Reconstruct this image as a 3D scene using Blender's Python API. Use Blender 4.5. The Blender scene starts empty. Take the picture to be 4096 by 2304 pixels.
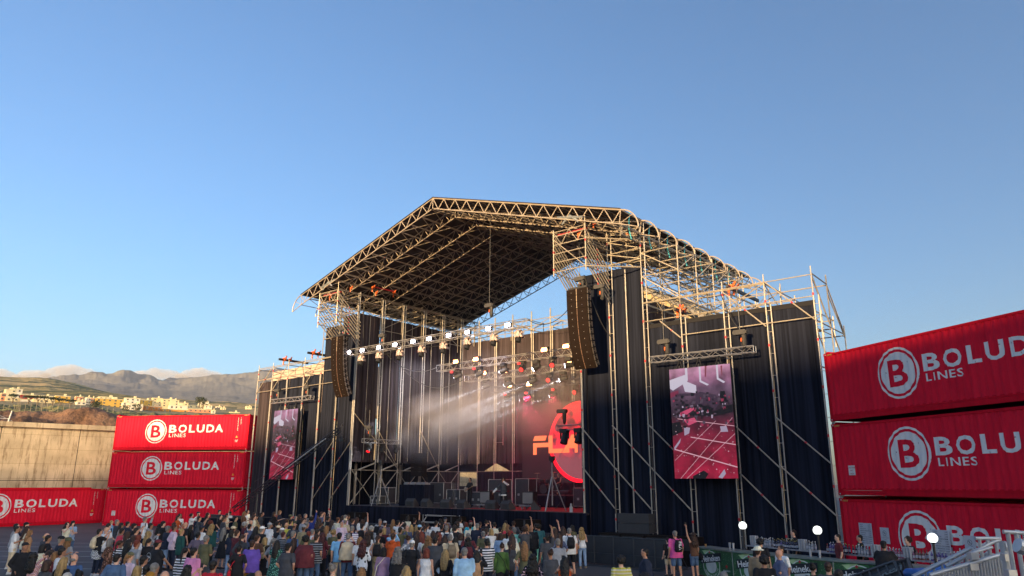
import bpy, bmesh, math, random
from mathutils import Vector, Matrix
random.seed(7)
SC = bpy.context.scene
R = math.radians
# ------------------------------------------------------------------ camera
CAMH = 3.477
cam_d = bpy.data.cameras.new("camera"); cam = bpy.data.objects.new("camera", cam_d)
SC.collection.objects.link(cam); SC.camera = cam
cam_d.sensor_width = 36.0; cam_d.lens = 2918.5 / 4096 * 36
cam_d.clip_start = 0.1; cam_d.clip_end = 60000
cam.rotation_mode = 'XYZ'
cam.matrix_world = Matrix.Translation((0, 0, CAMH)) @ Matrix.Rotation(R(90 + 14.953), 4, 'X') @ Matrix.Rotation(R(0.1456), 4, 'Z')
# ------------------------------------------------------------------ light
SUN_EL, SUN_AZ = 7.0, 53.0          # the sun is low, behind the camera's left shoulder
W = bpy.data.worlds.new("World"); SC.world = W; W.use_nodes = True
nt = W.node_tree; bgn = nt.nodes["Background"]
sky = nt.nodes.new("ShaderNodeTexSky"); sky.sky_type = 'NISHITA'; sky.sun_disc = False
sky.sun_elevation = R(SUN_EL); sky.sun_rotation = R(90 + SUN_AZ)
sky.air_density = 1.0; sky.dust_density = 2.2; sky.ozone_density = 3.6
nt.links.new(sky.outputs[0], bgn.inputs[0]); bgn.inputs[1].default_value = 0.12
sd = bpy.data.lights.new("sun", 'SUN'); so = bpy.data.objects.new("sun", sd); SC.collection.objects.link(so)
sd.energy = 5.0; sd.angle = R(0.53); sd.color = (1.0, 0.66, 0.31)
Ldir = Vector((math.cos(R(SUN_AZ)) * math.cos(R(SUN_EL)), math.sin(R(SUN_AZ)) * math.cos(R(SUN_EL)), -math.sin(R(SUN_EL))))
so.rotation_mode = 'QUATERNION'; so.rotation_quaternion = Ldir.to_track_quat('-Z', 'Y'); so.location = (-60, -50, 40)
SC.view_settings.view_transform = 'Standard'; SC.view_settings.look = 'None'
SC.view_settings.exposure = 1.6; SC.view_settings.gamma = 1.0
SC.cycles.volume_bounces = 0; SC.cycles.max_bounces = 6
SC.cycles.volume_step_rate = 2.0; SC.cycles.volume_max_steps = 96
# ------------------------------------------------------------------ materials
def lin(h):
    h = h.lstrip('#'); v = [int(h[i:i + 2], 16) / 255 for i in (0, 2, 4)]
    return tuple(c / 12.92 if c <= 0.04045 else ((c + 0.055) / 1.055) ** 2.4 for c in v)
_M = {}
def mat(name, col, rough=0.7, metal=0.0, var=0.15, scale=3.0, bump=0.0, bscale=None, emit=None, estr=0.0, coords='Object', stretch=(1, 1, 1), spec=0.5, alpha=None, trans=0.0):
    if name in _M: return _M[name]
    if isinstance(col, str): col = lin(col)
    m = bpy.data.materials.new(name); m.use_nodes = True; t = m.node_tree; b = t.nodes["Principled BSDF"]
    b.inputs["Roughness"].default_value = rough; b.inputs["Metallic"].default_value = metal
    b.inputs["Specular IOR Level"].default_value = spec
    b.inputs["Base Color"].default_value = (*col, 1)
    if trans: b.inputs["Transmission Weight"].default_value = trans
    if var or bump:
        tc = t.nodes.new("ShaderNodeTexCoord"); mp = t.nodes.new("ShaderNodeMapping"); mp.inputs["Scale"].default_value = stretch
        t.links.new(tc.outputs[coords], mp.inputs[0])
    if var:
        n = t.nodes.new("ShaderNodeTexNoise"); n.inputs["Scale"].default_value = scale; n.inputs["Detail"].default_value = 6
        t.links.new(mp.outputs[0], n.inputs["Vector"])
        r = t.nodes.new("ShaderNodeValToRGB"); r.color_ramp.elements[0].position = 0.3; r.color_ramp.elements[1].position = 0.7
        r.color_ramp.elements[0].color = (*[c * (1 - var) for c in col], 1)
        r.color_ramp.elements[1].color = (*[min(1, c * (1 + var)) for c in col], 1)
        t.links.new(n.outputs["Fac"], r.inputs[0]); t.links.new(r.outputs[0], b.inputs["Base Color"])
    if bump:
        n2 = t.nodes.new("ShaderNodeTexNoise"); n2.inputs["Scale"].default_value = bscale or scale * 4; n2.inputs["Detail"].default_value = 4
        t.links.new(mp.outputs[0], n2.inputs["Vector"])
        bp = t.nodes.new("ShaderNodeBump"); bp.inputs["Strength"].default_value = min(1, bump); bp.inputs["Distance"].default_value = 0.02
        t.links.new(n2.outputs["Fac"], bp.inputs["Height"]); t.links.new(bp.outputs[0], b.inputs["Normal"])
    if emit is not None:
        if isinstance(emit, str): emit = lin(emit)
        b.inputs["Emission Color"].default_value = (*emit, 1); b.inputs["Emission Strength"].default_value = estr
    _M[name] = m
    return m
def ramp_mat(name, builder, rough=0.8):
    """material whose base colour comes from a small node builder(tree, bsdf)"""
    if name in _M: return _M[name]
    m = bpy.data.materials.new(name); m.use_nodes = True; t = m.node_tree; b = t.nodes["Principled BSDF"]
    b.inputs["Roughness"].default_value = rough; builder(t, b); _M[name] = m
    return m
# ------------------------------------------------------------------ mesh builder
def bas(d):
    d = Vector(d).normalized(); u = Vector((0, 0, 1)) if abs(d.z) < 0.9 else Vector((1, 0, 0))
    x = d.cross(u).normalized(); return x, d.cross(x).normalized(), d
class MB:
    def __init__(s): s.v = []; s.f = []; s.m = []; s.c = 0
    def mi(s, i): s.c = i; return s
    def add(s, vs, fs):
        o = len(s.v); s.v.extend([tuple(v) for v in vs]); s.f.extend([tuple(i + o for i in f) for f in fs]); s.m.extend([s.c] * len(fs)); return s
    def box(s, a, b):
        x0, y0, z0 = [min(p, q) for p, q in zip(a, b)]; x1, y1, z1 = [max(p, q) for p, q in zip(a, b)]
        return s.add([(x0, y0, z0), (x1, y0, z0), (x1, y1, z0), (x0, y1, z0), (x0, y0, z1), (x1, y0, z1), (x1, y1, z1), (x0, y1, z1)],
                     [(0, 3, 2, 1), (4, 5, 6, 7), (0, 1, 5, 4), (1, 2, 6, 5), (2, 3, 7, 6), (3, 0, 4, 7)])
    def obox(s, c, sx, sy, sz, rz=0, rx=0, ry=0):
        m = Matrix.Translation(c) @ Matrix.Rotation(rz, 4, 'Z') @ Matrix.Rotation(ry, 4, 'Y') @ Matrix.Rotation(rx, 4, 'X')
        t = MB().box((-sx / 2, -sy / 2, -sz / 2), (sx / 2, sy / 2, sz / 2))
        return s.add([m @ Vector(v) for v in t.v], t.f)
    def tube(s, p, q, r, n=6, r2=None, cap=True):
        p = Vector(p); q = Vector(q); r2 = r if r2 is None else r2
        if (q - p).length < 1e-6: return s
        x, y, d = bas(q - p); vs = []
        for c, rr in ((p, r), (q, r2)):
            for k in range(n): a = 2 * math.pi * k / n; vs.append(c + x * (rr * math.cos(a)) + y * (rr * math.sin(a)))
        fs = [(k, n + k, n + (k + 1) % n, (k + 1) % n) for k in range(n)]
        if cap: fs += [tuple(range(n)), tuple(range(2 * n - 1, n - 1, -1))]
        return s.add(vs, fs)
    def path(s, pts, r, n=6):
        for a, b in zip(pts, pts[1:]): s.tube(a, b, r, n)
        return s
    def ell(s, c, rx, ry, rz, nu=12, nv=8):
        vs = [(c[0], c[1], c[2] - rz)]
        for j in range(1, nv):
            t = math.pi * j / nv - math.pi / 2
            for i in range(nu):
                a = 2 * math.pi * i / nu; vs.append((c[0] + rx * math.cos(t) * math.cos(a), c[1] + ry * math.cos(t) * math.sin(a), c[2] + rz * math.sin(t)))
        vs.append((c[0], c[1], c[2] + rz)); fs = []
        for i in range(nu): fs.append((0, 1 + (i + 1) % nu, 1 + i))
        for j in range(nv - 2):
            for i in range(nu):
                a = 1 + j * nu + i; b = 1 + j * nu + (i + 1) % nu; fs.append((a, b, b + nu, a + nu))
        L = len(vs) - 1
        for i in range(nu): fs.append((L, 1 + (nv - 2) * nu + i, 1 + (nv - 2) * nu + (i + 1) % nu))
        return s.add(vs, fs)
    def caps(s, p, r1, q, r2, n=10):
        s.tube(p, q, r1, n, r2); s.ell(p, r1, r1, r1, n, 6); s.ell(q, r2, r2, r2, n, 6); return s
    def loft(s, rings, n=16):
        vs = []
        for z, cx, cy, rx, ry in rings:
            for k in range(n): a = 2 * math.pi * k / n; vs.append((cx + rx * math.cos(a), cy + ry * math.sin(a), z))
        fs = []
        for j in range(len(rings) - 1):
            for k in range(n):
                a = j * n + k; b = j * n + (k + 1) % n; fs.append((a, b, b + n, a + n))
        fs += [tuple(range(n - 1, -1, -1)), tuple(range((len(rings) - 1) * n, len(rings) * n))]
        return s.add(vs, fs)
    def poly(s, pts): return s.add(pts, [tuple(range(len(pts)))])
    def prism(s, pts2, y0, y1, f=lambda x, y, z: (x, y, z)):
        n = len(pts2); vs = [f(a, y0, b) for a, b in pts2] + [f(a, y1, b) for a, b in pts2]
        fs = [tuple(range(n)), tuple(range(2 * n - 1, n - 1, -1))] + [(k, n + k, n + (k + 1) % n, (k + 1) % n) for k in range(n)]
        return s.add(vs, fs)
    def mesh(s, name, mats=None, smooth=False):
        me = bpy.data.meshes.new(name); me.from_pydata(s.v, [], s.f)
        for m in (mats or []): me.materials.append(m)
        if mats and len(mats) > 1: me.polygons.foreach_set("material_index", s.m)
        if smooth: me.polygons.foreach_set("use_smooth", [True] * len(me.polygons))
        me.update(); return me
    def build(s, name, mats, parent=None, smooth=False, loc=None, rz=0):
        if not isinstance(mats, (list, tuple)): mats = [mats]
        return link(name, s.mesh(name, mats, smooth), parent, loc, rz)
PENDING = []          # objects wait here and are linked to the scene in one go at the end
def link(name, me, parent=None, loc=None, rz=0, scale=None):
    o = bpy.data.objects.new(name, me); PENDING.append(o)
    if parent is not None: o.parent = parent
    if loc is not None: o.location = loc
    if rz: o.rotation_euler = (0, 0, rz)
    if scale: o.scale = (scale,) * 3 if not isinstance(scale, tuple) else scale
    return o
def tag(o, label=None, cat=None, group=None, kind=None):
    if label: o['label'] = label
    if cat: o['category'] = cat
    if group: o['group'] = group
    if kind: o['kind'] = kind
    return o
def empty(name, loc, rz=0, label=None, cat=None, group=None, kind=None):
    o = link(name, None, None, loc, rz); o.empty_display_size = 0.2
    return tag(o, label, cat, group, kind)
def copy_tree(o, parent=None):
    c = o.copy(); PENDING.append(c)
    if parent is not None: c.parent = parent
    for ch in list(o.children): copy_tree(ch, c)
    return c
def text_mb(txt, size, bold=0.0, spacing=1.0, align='LEFT', sx=1.0):
    cu = bpy.data.curves.new("lettering", 'FONT'); cu.body = txt; cu.size = size; cu.offset = bold * size; cu.space_character = spacing
    cu.align_x = align; cu.resolution_u = 3
    ob = bpy.data.objects.new("lettering", cu); SC.collection.objects.link(ob)
    dg = bpy.context.evaluated_depsgraph_get(); me = bpy.data.meshes.new_from_object(ob.evaluated_get(dg))
    r = MB().add([(v.co.x * sx, 0, v.co.y) for v in me.vertices], [tuple(p.vertices) for p in me.polygons])
    bpy.data.objects.remove(ob); bpy.data.curves.remove(cu); bpy.data.meshes.remove(me)
    return r
def vox(mb, name, vs=0.02, it=2, fac=0.5, rough=0.0, rs=30.0):
    """one continuous surface out of overlapping volumes"""
    me = mb.mesh(name); o = bpy.data.objects.new(name, me); SC.collection.objects.link(o)
    m = o.modifiers.new("r", 'REMESH'); m.mode = 'VOXEL'; m.voxel_size = vs; m.use_smooth_shade = True
    if it: s_ = o.modifiers.new("s", 'SMOOTH'); s_.iterations = it; s_.factor = fac
    dg = bpy.context.evaluated_depsgraph_get(); out = bpy.data.meshes.new_from_object(o.evaluated_get(dg))
    bpy.data.objects.remove(o); bpy.data.meshes.remove(me); out.name = name
    if rough:
        from mathutils import noise
        for v in out.vertices: v.co += v.normal * (noise.noise(v.co * rs) * rough)
    return out
# direction of a picture point of the 4096 x 2304 survey grid (used to survey the place: bearing and slope)
def ray(px, py):
    d = cam.matrix_world.to_3x3() @ Vector(((px - 2048) / 2918.5, -(py - 1152) / 2918.5, -1)); return d
def at_z(px, py, z): d = ray(px, py); t = (z - CAMH) / d.z; return Vector((0, 0, CAMH)) + d * t
def at_r(px, py, r): d = ray(px, py); t = r / math.hypot(d.x, d.y); return Vector((0, 0, CAMH)) + d * t
# stage frame: u along the front (right +), v away from the audience, z up
SA = R(39.9115); S0 = Vector((3.7549, 39.5596, 0)); SU = Vector((math.cos(SA), -math.sin(SA), 0)); SV = Vector((math.sin(SA), math.cos(SA), 0))
def st(u, v, z=0.0): return S0 + SU * u + SV * v + Vector((0, 0, z))
BC = -9.70                                   # middle of the stage roof
# ------------------------------------------------------------------ ground, lines
def asph(t, b):
    tc = t.nodes.new("ShaderNodeTexCoord"); n = t.nodes.new("ShaderNodeTexNoise"); n.inputs["Scale"].default_value = 0.25; n.inputs["Detail"].default_value = 8
    n2 = t.nodes.new("ShaderNodeTexNoise"); n2.inputs["Scale"].default_value = 30; n2.inputs["Detail"].default_value = 3
    t.links.new(tc.outputs["Object"], n.inputs["Vector"]); t.links.new(tc.outputs["Object"], n2.inputs["Vector"])
    mx = t.nodes.new("ShaderNodeMath"); mx.operation = 'ADD'; t.links.new(n.outputs[0], mx.inputs[0]); t.links.new(n2.outputs[0], mx.inputs[1])
    r = t.nodes.new("ShaderNodeValToRGB"); r.color_ramp.elements[0].position = 0.75; r.color_ramp.elements[1].position = 1.25
    r.color_ramp.elements[0].color = (0.05, 0.049, 0.052, 1); r.color_ramp.elements[1].color = (0.095, 0.093, 0.096, 1)
    t.links.new(mx.outputs[0], r.inputs[0]); t.links.new(r.outputs[0], b.inputs["Base Color"])
g = MB(); N = 64
for k in range(N):
    pass
g.add([(0, 0, 0)] + [(9900 * math.cos(2 * math.pi * k / N), 9900 * math.sin(2 * math.pi * k / N), 0) for k in range(N)], [(0, 1 + k, 1 + (k + 1) % N) for k in range(N)])
tag(g.build("ground", ramp_mat("asphalt", asph, 0.85)), kind='structure')
lm = mat("worn_white_paint", (0.55, 0.55, 0.55), 0.8, var=0.35, scale=2)
ln = MB()
for k in range(9):
    y = 24.2 + 2.62 * k; ln.box((-36 - k, y, 0.004), (-9.5 - 0.4 * k, y + 0.07, 0.006))
tag(ln.build("ground_markings", lm), kind='structure')
# ------------------------------------------------------------------ terrain
def terr_mat(name, cols, scale, detail=8, rough=0.95, bump=0.6, stretch=(1, 1, 1), patch=0):
    def bld(t, b):
        tc = t.nodes.new("ShaderNodeTexCoord"); mp = t.nodes.new("ShaderNodeMapping"); mp.inputs["Scale"].default_value = stretch
        t.links.new(tc.outputs["Object"], mp.inputs[0])
        n = t.nodes.new("ShaderNodeTexNoise"); n.inputs["Scale"].default_value = scale; n.inputs["Detail"].default_value = detail; n.inputs["Roughness"].default_value = 0.7
        t.links.new(mp.outputs[0], n.inputs["Vector"]); r = t.nodes.new("ShaderNodeValToRGB"); e = r.color_ramp.elements
        while len(e) < len(cols): e.new(0.5)
        for i, c in enumerate(cols): e[i].position = 0.34 + 0.32 * i / (len(cols) - 1); e[i].color = (*lin(c), 1)
        if patch:
            vo = t.nodes.new("ShaderNodeTexVoronoi"); vo.inputs["Scale"].default_value = patch; vo.inputs["Randomness"].default_value = .9; t.links.new(mp.outputs[0], vo.inputs["Vector"])
            sp = t.nodes.new("ShaderNodeSeparateColor"); t.links.new(vo.outputs["Color"], sp.inputs[0]); mx = t.nodes.new("ShaderNodeMath"); mx.operation = 'MULTIPLY_ADD'; mx.inputs[1].default_value = .55; t.links.new(sp.outputs[0], mx.inputs[0])
            m2 = t.nodes.new("ShaderNodeMath"); m2.operation = 'MULTIPLY_ADD'; m2.inputs[1].default_value = 1.15; m2.inputs[2].default_value = -.35; t.links.new(n.outputs[0], m2.inputs[0]); t.links.new(m2.outputs[0], mx.inputs[2]); t.links.new(mx.outputs[0], r.inputs[0])
        else: t.links.new(n.outputs[0], r.inputs[0])
        t.links.new(r.outputs[0], b.inputs["Base Color"])
        bp = t.nodes.new("ShaderNodeBump"); bp.inputs["Strength"].default_value = bump; bp.inputs["Distance"].default_value = 2.0
        t.links.new(n.outputs[0], bp.inputs["Height"]); t.links.new(bp.outputs[0], b.inputs["Normal"])
    return ramp_mat(name, bld, rough)
from mathutils import noise as mn
def interp(tab, x):
    if x <= tab[0][0]: return tab[0][1]
    for (a, b), (c, d) in zip(tab, tab[1:]):
        if x <= c: return b + (d - b) * (x - a) / (c - a)
    return tab[-1][1]
def terrain(name, rows, m, x0=-900, x1=1500, n=160, rough=0.0, rs=0.02, smooth=True, sub=8):
    """rows: (distance, [(px, py), ...]) surveyed skyline of each row; a sheet is stretched through them"""
    vs = []
    for j, (r, tab) in enumerate(rows):
        for i in range(n):
            px = x0 + (x1 - x0) * i / (n - 1); py = interp(tab, px) if isinstance(tab, list) else None
            if py is None: p = at_r(px, 1900, r); p.z = tab
            else: p = at_r(px, py, r)
            vs.append(p)
    R0 = [vs[j * n:(j + 1) * n] for j in range(len(rows))]; out = []
    for j in range(len(R0) - 1):
        for k in range(sub + (1 if j == len(R0) - 2 else 0)):
            t = k / sub; out.append([a.lerp(b, t) for a, b in zip(R0[j], R0[j + 1])])
    if rough:
        for j, row in enumerate(out):
            for p in row:
                k = mn.fractal(Vector((p.x, p.y, 0)) * rs, 1.0, 2.1, 6); p.z += k * rough * min(1, j / 4) * (math.hypot(p.x, p.y) / rows[-1][0])
    vs = [p for row in out for p in row]
    fs = [(j * n + i, j * n + i + 1, (j + 1) * n + i + 1, (j + 1) * n + i) for j in range(len(out) - 1) for i in range(n - 1)]
    return tag(MB().add(vs, fs).build(name, m, smooth=smooth), kind='structure')
rock = terr_mat("rock", ["#33261b", "#735541", "#8c6c55", "#4a4229"], 0.16, bump=1.0)
terrain("rocky_slope", [(128, -0.5), (134, [(-900, 1745), (0, 1712), (240, 1706), (480, 1740), (1500, 1800)]), (140, [(-900, 1700), (0, 1677), (40, 1675), (150, 1668), (230, 1664), (300, 1666), (360, 1663), (430, 1672), (600, 1700), (1500, 1790)]), (152, [(-900, 1690), (0, 1664), (240, 1655), (430, 1668), (600, 1690), (1500, 1780)])], rock, rough=2.6, rs=0.09, n=500)
dryg = terr_mat("dry_grass", ["#6a6442", "#8d8258", "#a09066"], 0.05)
terrain("verge", [(150, [(-900, 1694), (0, 1668), (240, 1659), (430, 1672), (600, 1694), (1500, 1784)]), (200, [(-900, 1676), (0, 1648), (200, 1646), (300, 1651), (470, 1668), (600, 1676), (1500, 1700)])], dryg)
field = terr_mat("banana_field", ["#2b3114", "#5a5f26", "#7a7d36", "#a59a58"], 0.35, bump=1.0, patch=0.05)
terrain("plantation", [(195, [(-900, 1678), (0, 1650), (200, 1648), (300, 1653), (470, 1670), (600, 1678), (1500, 1702)]), (320, [(-900, 1650), (0, 1640), (300, 1644), (600, 1662), (800, 1670), (1500, 1690)]), (560, [(-900, 1620), (0, 1618), (300, 1632), (480, 1646), (600, 1656), (1500, 1676)])], field, rough=2.2, rs=0.15, n=700)
town = terr_mat("town_ground", ["#6e6746", "#94855f", "#5d663a"], 0.03)
terrain("town_slope", [(555, [(-900, 1622), (0, 1620), (300, 1634), (480, 1648), (600, 1658), (1500, 1678)]), (760, [(-900, 1580), (0, 1583), (300, 1600), (500, 1620), (700, 1640), (1040, 1652), (1500, 1662)]), (980, [(-900, 1560), (0, 1570), (300, 1586), (500, 1600), (700, 1622), (860, 1630), (1040, 1640), (1500, 1650)])], town, rough=3, rs=0.02)
slope = terr_mat("terraced_slope", ["#3e4719", "#857832", "#b0945a", "#4f5c20", "#c4a66c"], 0.05, patch=0.012, stretch=(1, .5, 4))
terrain("hillside", [(970, [(-900, 1562), (0, 1572), (300, 1588), (500, 1602), (700, 1624), (860, 1632), (1040, 1642), (1500, 1652)]), (1500, [(-900, 1535), (0, 1548), (200, 1556), (350, 1572), (560, 1600), (800, 1622), (1040, 1634), (1500, 1645)]), (2600, [(-900, 1478), (0, 1499), (119, 1508), (221, 1517), (290, 1535), (364, 1555), (469, 1577), (560, 1594), (700, 1606), (860, 1612), (1040, 1618), (1500, 1625)])], slope, rough=14, rs=0.006, n=500)
mount = terr_mat("hazed_mountain", ["#545550", "#696965", "#7a7973", "#5d5e5a"], 0.02, bump=1.0)  # distance haze is put into these lightened greys
terrain("mountain", [(2500, [(-900, 1530), (560, 1600), (700, 1612), (1500, 1632)]), (4200, [(-900, 1530), (190, 1548), (420, 1560), (700, 1585), (1040, 1590), (1500, 1600)]), (7200, [(-900, 1515), (190, 1528), (420, 1528), (560, 1540), (700, 1550), (1040, 1530), (1500, 1540)]), (9000, [(-900, 1500), (100, 1530), (190, 1515), (257, 1500), (293, 1502), (340, 1500), (365, 1490), (384, 1484), (405, 1486), (425, 1491), (455, 1488), (475, 1482), (494, 1480), (516, 1487), (535, 1500), (552, 1507), (575, 1500), (604, 1497), (620, 1505), (632, 1513), (725, 1515), (800, 1505), (900, 1498), (960, 1495), (1035, 1488), (1200, 1478), (1500, 1470)]), (9600, 200.0)], mount, rough=60, rs=0.0026, n=700)
# hill added unseen behind the camera, crest shaped to set the quay's shadow line
def occluder():
    P = lambda s, lat, z: Vector((math.cos(R(SUN_AZ)) * s + math.sin(R(SUN_AZ)) * lat, math.sin(R(SUN_AZ)) * s - math.cos(R(SUN_AZ)) * lat, z))
    te = math.tan(R(SUN_EL)); s0 = -260
    def top(x, y, z): s = x * math.cos(R(SUN_AZ)) + y * math.sin(R(SUN_AZ)); lat = x * math.sin(R(SUN_AZ)) - y * math.cos(R(SUN_AZ)); return (lat, z + (s - s0) * te)
    prof = sorted([top(-46, 62, 4.3), top(-39, 70, 4.6), top(-34, 63, 6.8), top(-22, 61, 6.9), top(-12, 50, 7.0), top(-4, 45, 8.0), top(4, 38, 8.7), top(13, 31, 9.5), top(17, 19, 10.2)])
    prof = [(prof[0][0] - 160, prof[0][1] - 16)] + prof + [(prof[-1][0] + 130, prof[-1][1] + 2)]
    vs = []; n = 120
    for i in range(n):
        lat = prof[0][0] + (prof[-1][0] - prof[0][0]) * i / (n - 1); z = interp(prof, lat)
        zz = z + mn.noise(Vector((lat * 0.25, 0, 0))) * 0.35
        vs += [P(s0 + 30, lat, -0.2), P(s0 + 12, lat, zz * 0.5), P(s0, lat, zz), P(s0 - 14, lat, zz * 0.55), P(s0 - 40, lat, -0.2)]
    fs = [(i * 5 + k, i * 5 + k + 1, (i + 1) * 5 + k + 1, (i + 1) * 5 + k) for i in range(n - 1) for k in range(4)]
    tag(MB().add(vs, fs).build("sun_blocker", rock, smooth=True), kind='structure')
occluder()
# ------------------------------------------------------------------ harbour wall
def conc(t, b):
    tc = t.nodes.new("ShaderNodeTexCoord"); mp = t.nodes.new("ShaderNodeMapping"); mp.inputs["Scale"].default_value = (2.6, 2.6, 0.35); t.links.new(tc.outputs["Object"], mp.inputs[0])
    n = t.nodes.new("ShaderNodeTexNoise"); n.inputs["Scale"].default_value = 1.2; n.inputs["Detail"].default_value = 10; n.inputs["Roughness"].default_value = 0.75; t.links.new(mp.outputs[0], n.inputs["Vector"])
    n2 = t.nodes.new("ShaderNodeTexNoise"); n2.inputs["Scale"].default_value = 0.5; n2.inputs["Detail"].default_value = 8; t.links.new(tc.outputs["Object"], n2.inputs["Vector"])
    r = t.nodes.new("ShaderNodeValToRGB"); e = r.color_ramp.elements; e[0].position = 0.36; e[0].color = (0.30, 0.21, 0.12, 1); e[1].position = 0.5; e[1].color = (0.70, 0.58, 0.38, 1)
    r2 = t.nodes.new("ShaderNodeValToRGB"); e = r2.color_ramp.elements; e[0].position = 0.35; e[0].color = (0.6, 0.58, 0.55, 1); e[1].position = 0.6; e[1].color = (1, 1, 1, 1)
    m = t.nodes.new("ShaderNodeMixRGB"); m.blend_type = 'MULTIPLY'; m.inputs[0].default_value = 0.8
    t.links.new(n.outputs[0], r.inputs[0]); t.links.new(n2.outputs[0], r2.inputs[0]); t.links.new(r.outputs[0], m.inputs[1]); t.links.new(r2.outputs[0], m.inputs[2]); sx = t.nodes.new("ShaderNodeSeparateXYZ"); cx = t.nodes.new("ShaderNodeCombineXYZ"); t.links.new(tc.outputs["Object"], sx.inputs[0]); t.links.new(sx.outputs[0], cx.inputs[0]); t.links.new(sx.outputs[2], cx.inputs[1])
    br = t.nodes.new("ShaderNodeTexBrick"); br.inputs["Scale"].default_value = 1; br.inputs["Brick Width"].default_value = 3.0; br.inputs["Row Height"].default_value = 1.25; br.inputs["Mortar Size"].default_value = .025; br.inputs["Mortar Smooth"].default_value = .6; br.offset = 0
    br.inputs["Color1"].default_value = (1, 1, 1, 1); br.inputs["Color2"].default_value = (.9, .9, .9, 1); br.inputs["Mortar"].default_value = (.62, .58, .52, 1); t.links.new(cx.outputs[0], br.inputs["Vector"])
    m3 = t.nodes.new("ShaderNodeMixRGB"); m3.blend_type = 'MULTIPLY'; m3.inputs[0].default_value = .8; t.links.new(m.outputs[0], m3.inputs[1]); t.links.new(br.outputs[0], m3.inputs[2]); t.links.new(m3.outputs[0], b.inputs["Base Color"])
    bp = t.nodes.new("ShaderNodeBump"); bp.inputs["Strength"].default_value = 0.4; bp.inputs["Distance"].default_value = 0.05; t.links.new(n2.outputs[0], bp.inputs["Height"]); t.links.new(bp.outputs[0], b.inputs["Normal"])
concm = ramp_mat("stained_concrete", conc, 0.9)
wall = empty("concrete_wall", (-39.5, 68, 0), math.atan2(.643, .766), "tall stained concrete harbour wall with overhanging parapet behind the red containers", "wall")
body = MB(); k = -36.0
while k < 110:
    body.box((k + 0.03, 0, 0), (k + 5.97, 1.2, 3.55)); body.box((k + 0.03, 0.0, 3.6), (k + 5.97, 1.2, 8.1)); k += 6.0
body.build("wall_face", concm, wall)
par = MB(); k = -36.0
while k < 110: par.box((k + 0.01, -0.28, 8.1), (k + 11.99, 1.6, 8.52)); k += 12.0
par.build("parapet", concm, wall)
jn = MB(); jm = mat("joint_dark", (0.05, 0.045, 0.04), 0.95, var=0)  # dark slab showing in the joints between wall blocks
jn.box((-36, 0.05, 0), (112, 0.3, 8.09)); jn.build("joint_filler", jm, wall)
ms = MB(); q = 0
ms.tube((-5.6, 0.4, 8.5), (-5.45, 0.4, 9.5), 0.06, 8, 0.05).tube((-6.3, 0.4, 8.5), (-6.3, 0.4, 8.95), 0.03).tube((-6.3, 0.4, 8.8), (-5.6, 0.4, 8.8), 0.025).tube((-6.4, 0.4, 9.1), (-5.3, 0.4, 8.6), 0.012)
mast = ms.build("navigation_mast", mat("white_metal", (0.7, 0.68, 0.62), 0.5, var=0.08)); mast.location = (-39.5, 68, 0); mast.rotation_euler = (0, 0, math.atan2(.643, .766))
tag(mast, "short white mast with a low railing on top of the concrete harbour wall", "mast")
# ------------------------------------------------------------------ fence and masts on the far slope
gal0 = mat("grey_post", (0.26, 0.22, 0.15), 0.7, var=0.1)
fe = empty("wire_fence", at_r(200, 1650, 205), 0, "long wire fence with pale posts above the rocky slope", "fence"); fe0 = fe.location.copy()
fw = MB()
tab = [(-300, 1664), (0, 1656), (100, 1650), (200, 1648), (300, 1654), (400, 1664), (480, 1670)]
prev = None
for i in range(26):
    px = -100 + i * 22; p = at_r(px, interp(tab, px), 203) - fe0
    MB().tube(p + Vector((0, 0, -3)), p + Vector((0, 0, 2.1)), 0.045, 5).build("post", gal0, fe)
    if prev is not None:
        for h in (0.6, 1.4, 1.9): MB().tube(prev + Vector((0, 0, h)), p + Vector((0, 0, h)), 0.008, 4).build("wire", gal0, fe)
    prev = p
for px, yt, yb, lb in ((70, 1588, 1650, "slim lattice mast nearest the left edge, standing in the green plantation"), (163, 1605, 1655, "slim lattice mast in the plantation, right of the tallest lattice mast")):
    t_ = at_r(px, yt, 260); b_ = at_r(px, yb, 260); h = t_.z - b_.z + 4; m_ = MB()
    for sx, sy in ((-1, -1), (1, -1), (1, 1), (-1, 1)): m_.tube((sx * .5, sy * .5, -4), (sx * .2, sy * .2, h - 4), 0.06, 4)
    for k in range(int(h / 1.2)): m_.tube((-.4 * (-1) ** k, -.4, -4 + k * 1.2), (.4 * (-1) ** k, -.4, -4 + (k + 1) * 1.2), 0.04, 4)
    o = m_.build("lattice_mast", gal0, loc=(b_.x, b_.y, b_.z)); tag(o, lb, "mast")
# ------------------------------------------------------------------ town
wcol = {'c': "#d8c79a", 'w': "#dcd3c0", 'y': "#cda64e", 'o': "#c2873f", 'r': "#8c2f2c", 's': "#c98a6a", 'b': "#a9703f", 'p': "#d9cfa8"}
wmats = {k: mat("render_" + k, v, 0.9, var=0.07, scale=0.2) for k, v in wcol.items()}
glassd = mat("dark_window", (0.03, 0.035, 0.04), 0.25, var=0)
roofm = mat("flat_roof", (0.32, 0.27, 0.21), 0.9, var=0.15, scale=0.3)
Z4 = lambda x0, x1, y0, y1: (x0 / 3.623, x1 / 3.623, 1450 + y0 / 3.623, 1450 + y1 / 3.623)
Z6 = lambda x0, x1, y0, y1: (600 + x0 / 5.6, 600 + x1 / 5.6, 1550 + y0 / 5.6, 1550 + y1 / 5.6)
cn = {'c': 'cream', 'w': 'white', 'y': 'yellow', 'o': 'ochre', 'r': 'dark red', 's': 'salmon', 'b': 'brown', 'p': 'pale'}
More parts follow.
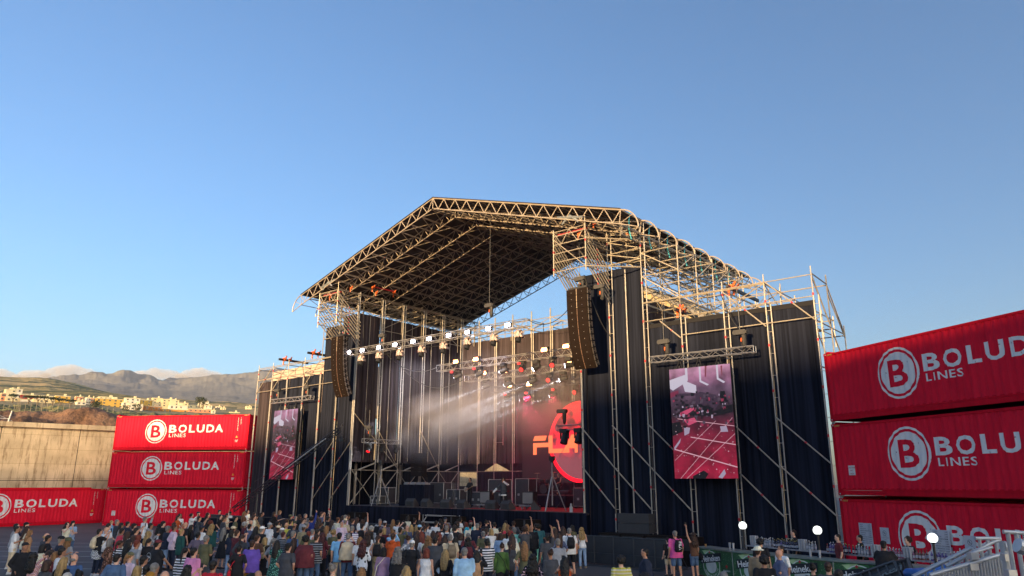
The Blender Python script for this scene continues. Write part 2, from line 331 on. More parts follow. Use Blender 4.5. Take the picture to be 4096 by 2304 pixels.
T = [(Z4(0, 65, 450, 600), 's', 640, 3, "salmon building cut by the left edge of the town"), (Z4(65, 225, 395, 520), 'p', 700, 3, "tall pale block rising behind the low cream row at the left"), (Z4(145, 325, 385, 440), 'w', 740, 1, "long white flat-roofed building above the pale block"),
     (Z4(60, 280, 515, 602), 'c', 640, 2, "low cream house row in front of the tall pale block"), (Z4(290, 550, 475, 545), 'r', 700, 1, "dark red flat-roofed building above the white houses"), (Z4(282, 470, 540, 606), 'w', 640, 2, "white two-storey house below the dark red building"),
     (Z4(470, 790, 540, 615), 'c', 640, 2, "long low cream house row left of the yellow four-storey block"), (Z4(560, 760, 490, 545), 'w', 700, 1, "pale white house peeping over the long cream row"), (Z4(785, 1000, 490, 640), 'y', 650, 4, "yellow four-storey block with balconies in the seafront row"),
     (Z4(1000, 1190, 550, 645), 'c', 650, 2, "cream two-storey house right of the yellow block"), (Z4(1100, 1235, 570, 665), 'w', 630, 2, "small white cube house standing forward of the row"), (Z4(1235, 1300, 510, 650), 'w', 660, 3, "narrow white house with tall windows and pink trim"),
     (Z4(1095, 1200, 500, 552), 's', 700, 1, "salmon house with a roof terrace behind the cream house"), (Z4(1300, 1370, 520, 640), 's', 700, 2, "small salmon house tucked left of the arcaded hotel"), (Z4(1370, 1780, 530, 675), 'y', 660, 4, "large ochre-yellow hotel with rows of arched loggias"),
     (Z4(1430, 1700, 505, 533), 'p', 740, 1, "pale flat-roofed block above the arcaded hotel"), (Z4(1770, 1860, 580, 695), 'w', 630, 3, "white three-storey house right of the arcaded hotel"), (Z4(1862, 2060, 605, 718), 'w', 625, 3, "white house with a hipped corner standing lowest in the white group"),
     (Z4(1800, 2022, 520, 640), 'w', 690, 3, "big plain white block behind the white houses"), (Z4(2025, 2195, 550, 640), 'y', 700, 3, "yellow block between the white group and the long cream block"), (Z4(2200, 2340, 520, 640), 'c', 700, 3, "cream block with a raised roof box, left end of the long apartment slab"),
     (Z4(2342, 2536, 537, 640), 'c', 720, 4, "long cream apartment slab with many small windows"), (Z6(430, 640, 290, 420), 'p', 720, 3, "pale apartment block with a shaded top floor, right end of the slab"), (Z6(0, 250, 440, 600), 'b', 640, 3, "brown terraced building below the cream apartment slab"),
     (Z6(260, 840, 500, 620), 'o', 640, 2, "long low ochre building with a tiled roof just above the red containers"), (Z6(430, 838, 405, 500), 'w', 690, 1, "white modern hall with a row of large dark windows"), (Z6(640, 850, 355, 460), 'c', 740, 2, "cream houses stepping down right of the apartment slab"),
     (Z6(852, 1220, 410, 495), 'c', 720, 2, "wide cream apartment row with several chimneys"), (Z6(850, 1380, 495, 600), 's', 680, 2, "long pale-salmon building above an arched dark canopy"), (Z6(1392, 1460, 520, 600), 'w', 670, 2, "small white cube house at the right end of the town"),
     (Z6(1220, 1390, 412, 462), 'w', 860, 1, "white villa among trees above the town's right end"), (Z6(1480, 1600, 430, 470), 'w', 900, 1, "white bungalow right of the hillside villa"), (Z6(1590, 1700, 460, 482), 'p', 860, 1, "flat pale shed right of the white bungalow"),
     (Z6(1780, 2010, 562, 604), 'c', 700, 1, "cream greenhouse-like building just over the top red container"), (Z6(2150, 2280, 425, 452), 'p', 1100, 1, "pale roofs near the black side curtain on the far plain"), (Z6(1100, 1190, 303, 320), 'w', 1700, 1, "left of two tiny white farm sheds high on the plain"), (Z6(1215, 1320, 316, 334), 'w', 1700, 1, "right of two tiny white farm sheds high on the plain"),
     (Z4(2080, 2340, 640, 745), 'b', 640, 3, "brown building with wooden balconies below the yellow block")]
winmesh = {}
for (x0, x1, y0, y1), col, r, fl, lab in T:
    a = at_r(x0, y1, r); b_ = at_r(x1, y1, r); top = at_r((x0 + x1) / 2, y0, r); zb = min(a.z, b_.z) - 6; w = (b_ - a).xy.length; h = top.z - zb; vis = top.z - max(a.z, b_.z)
    e = empty("house", ((a.x + b_.x) / 2, (a.y + b_.y) / 2, zb), math.atan2(b_.y - a.y, b_.x - a.x) + R(8), lab, "building", "houses of the town on the slope")
    d = max(8, w * 0.5); MB().box((-w / 2, 0, 0), (w / 2, d, h)).build("wall", wmats[col], e)
    rf = MB().box((-w / 2 - .2, -.25, h), (w / 2 + .2, d + .2, h + .45)).box((w * .1, d * .3, h + .45), (w * .25, d * .6, h + 2.2)); rf.build("roof", wmats['p'] if col != 'b' else roofm, e)
    fh = max(vis / fl, 2.2); nw = min(14, max(2, int(w / 3.4))); key = round(fh, 1)
    if key not in winmesh: winmesh[key] = MB().box((-.65, -.09, 0), (.65, .1, fh * .5)).mesh("window", [glassd])
    for f in range(fl):
        for k in range(nw):
            if random.random() < .12: continue
            link("window", winmesh[key], e, (-w / 2 + (k + .5) * w / nw, 0, h - (f + 1) * fh + fh * .28))
leafd = mat("dark_foliage", (0.035, 0.05, 0.02), 0.9, var=0.4, scale=2)
barkm = mat("bark", (0.12, 0.09, 0.06), 0.9, var=0.2)
for i, (px, py) in enumerate(((50, 1612), (113, 1617), (150, 1618), (180, 1620), (209, 1624), (241, 1628), (281, 1632), (372, 1640), (385, 1638), (500, 1655), (812, 1625), (797, 1620), (545, 1650))):
    b_ = at_r(px, py, 600); e = empty("dragon_tree" if i < 7 else "round_tree", (b_.x, b_.y, b_.z - 2)); tag(e, ("umbrella-crowned dark tree before the seafront houses" if i < 7 else "round dark tree between the town houses"), "tree", "small trees of the seafront row" if i < 7 else "small trees between the town houses")
    MB().tube((0, 0, 0), (0, 0, 5.6), .5, 6, .25).tube((0, 0, 4), (-1.6, 0, 6.4), .22, 5).tube((0, 0, 4), (1.6, .3, 6.4), .22, 5).build("trunk", barkm, e)
    c = MB(); rnd = random.Random(i)
    for k in range(150):
        a = rnd.uniform(0, 6.28); q = rnd.random() ** .5; x = 3.1 * q * math.cos(a); y = 3.1 * q * math.sin(a); z = (7.2 + rnd.uniform(-.9, .9) * (1 - q * .5)) if i < 7 else 5.8 + rnd.uniform(-2.4, 2.4)
        v = Vector((rnd.uniform(-1, 1), rnd.uniform(-1, 1), rnd.uniform(-1, 1))).normalized(); p, s_, _ = bas(v); c.poly([Vector((x, y, z)) + p * .45, Vector((x, y, z)) + s_ * .4, Vector((x, y, z)) - p * .45, Vector((x, y, z)) - s_ * .4])
    c.build("crown", leafd, e)
# warehouse and tent behind the stage
wh = empty("warehouse", st(-12.6, 30.0), -SA, "tall beige ribbed warehouse seen through the scaffolding right of the stage", "building")
bm_ = mat("beige_cladding", (0.42, 0.33, 0.2), 0.8, var=0.12, stretch=(6, 6, .2)); w = MB()
wz = lambda x: 22.2 - (x + .2) * .6
for k in range(9, 22): w.box((-8 + k * .75, 0, 0), (-8 + k * .75 + .45, 16, wz(-8 + k * .75))); w.box((-8 + k * .75 + .45, .08, 0), (-8 + (k + 1) * .75, 16, wz(-8 + k * .75)))
w.build("wall", bm_, wh); MB().prism([(-1.5, wz(-1.5)), (-1.5, wz(-1.5) + .35), (8.8, wz(8.8) + .35), (8.8, wz(8.8))], -.4, 16.4).build("roof", mat("grey_roof", (0.2, 0.19, 0.18), .7), wh)
tn = empty("marquee", st(-41.5, 12), -SA, "pale tent roof with a peak behind the left scaffold wing", "tent")
t_ = MB(); zz = 11.5; ap = (.9, 2.0, 16.35); cs = [(-4.6, -2, 14.7), (6, -2, 14.9), (6, 6, 14.9), (-4.6, 6, 14.7)]
for a, b_ in zip(cs, cs[1:] + cs[:1]):
    n = 8
    for k in range(n):
        f0 = k / n; f1 = (k + 1) / n; L = lambda c, f: (c[0] + (ap[0] - c[0]) * f, c[1] + (ap[1] - c[1]) * f, c[2] + (ap[2] - c[2]) * f ** 1.5)
        t_.poly([L(a, f0), L(b_, f0), L(b_, f1), L(a, f1)])
[t_.poly([a, b_, (b_[0], b_[1], 10), (a[0], a[1], 10)]) for a, b_ in zip(cs, cs[1:] + cs[:1])]
t_.build("canopy", mat("tent_fabric", (0.5, 0.4, 0.33), .8, var=.05), tn)
for c in cs: MB().tube((c[0], c[1], 0), c, .08).build("tent_pole", mat("white_metal", (0.7, 0.68, 0.62)), tn)
tr = empty("box_truck", st(-17.5, 28), -SA + R(4), "white box truck with teal stripes glimpsed through the gap under the back curtain", "truck")
MB().box((-5, 0, 1.0), (3.4, 2.5, 4.3)).build("cargo_box", mat("truck_white", (0.62, 0.66, 0.66), .4), tr)
m_ = MB()
for k in range(9): m_.prism([(-4.8 + k * .9, 2.2), (-4.3 + k * .9, 3.0), (-3.8 + k * .9, 2.2)], -.01, 0)
m_.build("stripe", mat("teal_paint", (0.02, .2, .2), .4), tr)
MB().prism([(3.5, .8), (5.4, .8), (5.4, 1.8), (4.8, 3.0), (3.5, 3.0)], 0, 2.4).build("cab", mat("truck_white", "#ffffff"), tr)
for x in (-3.6, 4.3):
    for y in (.1, 2.4): MB().tube((x, y - .15, .5), (x, y + .15, .5), .5, 16).build("wheel", mat("rubber", (0.02, .02, .02), .8), tr)
# ------------------------------------------------------------------ shipping containers
CL, CW, CHT = 12.19, 2.44, 2.896
def redp(name, c1, c2):
    def bld(t, b):
        tc = t.nodes.new("ShaderNodeTexCoord"); mp = t.nodes.new("ShaderNodeMapping"); mp.inputs["Scale"].default_value = (1.3, 1.3, .22); t.links.new(tc.outputs["Object"], mp.inputs[0])
        n = t.nodes.new("ShaderNodeTexNoise"); n.inputs["Scale"].default_value = 2.5; n.inputs["Detail"].default_value = 9; n.inputs["Roughness"].default_value = .7; t.links.new(mp.outputs[0], n.inputs["Vector"])
        r = t.nodes.new("ShaderNodeValToRGB"); e = r.color_ramp.elements; e[0].position = .3; e[0].color = (*c1, 1); e[1].position = .62; e[1].color = (*c2, 1)
        n5 = t.nodes.new("ShaderNodeTexNoise"); n5.inputs["Scale"].default_value = 5; n5.inputs["Detail"].default_value = 10; n5.inputs["Roughness"].default_value = .8; t.links.new(mp.outputs[0], n5.inputs["Vector"]); r5 = t.nodes.new("ShaderNodeValToRGB"); r5.color_ramp.elements[0].position = .64; r5.color_ramp.elements[1].position = .7; mm = t.nodes.new("ShaderNodeMixRGB"); mm.inputs[2].default_value = (.2, .03, .03, 1)
        t.links.new(n5.outputs[0], r5.inputs[0]); t.links.new(r5.outputs[0], mm.inputs[0]); t.links.new(r.outputs[0], mm.inputs[1])
        t.links.new(n.outputs[0], r.inputs[0]); t.links.new(mm.outputs[0], b.inputs["Base Color"]); b.inputs["Specular IOR Level"].default_value = .08
    return ramp_mat(name, bld, .75)
redm = redp("red_container_paint", (.64, .012, .036), (.82, .018, .048)); redd = redp("red_frame_paint", (.50, .006, .020), (.66, .008, .026))
def wornw(t, b):
    tc = t.nodes.new("ShaderNodeTexCoord"); n = t.nodes.new("ShaderNodeTexNoise"); n.inputs["Scale"].default_value = 6; n.inputs["Detail"].default_value = 8; t.links.new(tc.outputs["Object"], n.inputs["Vector"])
    r = t.nodes.new("ShaderNodeValToRGB"); e = r.color_ramp.elements; e[0].position = .28; e[0].color = (.25, .08, .09, 1); e[1].position = .36; e[1].color = (.78, .78, .78, 1)
    t.links.new(n.outputs[0], r.inputs[0]); t.links.new(r.outputs[0], b.inputs["Base Color"])
whitem = ramp_mat("worn_white_vinyl", wornw, .6); orangem = mat("orange_sticker", (.8, .3, .03), .5, var=0); blackm = mat("black_ink", (.02, .02, .02), .6, var=0); casem = mat("dark_steel", (.05, .012, .015), .6)
PIT, DEP = .2783, .036
def prof(x):
    f = ((x - .17) % PIT) / PIT
    return 0.0 if f < .26 else (DEP * (f - .26) / .24 if f < .5 else (DEP if f < .76 else DEP * (1 - (f - .76) / .24)))
def brk(x0, x1):
    o = []; k = math.floor((x0 - .17) / PIT) - 1
    while True:
        for f in (0, .26, .5, .76):
            x = .17 + PIT * (k + f)
            if x > x1: return o
            if x > x0: o.append(x)
        k += 1
def conform(mb, dx, dz, off, name, m, parent):
    """lay flat lettering onto the corrugated side, following its folds"""
    bm = bmesh.new(); vs = [bm.verts.new((v[0] + dx, 0, v[2] + dz)) for v in mb.v]
    for f in mb.f:
        try: bm.faces.new([vs[i] for i in f])
        except ValueError: pass
    if not bm.verts: return
    x0 = min(v.co.x for v in bm.verts); x1 = max(v.co.x for v in bm.verts)
    for x in brk(x0, x1): bmesh.ops.bisect_plane(bm, geom=bm.verts[:] + bm.edges[:] + bm.faces[:], plane_co=(x, 0, 0), plane_no=(1, 0, 0), dist=1e-5)
    for v in bm.verts: v.co.y = prof(v.co.x) - off
    me = bpy.data.meshes.new(name); bm.to_mesh(me); bm.free(); me.materials.append(m); return link(name, me, parent)
def ring(r0, r1, n=40, rag=.0):
    m = MB(); P = lambda r, k: (r * math.cos(6.28318 * k / n), 0, r * 1.0 * math.sin(6.28318 * k / n))
    for k in range(n): m.add([P(r0, k), P(r1, k), P(r1, k + 1), P(r0, k + 1)], [(0, 1, 2, 3)])
    return m
def disc(r, n=40): return MB().add([(r * math.cos(6.28318 * k / n), 0, r * math.sin(6.28318 * k / n)) for k in range(n)], [tuple(range(n))])
def make_container():
    e = empty("shipping_container", (0, 0, 0)); m = MB(); xs = [.15] + brk(.15, CL - .15) + [CL - .15]
    for x, y in zip(xs, xs[1:]): m.add([(x, prof(x), .26), (y, prof(y), .26), (y, prof(y), CHT - .12), (x, prof(x), CHT - .12)], [(0, 1, 2, 3)])
    m.build("side_panel", redm, e)
    m = MB(); xs2 = [.15] + brk(.15, CL - .15) + [CL - .15]
    for x, y in zip(xs2, xs2[1:]): m.add([(x, CW - prof(x), .26), (y, CW - prof(y), .26), (y, CW - prof(y), CHT - .12), (x, CW - prof(x), CHT - .12)], [(3, 2, 1, 0)])
    m.build("side_panel", redm, e)
    f = MB()
    for x in (0, CL - .15):
        for y in (0, CW - .15): f.box((x, y, .12), (x + .15, y + .15, CHT - .12))
    for y in (0, CW - .1):
        f.box((.15, y - .012, 0.02), (CL - .15, y + .1, .2)); f.box((.15, y + .012, .21), (CL - .15, y + .09, .3)); f.box((.15, y - .008, CHT - .13), (CL - .15, y + .1, CHT - .03 + (.12 if y > 1 else 0)))
    for x in (0.01, CL - .13):
        for z in (.02, CHT - .16): f.box((x, .15, z), (x + .12, CW - .15, z + (.14 if z < 1 or x > 1 else .25)))
    f.build("frame", redd, e)
    r = MB()
    for k in range(58): r.box((.15 + k * .2, .1, CHT - .06 + (.02 if k % 2 else 0)), (.15 + k * .2 + .2, CW - .1, CHT - .055 + (.02 if k % 2 else 0)))
    r.build("roof", redm, e); MB().box((.1, .1, .1), (CL - .1, CW - .1, .14)).build("underframe", casem, e)
    c = MB()
    for x in (-.006, CL - .172):
        for y in (-.006, CW - .156):
            for z in (0, CHT - .118): c.box((x, y, z), (x + .178, y + .162, z + .118))
    c.build("corner_castings", redd, e)
    ch = MB()
    for x in (.05, CL - .15):
        for z in (.04, CHT - .085): ch.box((x + .02, -.009, z), (x + .08, -.005, z + .05))
    ch.build("casting_holes", mat("pale_hole", (.5, .5, .52), .6, var=0), e)
    d = MB().box((CL - .06, .16, .16), (CL - .03, CW / 2 - .01, CHT - .16)); d.build("door", redm, e)
    d = MB().box((CL - .06, CW / 2 + .01, .16), (CL - .03, CW - .16, CHT - .16)); d.build("door", redm, e)
    for y in (.45, .95, 1.5, 2.0):
        rod = MB().tube((CL + .02, y, .1), (CL + .02, y, CHT - .1), .018, 6)
        for z in (.4, 1.0, 1.6, 2.2, 2.7): rod.box((CL - .03, y - .05, z - .04), (CL + .045, y + .05, z + .04))
        rod.build("lock_rod", redd, e)
    MB().add([(.02, .1, .2), (.02, CW - .1, .2), (.02, CW - .1, CHT - .1), (.02, .1, CHT - .1)], [(3, 2, 1, 0)]).build("front_end", redm, e)
    conform(ring(.90, .985), 3.80, 1.56, .006, "logo_ring", whitem, e)
    conform(disc(.80), 3.80, 1.56, .005, "logo_disc", whitem, e)
    t = text_mb("B", 1.42, .022, sx=1.22); xs_ = [v[0] for v in t.v]; zs = [v[2] for v in t.v]
    conform(t, 3.80 - (min(xs_) + max(xs_)) / 2, 1.56 - (min(zs) + max(zs)) / 2, .012, "logo_letter", redm, e)
    for ch, a_, b_ in (("B", 0, .142), ("O", .176, .332), ("L", .372, .480), ("U", .515, .656), ("D", .694, .838), ("A", .852, 1.0)):
        t = text_mb(ch, .86, .030); xs_ = [v[0] for v in t.v]; s = (b_ - a_) * 4.9 / (max(xs_) - min(xs_)); t.v = [((v[0] - min(xs_)) * s, 0, v[2]) for v in t.v]
        conform(t, 4.99 + a_ * 4.9, 1.47, .006, "letter", whitem, e)
    t = text_mb("LINES", .405, .010, 1.15); xs_ = [v[0] for v in t.v]; s = 1.56 / (max(xs_) - min(xs_)); t.v = [((v[0] - min(xs_)) * s, 0, v[2]) for v in t.v]
    conform(t, 5.03, 1.08, .006, "lettering", whitem, e)
    hz = MB()
    for x in (.2, CL - .5):
        for k in range(4): hz.add([(x + k * .075, -.012, CHT - .12), (x + k * .075 + .035, -.012, CHT - .12), (x + k * .075 + .06, -.012, CHT - .05), (x + k * .075 + .025, -.012, CHT - .05)], [(0, 1, 2, 3)])
    hz.build("hazard_stripes", mat("hazard_yellow", (.6, .4, .1), .6, var=0), e)
    n = MB(); rr = random.Random(3)
    for col, x in enumerate((CL - 1.02, CL - .78)):
        for k in range(9 if col == 0 else 5):
            z = CHT - .35 - k * .125; 
            t = text_mb(rr.choice("0123456789BLAU"), .13, .02); n.add([(v[0] + x, -.006, v[2] + z) for v in t.v], t.f)
    n.build("serial_number", whitem, e)
    tri = MB().mi(0).add([(CL - 1.12, -.007, .98), (CL - .9, -.007, .98), (CL - 1.01, -.007, 1.18)], [(0, 1, 2)]).mi(0)
    tri.build("warning_triangle", orangem, e)
    cl = MB()
    for k in range(3): cl.box((CL - 1.15 + k * .02, -.008, .78 - k * .07), (CL - .86 - k * .04, -.004, .815 - k * .07))
    cl.build("small_print", whitem, e)
    return e
proto = make_container()
def caution(e):
    s = MB().box((.74, -.03, .80), (1.08, -.01, 1.18)).build("caution_sign", mat("sign_white", (.7, .7, .7), .6, var=.05), e)
    for i, w in enumerate(("CAUTION", "9'6\"", "HIGH")):
        t = text_mb(w, .085, .01, align='CENTER'); MB().add([(v[0] + .91, -.034, v[2] + 1.07 - i * .12) for v in t.v], t.f).build("sign_lettering", mat("red_ink", (.4, .02, .03)), s)
GAP = .117
def cont(i, x, y, ang, z, label, grp, sign=False, mir=False):
    e = proto if i == 0 else copy_tree(proto); e.location = (x, y, z); e.rotation_euler = (0, 0, -R(ang)); tag(e, label, "container", grp)
    return e
G1, G2 = "red containers stacked left of the stage", "red containers stacked behind the bar"
lx, ly, la = -33.68, 63.03, 9.25; rx, ry, ra = 13.566, 31.426, 71.575
cs = [cont(0, lx, ly, la, 2 * (CHT + GAP), "top red container of the stack left of the stage, lit by the sun", G1),
      cont(1, lx, ly, la, CHT + GAP, "middle red container of the stack left of the stage", G1),
      cont(2, lx, ly, la, 0, "bottom red container of the stack left of the stage, behind the camera crane", G1)]
ma = -55.89; e_ = (math.cos(R(ma)), -math.sin(R(ma)))
cs.append(cont(3, -35.86 - 12.19 * e_[0], 67.07 - 12.19 * e_[1], ma, 0, "single red container on the asphalt at the left edge, in front of the concrete wall", G1))
cs += [cont(4, rx, ry, ra, 2 * (CHT + GAP), "top red container of the tall stack at the right edge", G2), cont(5, rx, ry, ra, CHT + GAP, "middle red container of the right stack, with a white caution sign", G2), cont(6, rx, ry, ra, 0, "bottom red container of the right stack, behind the bottles, with menus on it", G2)]
caution(cs[2]); caution(cs[5])
pk = MB()
for zz in (CHT, 2 * CHT + GAP):
    pass
for (x, y, ang, n) in ((lx, ly, la, 2), (rx, ry, ra, 2)):
    for lv in range(n):
        for (tx, ty) in ((.08, .08), (CL - .1, .08), (.08, CW - .1), (CL - .1, CW - .1)):
            c, s = math.cos(-R(ang)), math.sin(-R(ang)); z = CHT * (lv + 1) + GAP * lv
            o = MB().tube((0, 0, 0), (0, 0, GAP), .05, 8).box((-.07, -.05, GAP * .4), (.07, .05, GAP * .6)).build("twist_lock", mat("galv_lock", (.35, .35, .36), .5, .6), loc=(x + c * tx - s * ty, y + s * tx + c * ty, z))
            near = "right-hand" if tx > 1 else "left-hand"; row = "back" if ty > 1 else "front"
            tag(o, "%s %s twist lock %s the middle container of the %s stack" % (near, row, "over" if lv else "under", "left" if ang < 20 else "right"), "twist lock", "twist locks between stacked containers")
# ------------------------------------------------------------------ the stage
galv = mat("galvanised_steel", (.42, .37, .30), .5, .35, var=.18, scale=2.0)
galw = mat("galvanised_pole", (.46, .43, .385), .5, .25, var=.15, scale=3.0)
alu = mat("aluminium_truss", (.44, .43, .43), .38, .6, var=.1)
darkal = mat("dim_aluminium", (.22, .22, .24), .45, .5, var=.1)
redc = mat("red_collar", (.55, .03, .04), .5, var=0)
def cloth_m(name, col, var=.6, sc=(7, 7, .12)):
    return mat(name, col, .95, var=var, scale=1.0, stretch=sc, spec=.1)
clothm = cloth_m("black_stage_cloth", (.014, .017, .030)); cloth2 = cloth_m("brown_black_cloth", (.050, .040, .047)); skirtm = cloth_m("skirt_cloth", (.012, .014, .026))
membr = mat("roof_membrane", (.030, .025, .034), .8, var=.25, scale=.6)
stage = empty("concert_stage", tuple(S0), -SA, "huge gabled concert stage of galvanised scaffolding hung with black cloth", "stage")
def lat(m, p, q, r=.03, w=.3, h=.3, seg=.5, sides=4, br=.014):
    """box truss between two points"""
    p = Vector(p); q = Vector(q); x, y, d = bas(q - p); L = (q - p).length; n = max(2, round(L / seg))
    cs = [(-1, -1), (1, -1), (1, 1), (-1, 1)] if sides == 4 else [(-1, -1), (1, -1), (0, 1)]
    P = lambda c, t: p + d * (L * t) + x * (c[0] * w / 2) + y * (c[1] * h / 2)
    for c in cs: m.tube(P(c, 0), P(c, 1), r, 6)
    for i, c in enumerate(cs):
        c2 = cs[(i + 1) % len(cs)]
        for k in range(n): m.tube(P(c if k % 2 else c2, k / n), P(c2 if k % 2 else c, (k + 1) / n), br, 4, cap=False)
        for t in (0, 1): m.tube(P(c, t), P(c2, t), br * 1.3, 4)
    return m
def ladder(m, u, v, z0, z1, du=.28, dv=.0, r=.030, step=1.0):
    m.tube((u, v, z0), (u, v, z1), r, 7); m.tube((u + du, v + dv, z0), (u + du, v + dv, z1), r, 7)
    z = z0 + .2
    while z < z1: m.tube((u, v, z), (u + du, v + dv, z), .012, 4, cap=False); z += step
    return m
def collars(m, u, v, z0, z1, step=2.07):
    z = z0 + random.uniform(.3, 1.4)
    while z < z1: m.tube((u, v, z), (u, v, z + .12), .045, 7); z += step
ZL = [2.2, 4.3, 6.35, 8.4, 10.47, 12.53, 14.52, 16.75]
# deck, its black skirt and the substructure
MB().box((-19.6, -.02, 1.86), (.2, 13.0, 1.98)).build("deck", mat("stage_ply", (.045, .035, .04), .55, var=.3, scale=1.2), stage)
def pleats(m, a, b, z0, z1, amp=.06, step=.14, n=6, off=(0, 0), rnd=None, both=False):
    """hanging cloth with folds between plan points a and b"""
    a = Vector((a[0], a[1], 0)); b = Vector((b[0], b[1], 0)); d = (b - a); L = d.length; d.normalize(); nr = Vector((d.y, -d.x, 0)); k = max(2, int(L / step)); rnd = rnd or random
    ph = rnd.uniform(0, 50); cols = []
    for i in range(k + 1):
        s = L * i / k; f = mn.noise(Vector((s * 1.9 + ph, 0, 0))); g_ = max(0, mn.noise(Vector((s * .35 + ph, 7, 0))) + .25)
        cols.append((s, amp * (math.sin(s * 17 + 3 * f) * g_ * 1.1 + .5 * f)))
    rows = [z0 + (z1 - z0) * j / n for j in range(n + 1)]
    vs = []
    for j, z in enumerate(rows):
        w = 1.0 - .75 * (j / n) ** 2
        for s, o in cols: p = a + d * s + nr * (o * w + .02 * mn.noise(Vector((s * .8, z * .7, ph)))); vs.append((p.x, p.y, z))
    K = k + 1; m.add(vs, [(j * K + i, j * K + i + 1, (j + 1) * K + i + 1, (j + 1) * K + i) for j in range(n) for i in range(k)]); return m
pleats(MB(), (-19.6, -.06), (.2, -.06), .02, 1.96, .05, .12, 4).build("stage_skirt", skirtm, stage, smooth=True)
sub = MB()
for u in range(-19, 1, 3):
    for v in (.5, 4, 8, 12): sub.tube((u, v, 0), (u, v, 1.86), .03, 5)
sub.build("deck_legs", galv, stage)
# main uprights on the front line
RU = [1.93, 4.0, 6.12, 8.38, 10.43, 12.6]; LU = [-21.55, -23.6, -25.75, -27.95, -30.1, -32.2]
for i, u in enumerate([0.02] + RU):
    m = MB(); top = 14.9 if u < 1 else (17.0 if u < 5 else 12.95)
    ladder(m, u, 0, 0, 11.6 if u > 5 else top, .2 if u > .1 else -.0001, .08); m.tube((u, 0, 11), (u, 0, top), .028, 6); m.build("front_upright", galw, stage)
    c = MB(); collars(c, u, 0, .5, top); c.build("red_collar", redc, stage)
for i, u in enumerate([-19.42] + LU):
    m = MB(); top = 17.0 if u > -22 else 12.85
    ladder(m, u, 0, 0, 11.6 if u < -22 else top, -.2 if u < -20 else -.26, .08, r=.036 if u < -20 else .05); m.tube((u, 0, 11), (u, 0, top), .03, 6); m.build("front_upright", galw, stage)
    c = MB(); collars(c, u, 0, .5, top); c.build("red_collar", redc, stage)
# diagonal braces across the wing fronts
def brace(u0, z0, u1, z1, v=-.06): MB().tube((u0, v, z0), (u1, v, z1), .032, 6).build("brace", galv, stage); MB().tube((u0 + (u1 - u0) * .55, v, z0 + (z1 - z0) * .55), (u0 + (u1 - u0) * .585, v, z0 + (z1 - z0) * .585), .04, 6).build("red_collar", redc, stage)
for u0, u1, gaps in ((0, 1.93, (6.35, 4.3)), (1.93, 4, (6.35, 4.3)), (4, 6.12, (6.35, 4.3)), (8.38, 10.43, (6.2, 4.15)), (10.43, 12.6, (6.35, 4.25))):
    for z in gaps: brace(u0, z, u1, z - 2.05)
for u0, u1 in ((-19.45, -21.55), (-21.55, -23.6)):
    for z in (6.3, 4.3): brace(u0, z, u1, z - 2.05)
for u0, z0, u1, z1 in ((10.45, 12.6, 12.6, 10.45), (8.3, 12.53, 10.4, 10.45), (5.0, 11.45, 6.1, 10.45), (-32.2, 10.47, -30.15, 12.4), (-29.97, 10.5, -28.0, 12.4), (-25.6, 10.55, -23.65, 12.4)): brace(u0, z0, u1, z1, -.1)
for z in (10.6, 11.55, 12.55):
    MB().tube((4.0 if z > 11 else 6.12, -.02, z), (12.6, -.02, z), .026, 6).build("ledger", galv, stage)
    MB().tube((-32.2, -.02, z), (-21.6, -.02, z), .026, 6).build("ledger", galv, stage)
# black cloth on the wings and towers
def curtain(a, b, z0, z1, m=clothm, amp=.06, n=6, name="curtain"): return pleats(MB(), a, b, z0, z1, amp * 1.5, .09, n).build(name, m, stage, smooth=True)
us = [-.18] + [1.93, 4.0]
for a, b in zip(us, us[1:]): curtain((a, .2), (b - .01, .2), .15, 14.75)
us = [4.05, 6.12, 8.38, 10.43, 12.6]
for a, b in zip(us, us[1:]): curtain((a, .2), (b - .01, .2), .1, 11.38); 
for a, b in zip(us, us[1:]): MB().box((a, .17, 11.2), (b, .19, 11.42)).build("curtain_hem", mat("cloth_hem", (.01, .01, .014), .9, var=0), stage)
us = [-32.2, -30.1, -27.95, -25.75, -23.6]
for a, b in zip(us, us[1:]): curtain((a, .2), (b - .01, .2), .1, 11.4, cloth2 if a < -31 else clothm)
for a, b in ((-23.55, -21.56), (-21.55, -19.75)): curtain((a, .2), (b, .2), .1, 14.9 if a < -22 else 15.5, clothm, .09)
vs = [0.1, 2.15, 4.25, 6.4, 8.5, 10.7]
for a, b in zip(vs, vs[1:]):
    curtain((-19.62, a), (-19.62, b if b < 10 else 11.0), 4.88, 15.5, cloth2, .12); curtain((.25, a), (.25, b), .2, 14.8, cloth2)
bu = [-19.75, -17.4, -15.65, -13.8, -11.9, -10.07, -8.17, -6.1, -4.0, -2.0, .2]
for a, b in zip(bu, bu[1:]): curtain((a, 10.95), (b, 10.95), 4.9, 14.7, cloth2, .07)
curtain((-17.9, 11.3), (-17.2, 11.3), 1.98, 4.7, clothm); curtain((-14.4, 11.3), (.2, 11.3), 1.98, 4.95, clothm)
curtain((-17.2, 11.32), (-14.4, 11.32), 1.98, 4.32, clothm); curtain((-19.9, 11.3), (-17.9, 11.3), 1.98, 3.22, clothm)
def tri_cloth(pts): MB().poly([(a, 11.28, b) for a, b in pts]).build("curtain", clothm, stage)
tri_cloth([(-17.2, 4.32), (-17.2, 4.95), (-15.9, 4.95)]); tri_cloth([(-14.4, 4.32), (-15.9, 4.95), (-14.4, 4.95)])
MB().box((-19.9, 11.26, 4.28), (-17.2, 11.3, 4.95)).build("curtain", clothm, stage)
curtain((-23.6, 3.0), (-23.6, 11.3), 1.0, 5.2, clothm); curtain((-23.6, 11.3), (-19.9, 11.3), 1.0, 5.2, clothm); curtain((-19.7, 8.6), (-19.7, 11.2), 1.98, 4.3, cloth2)
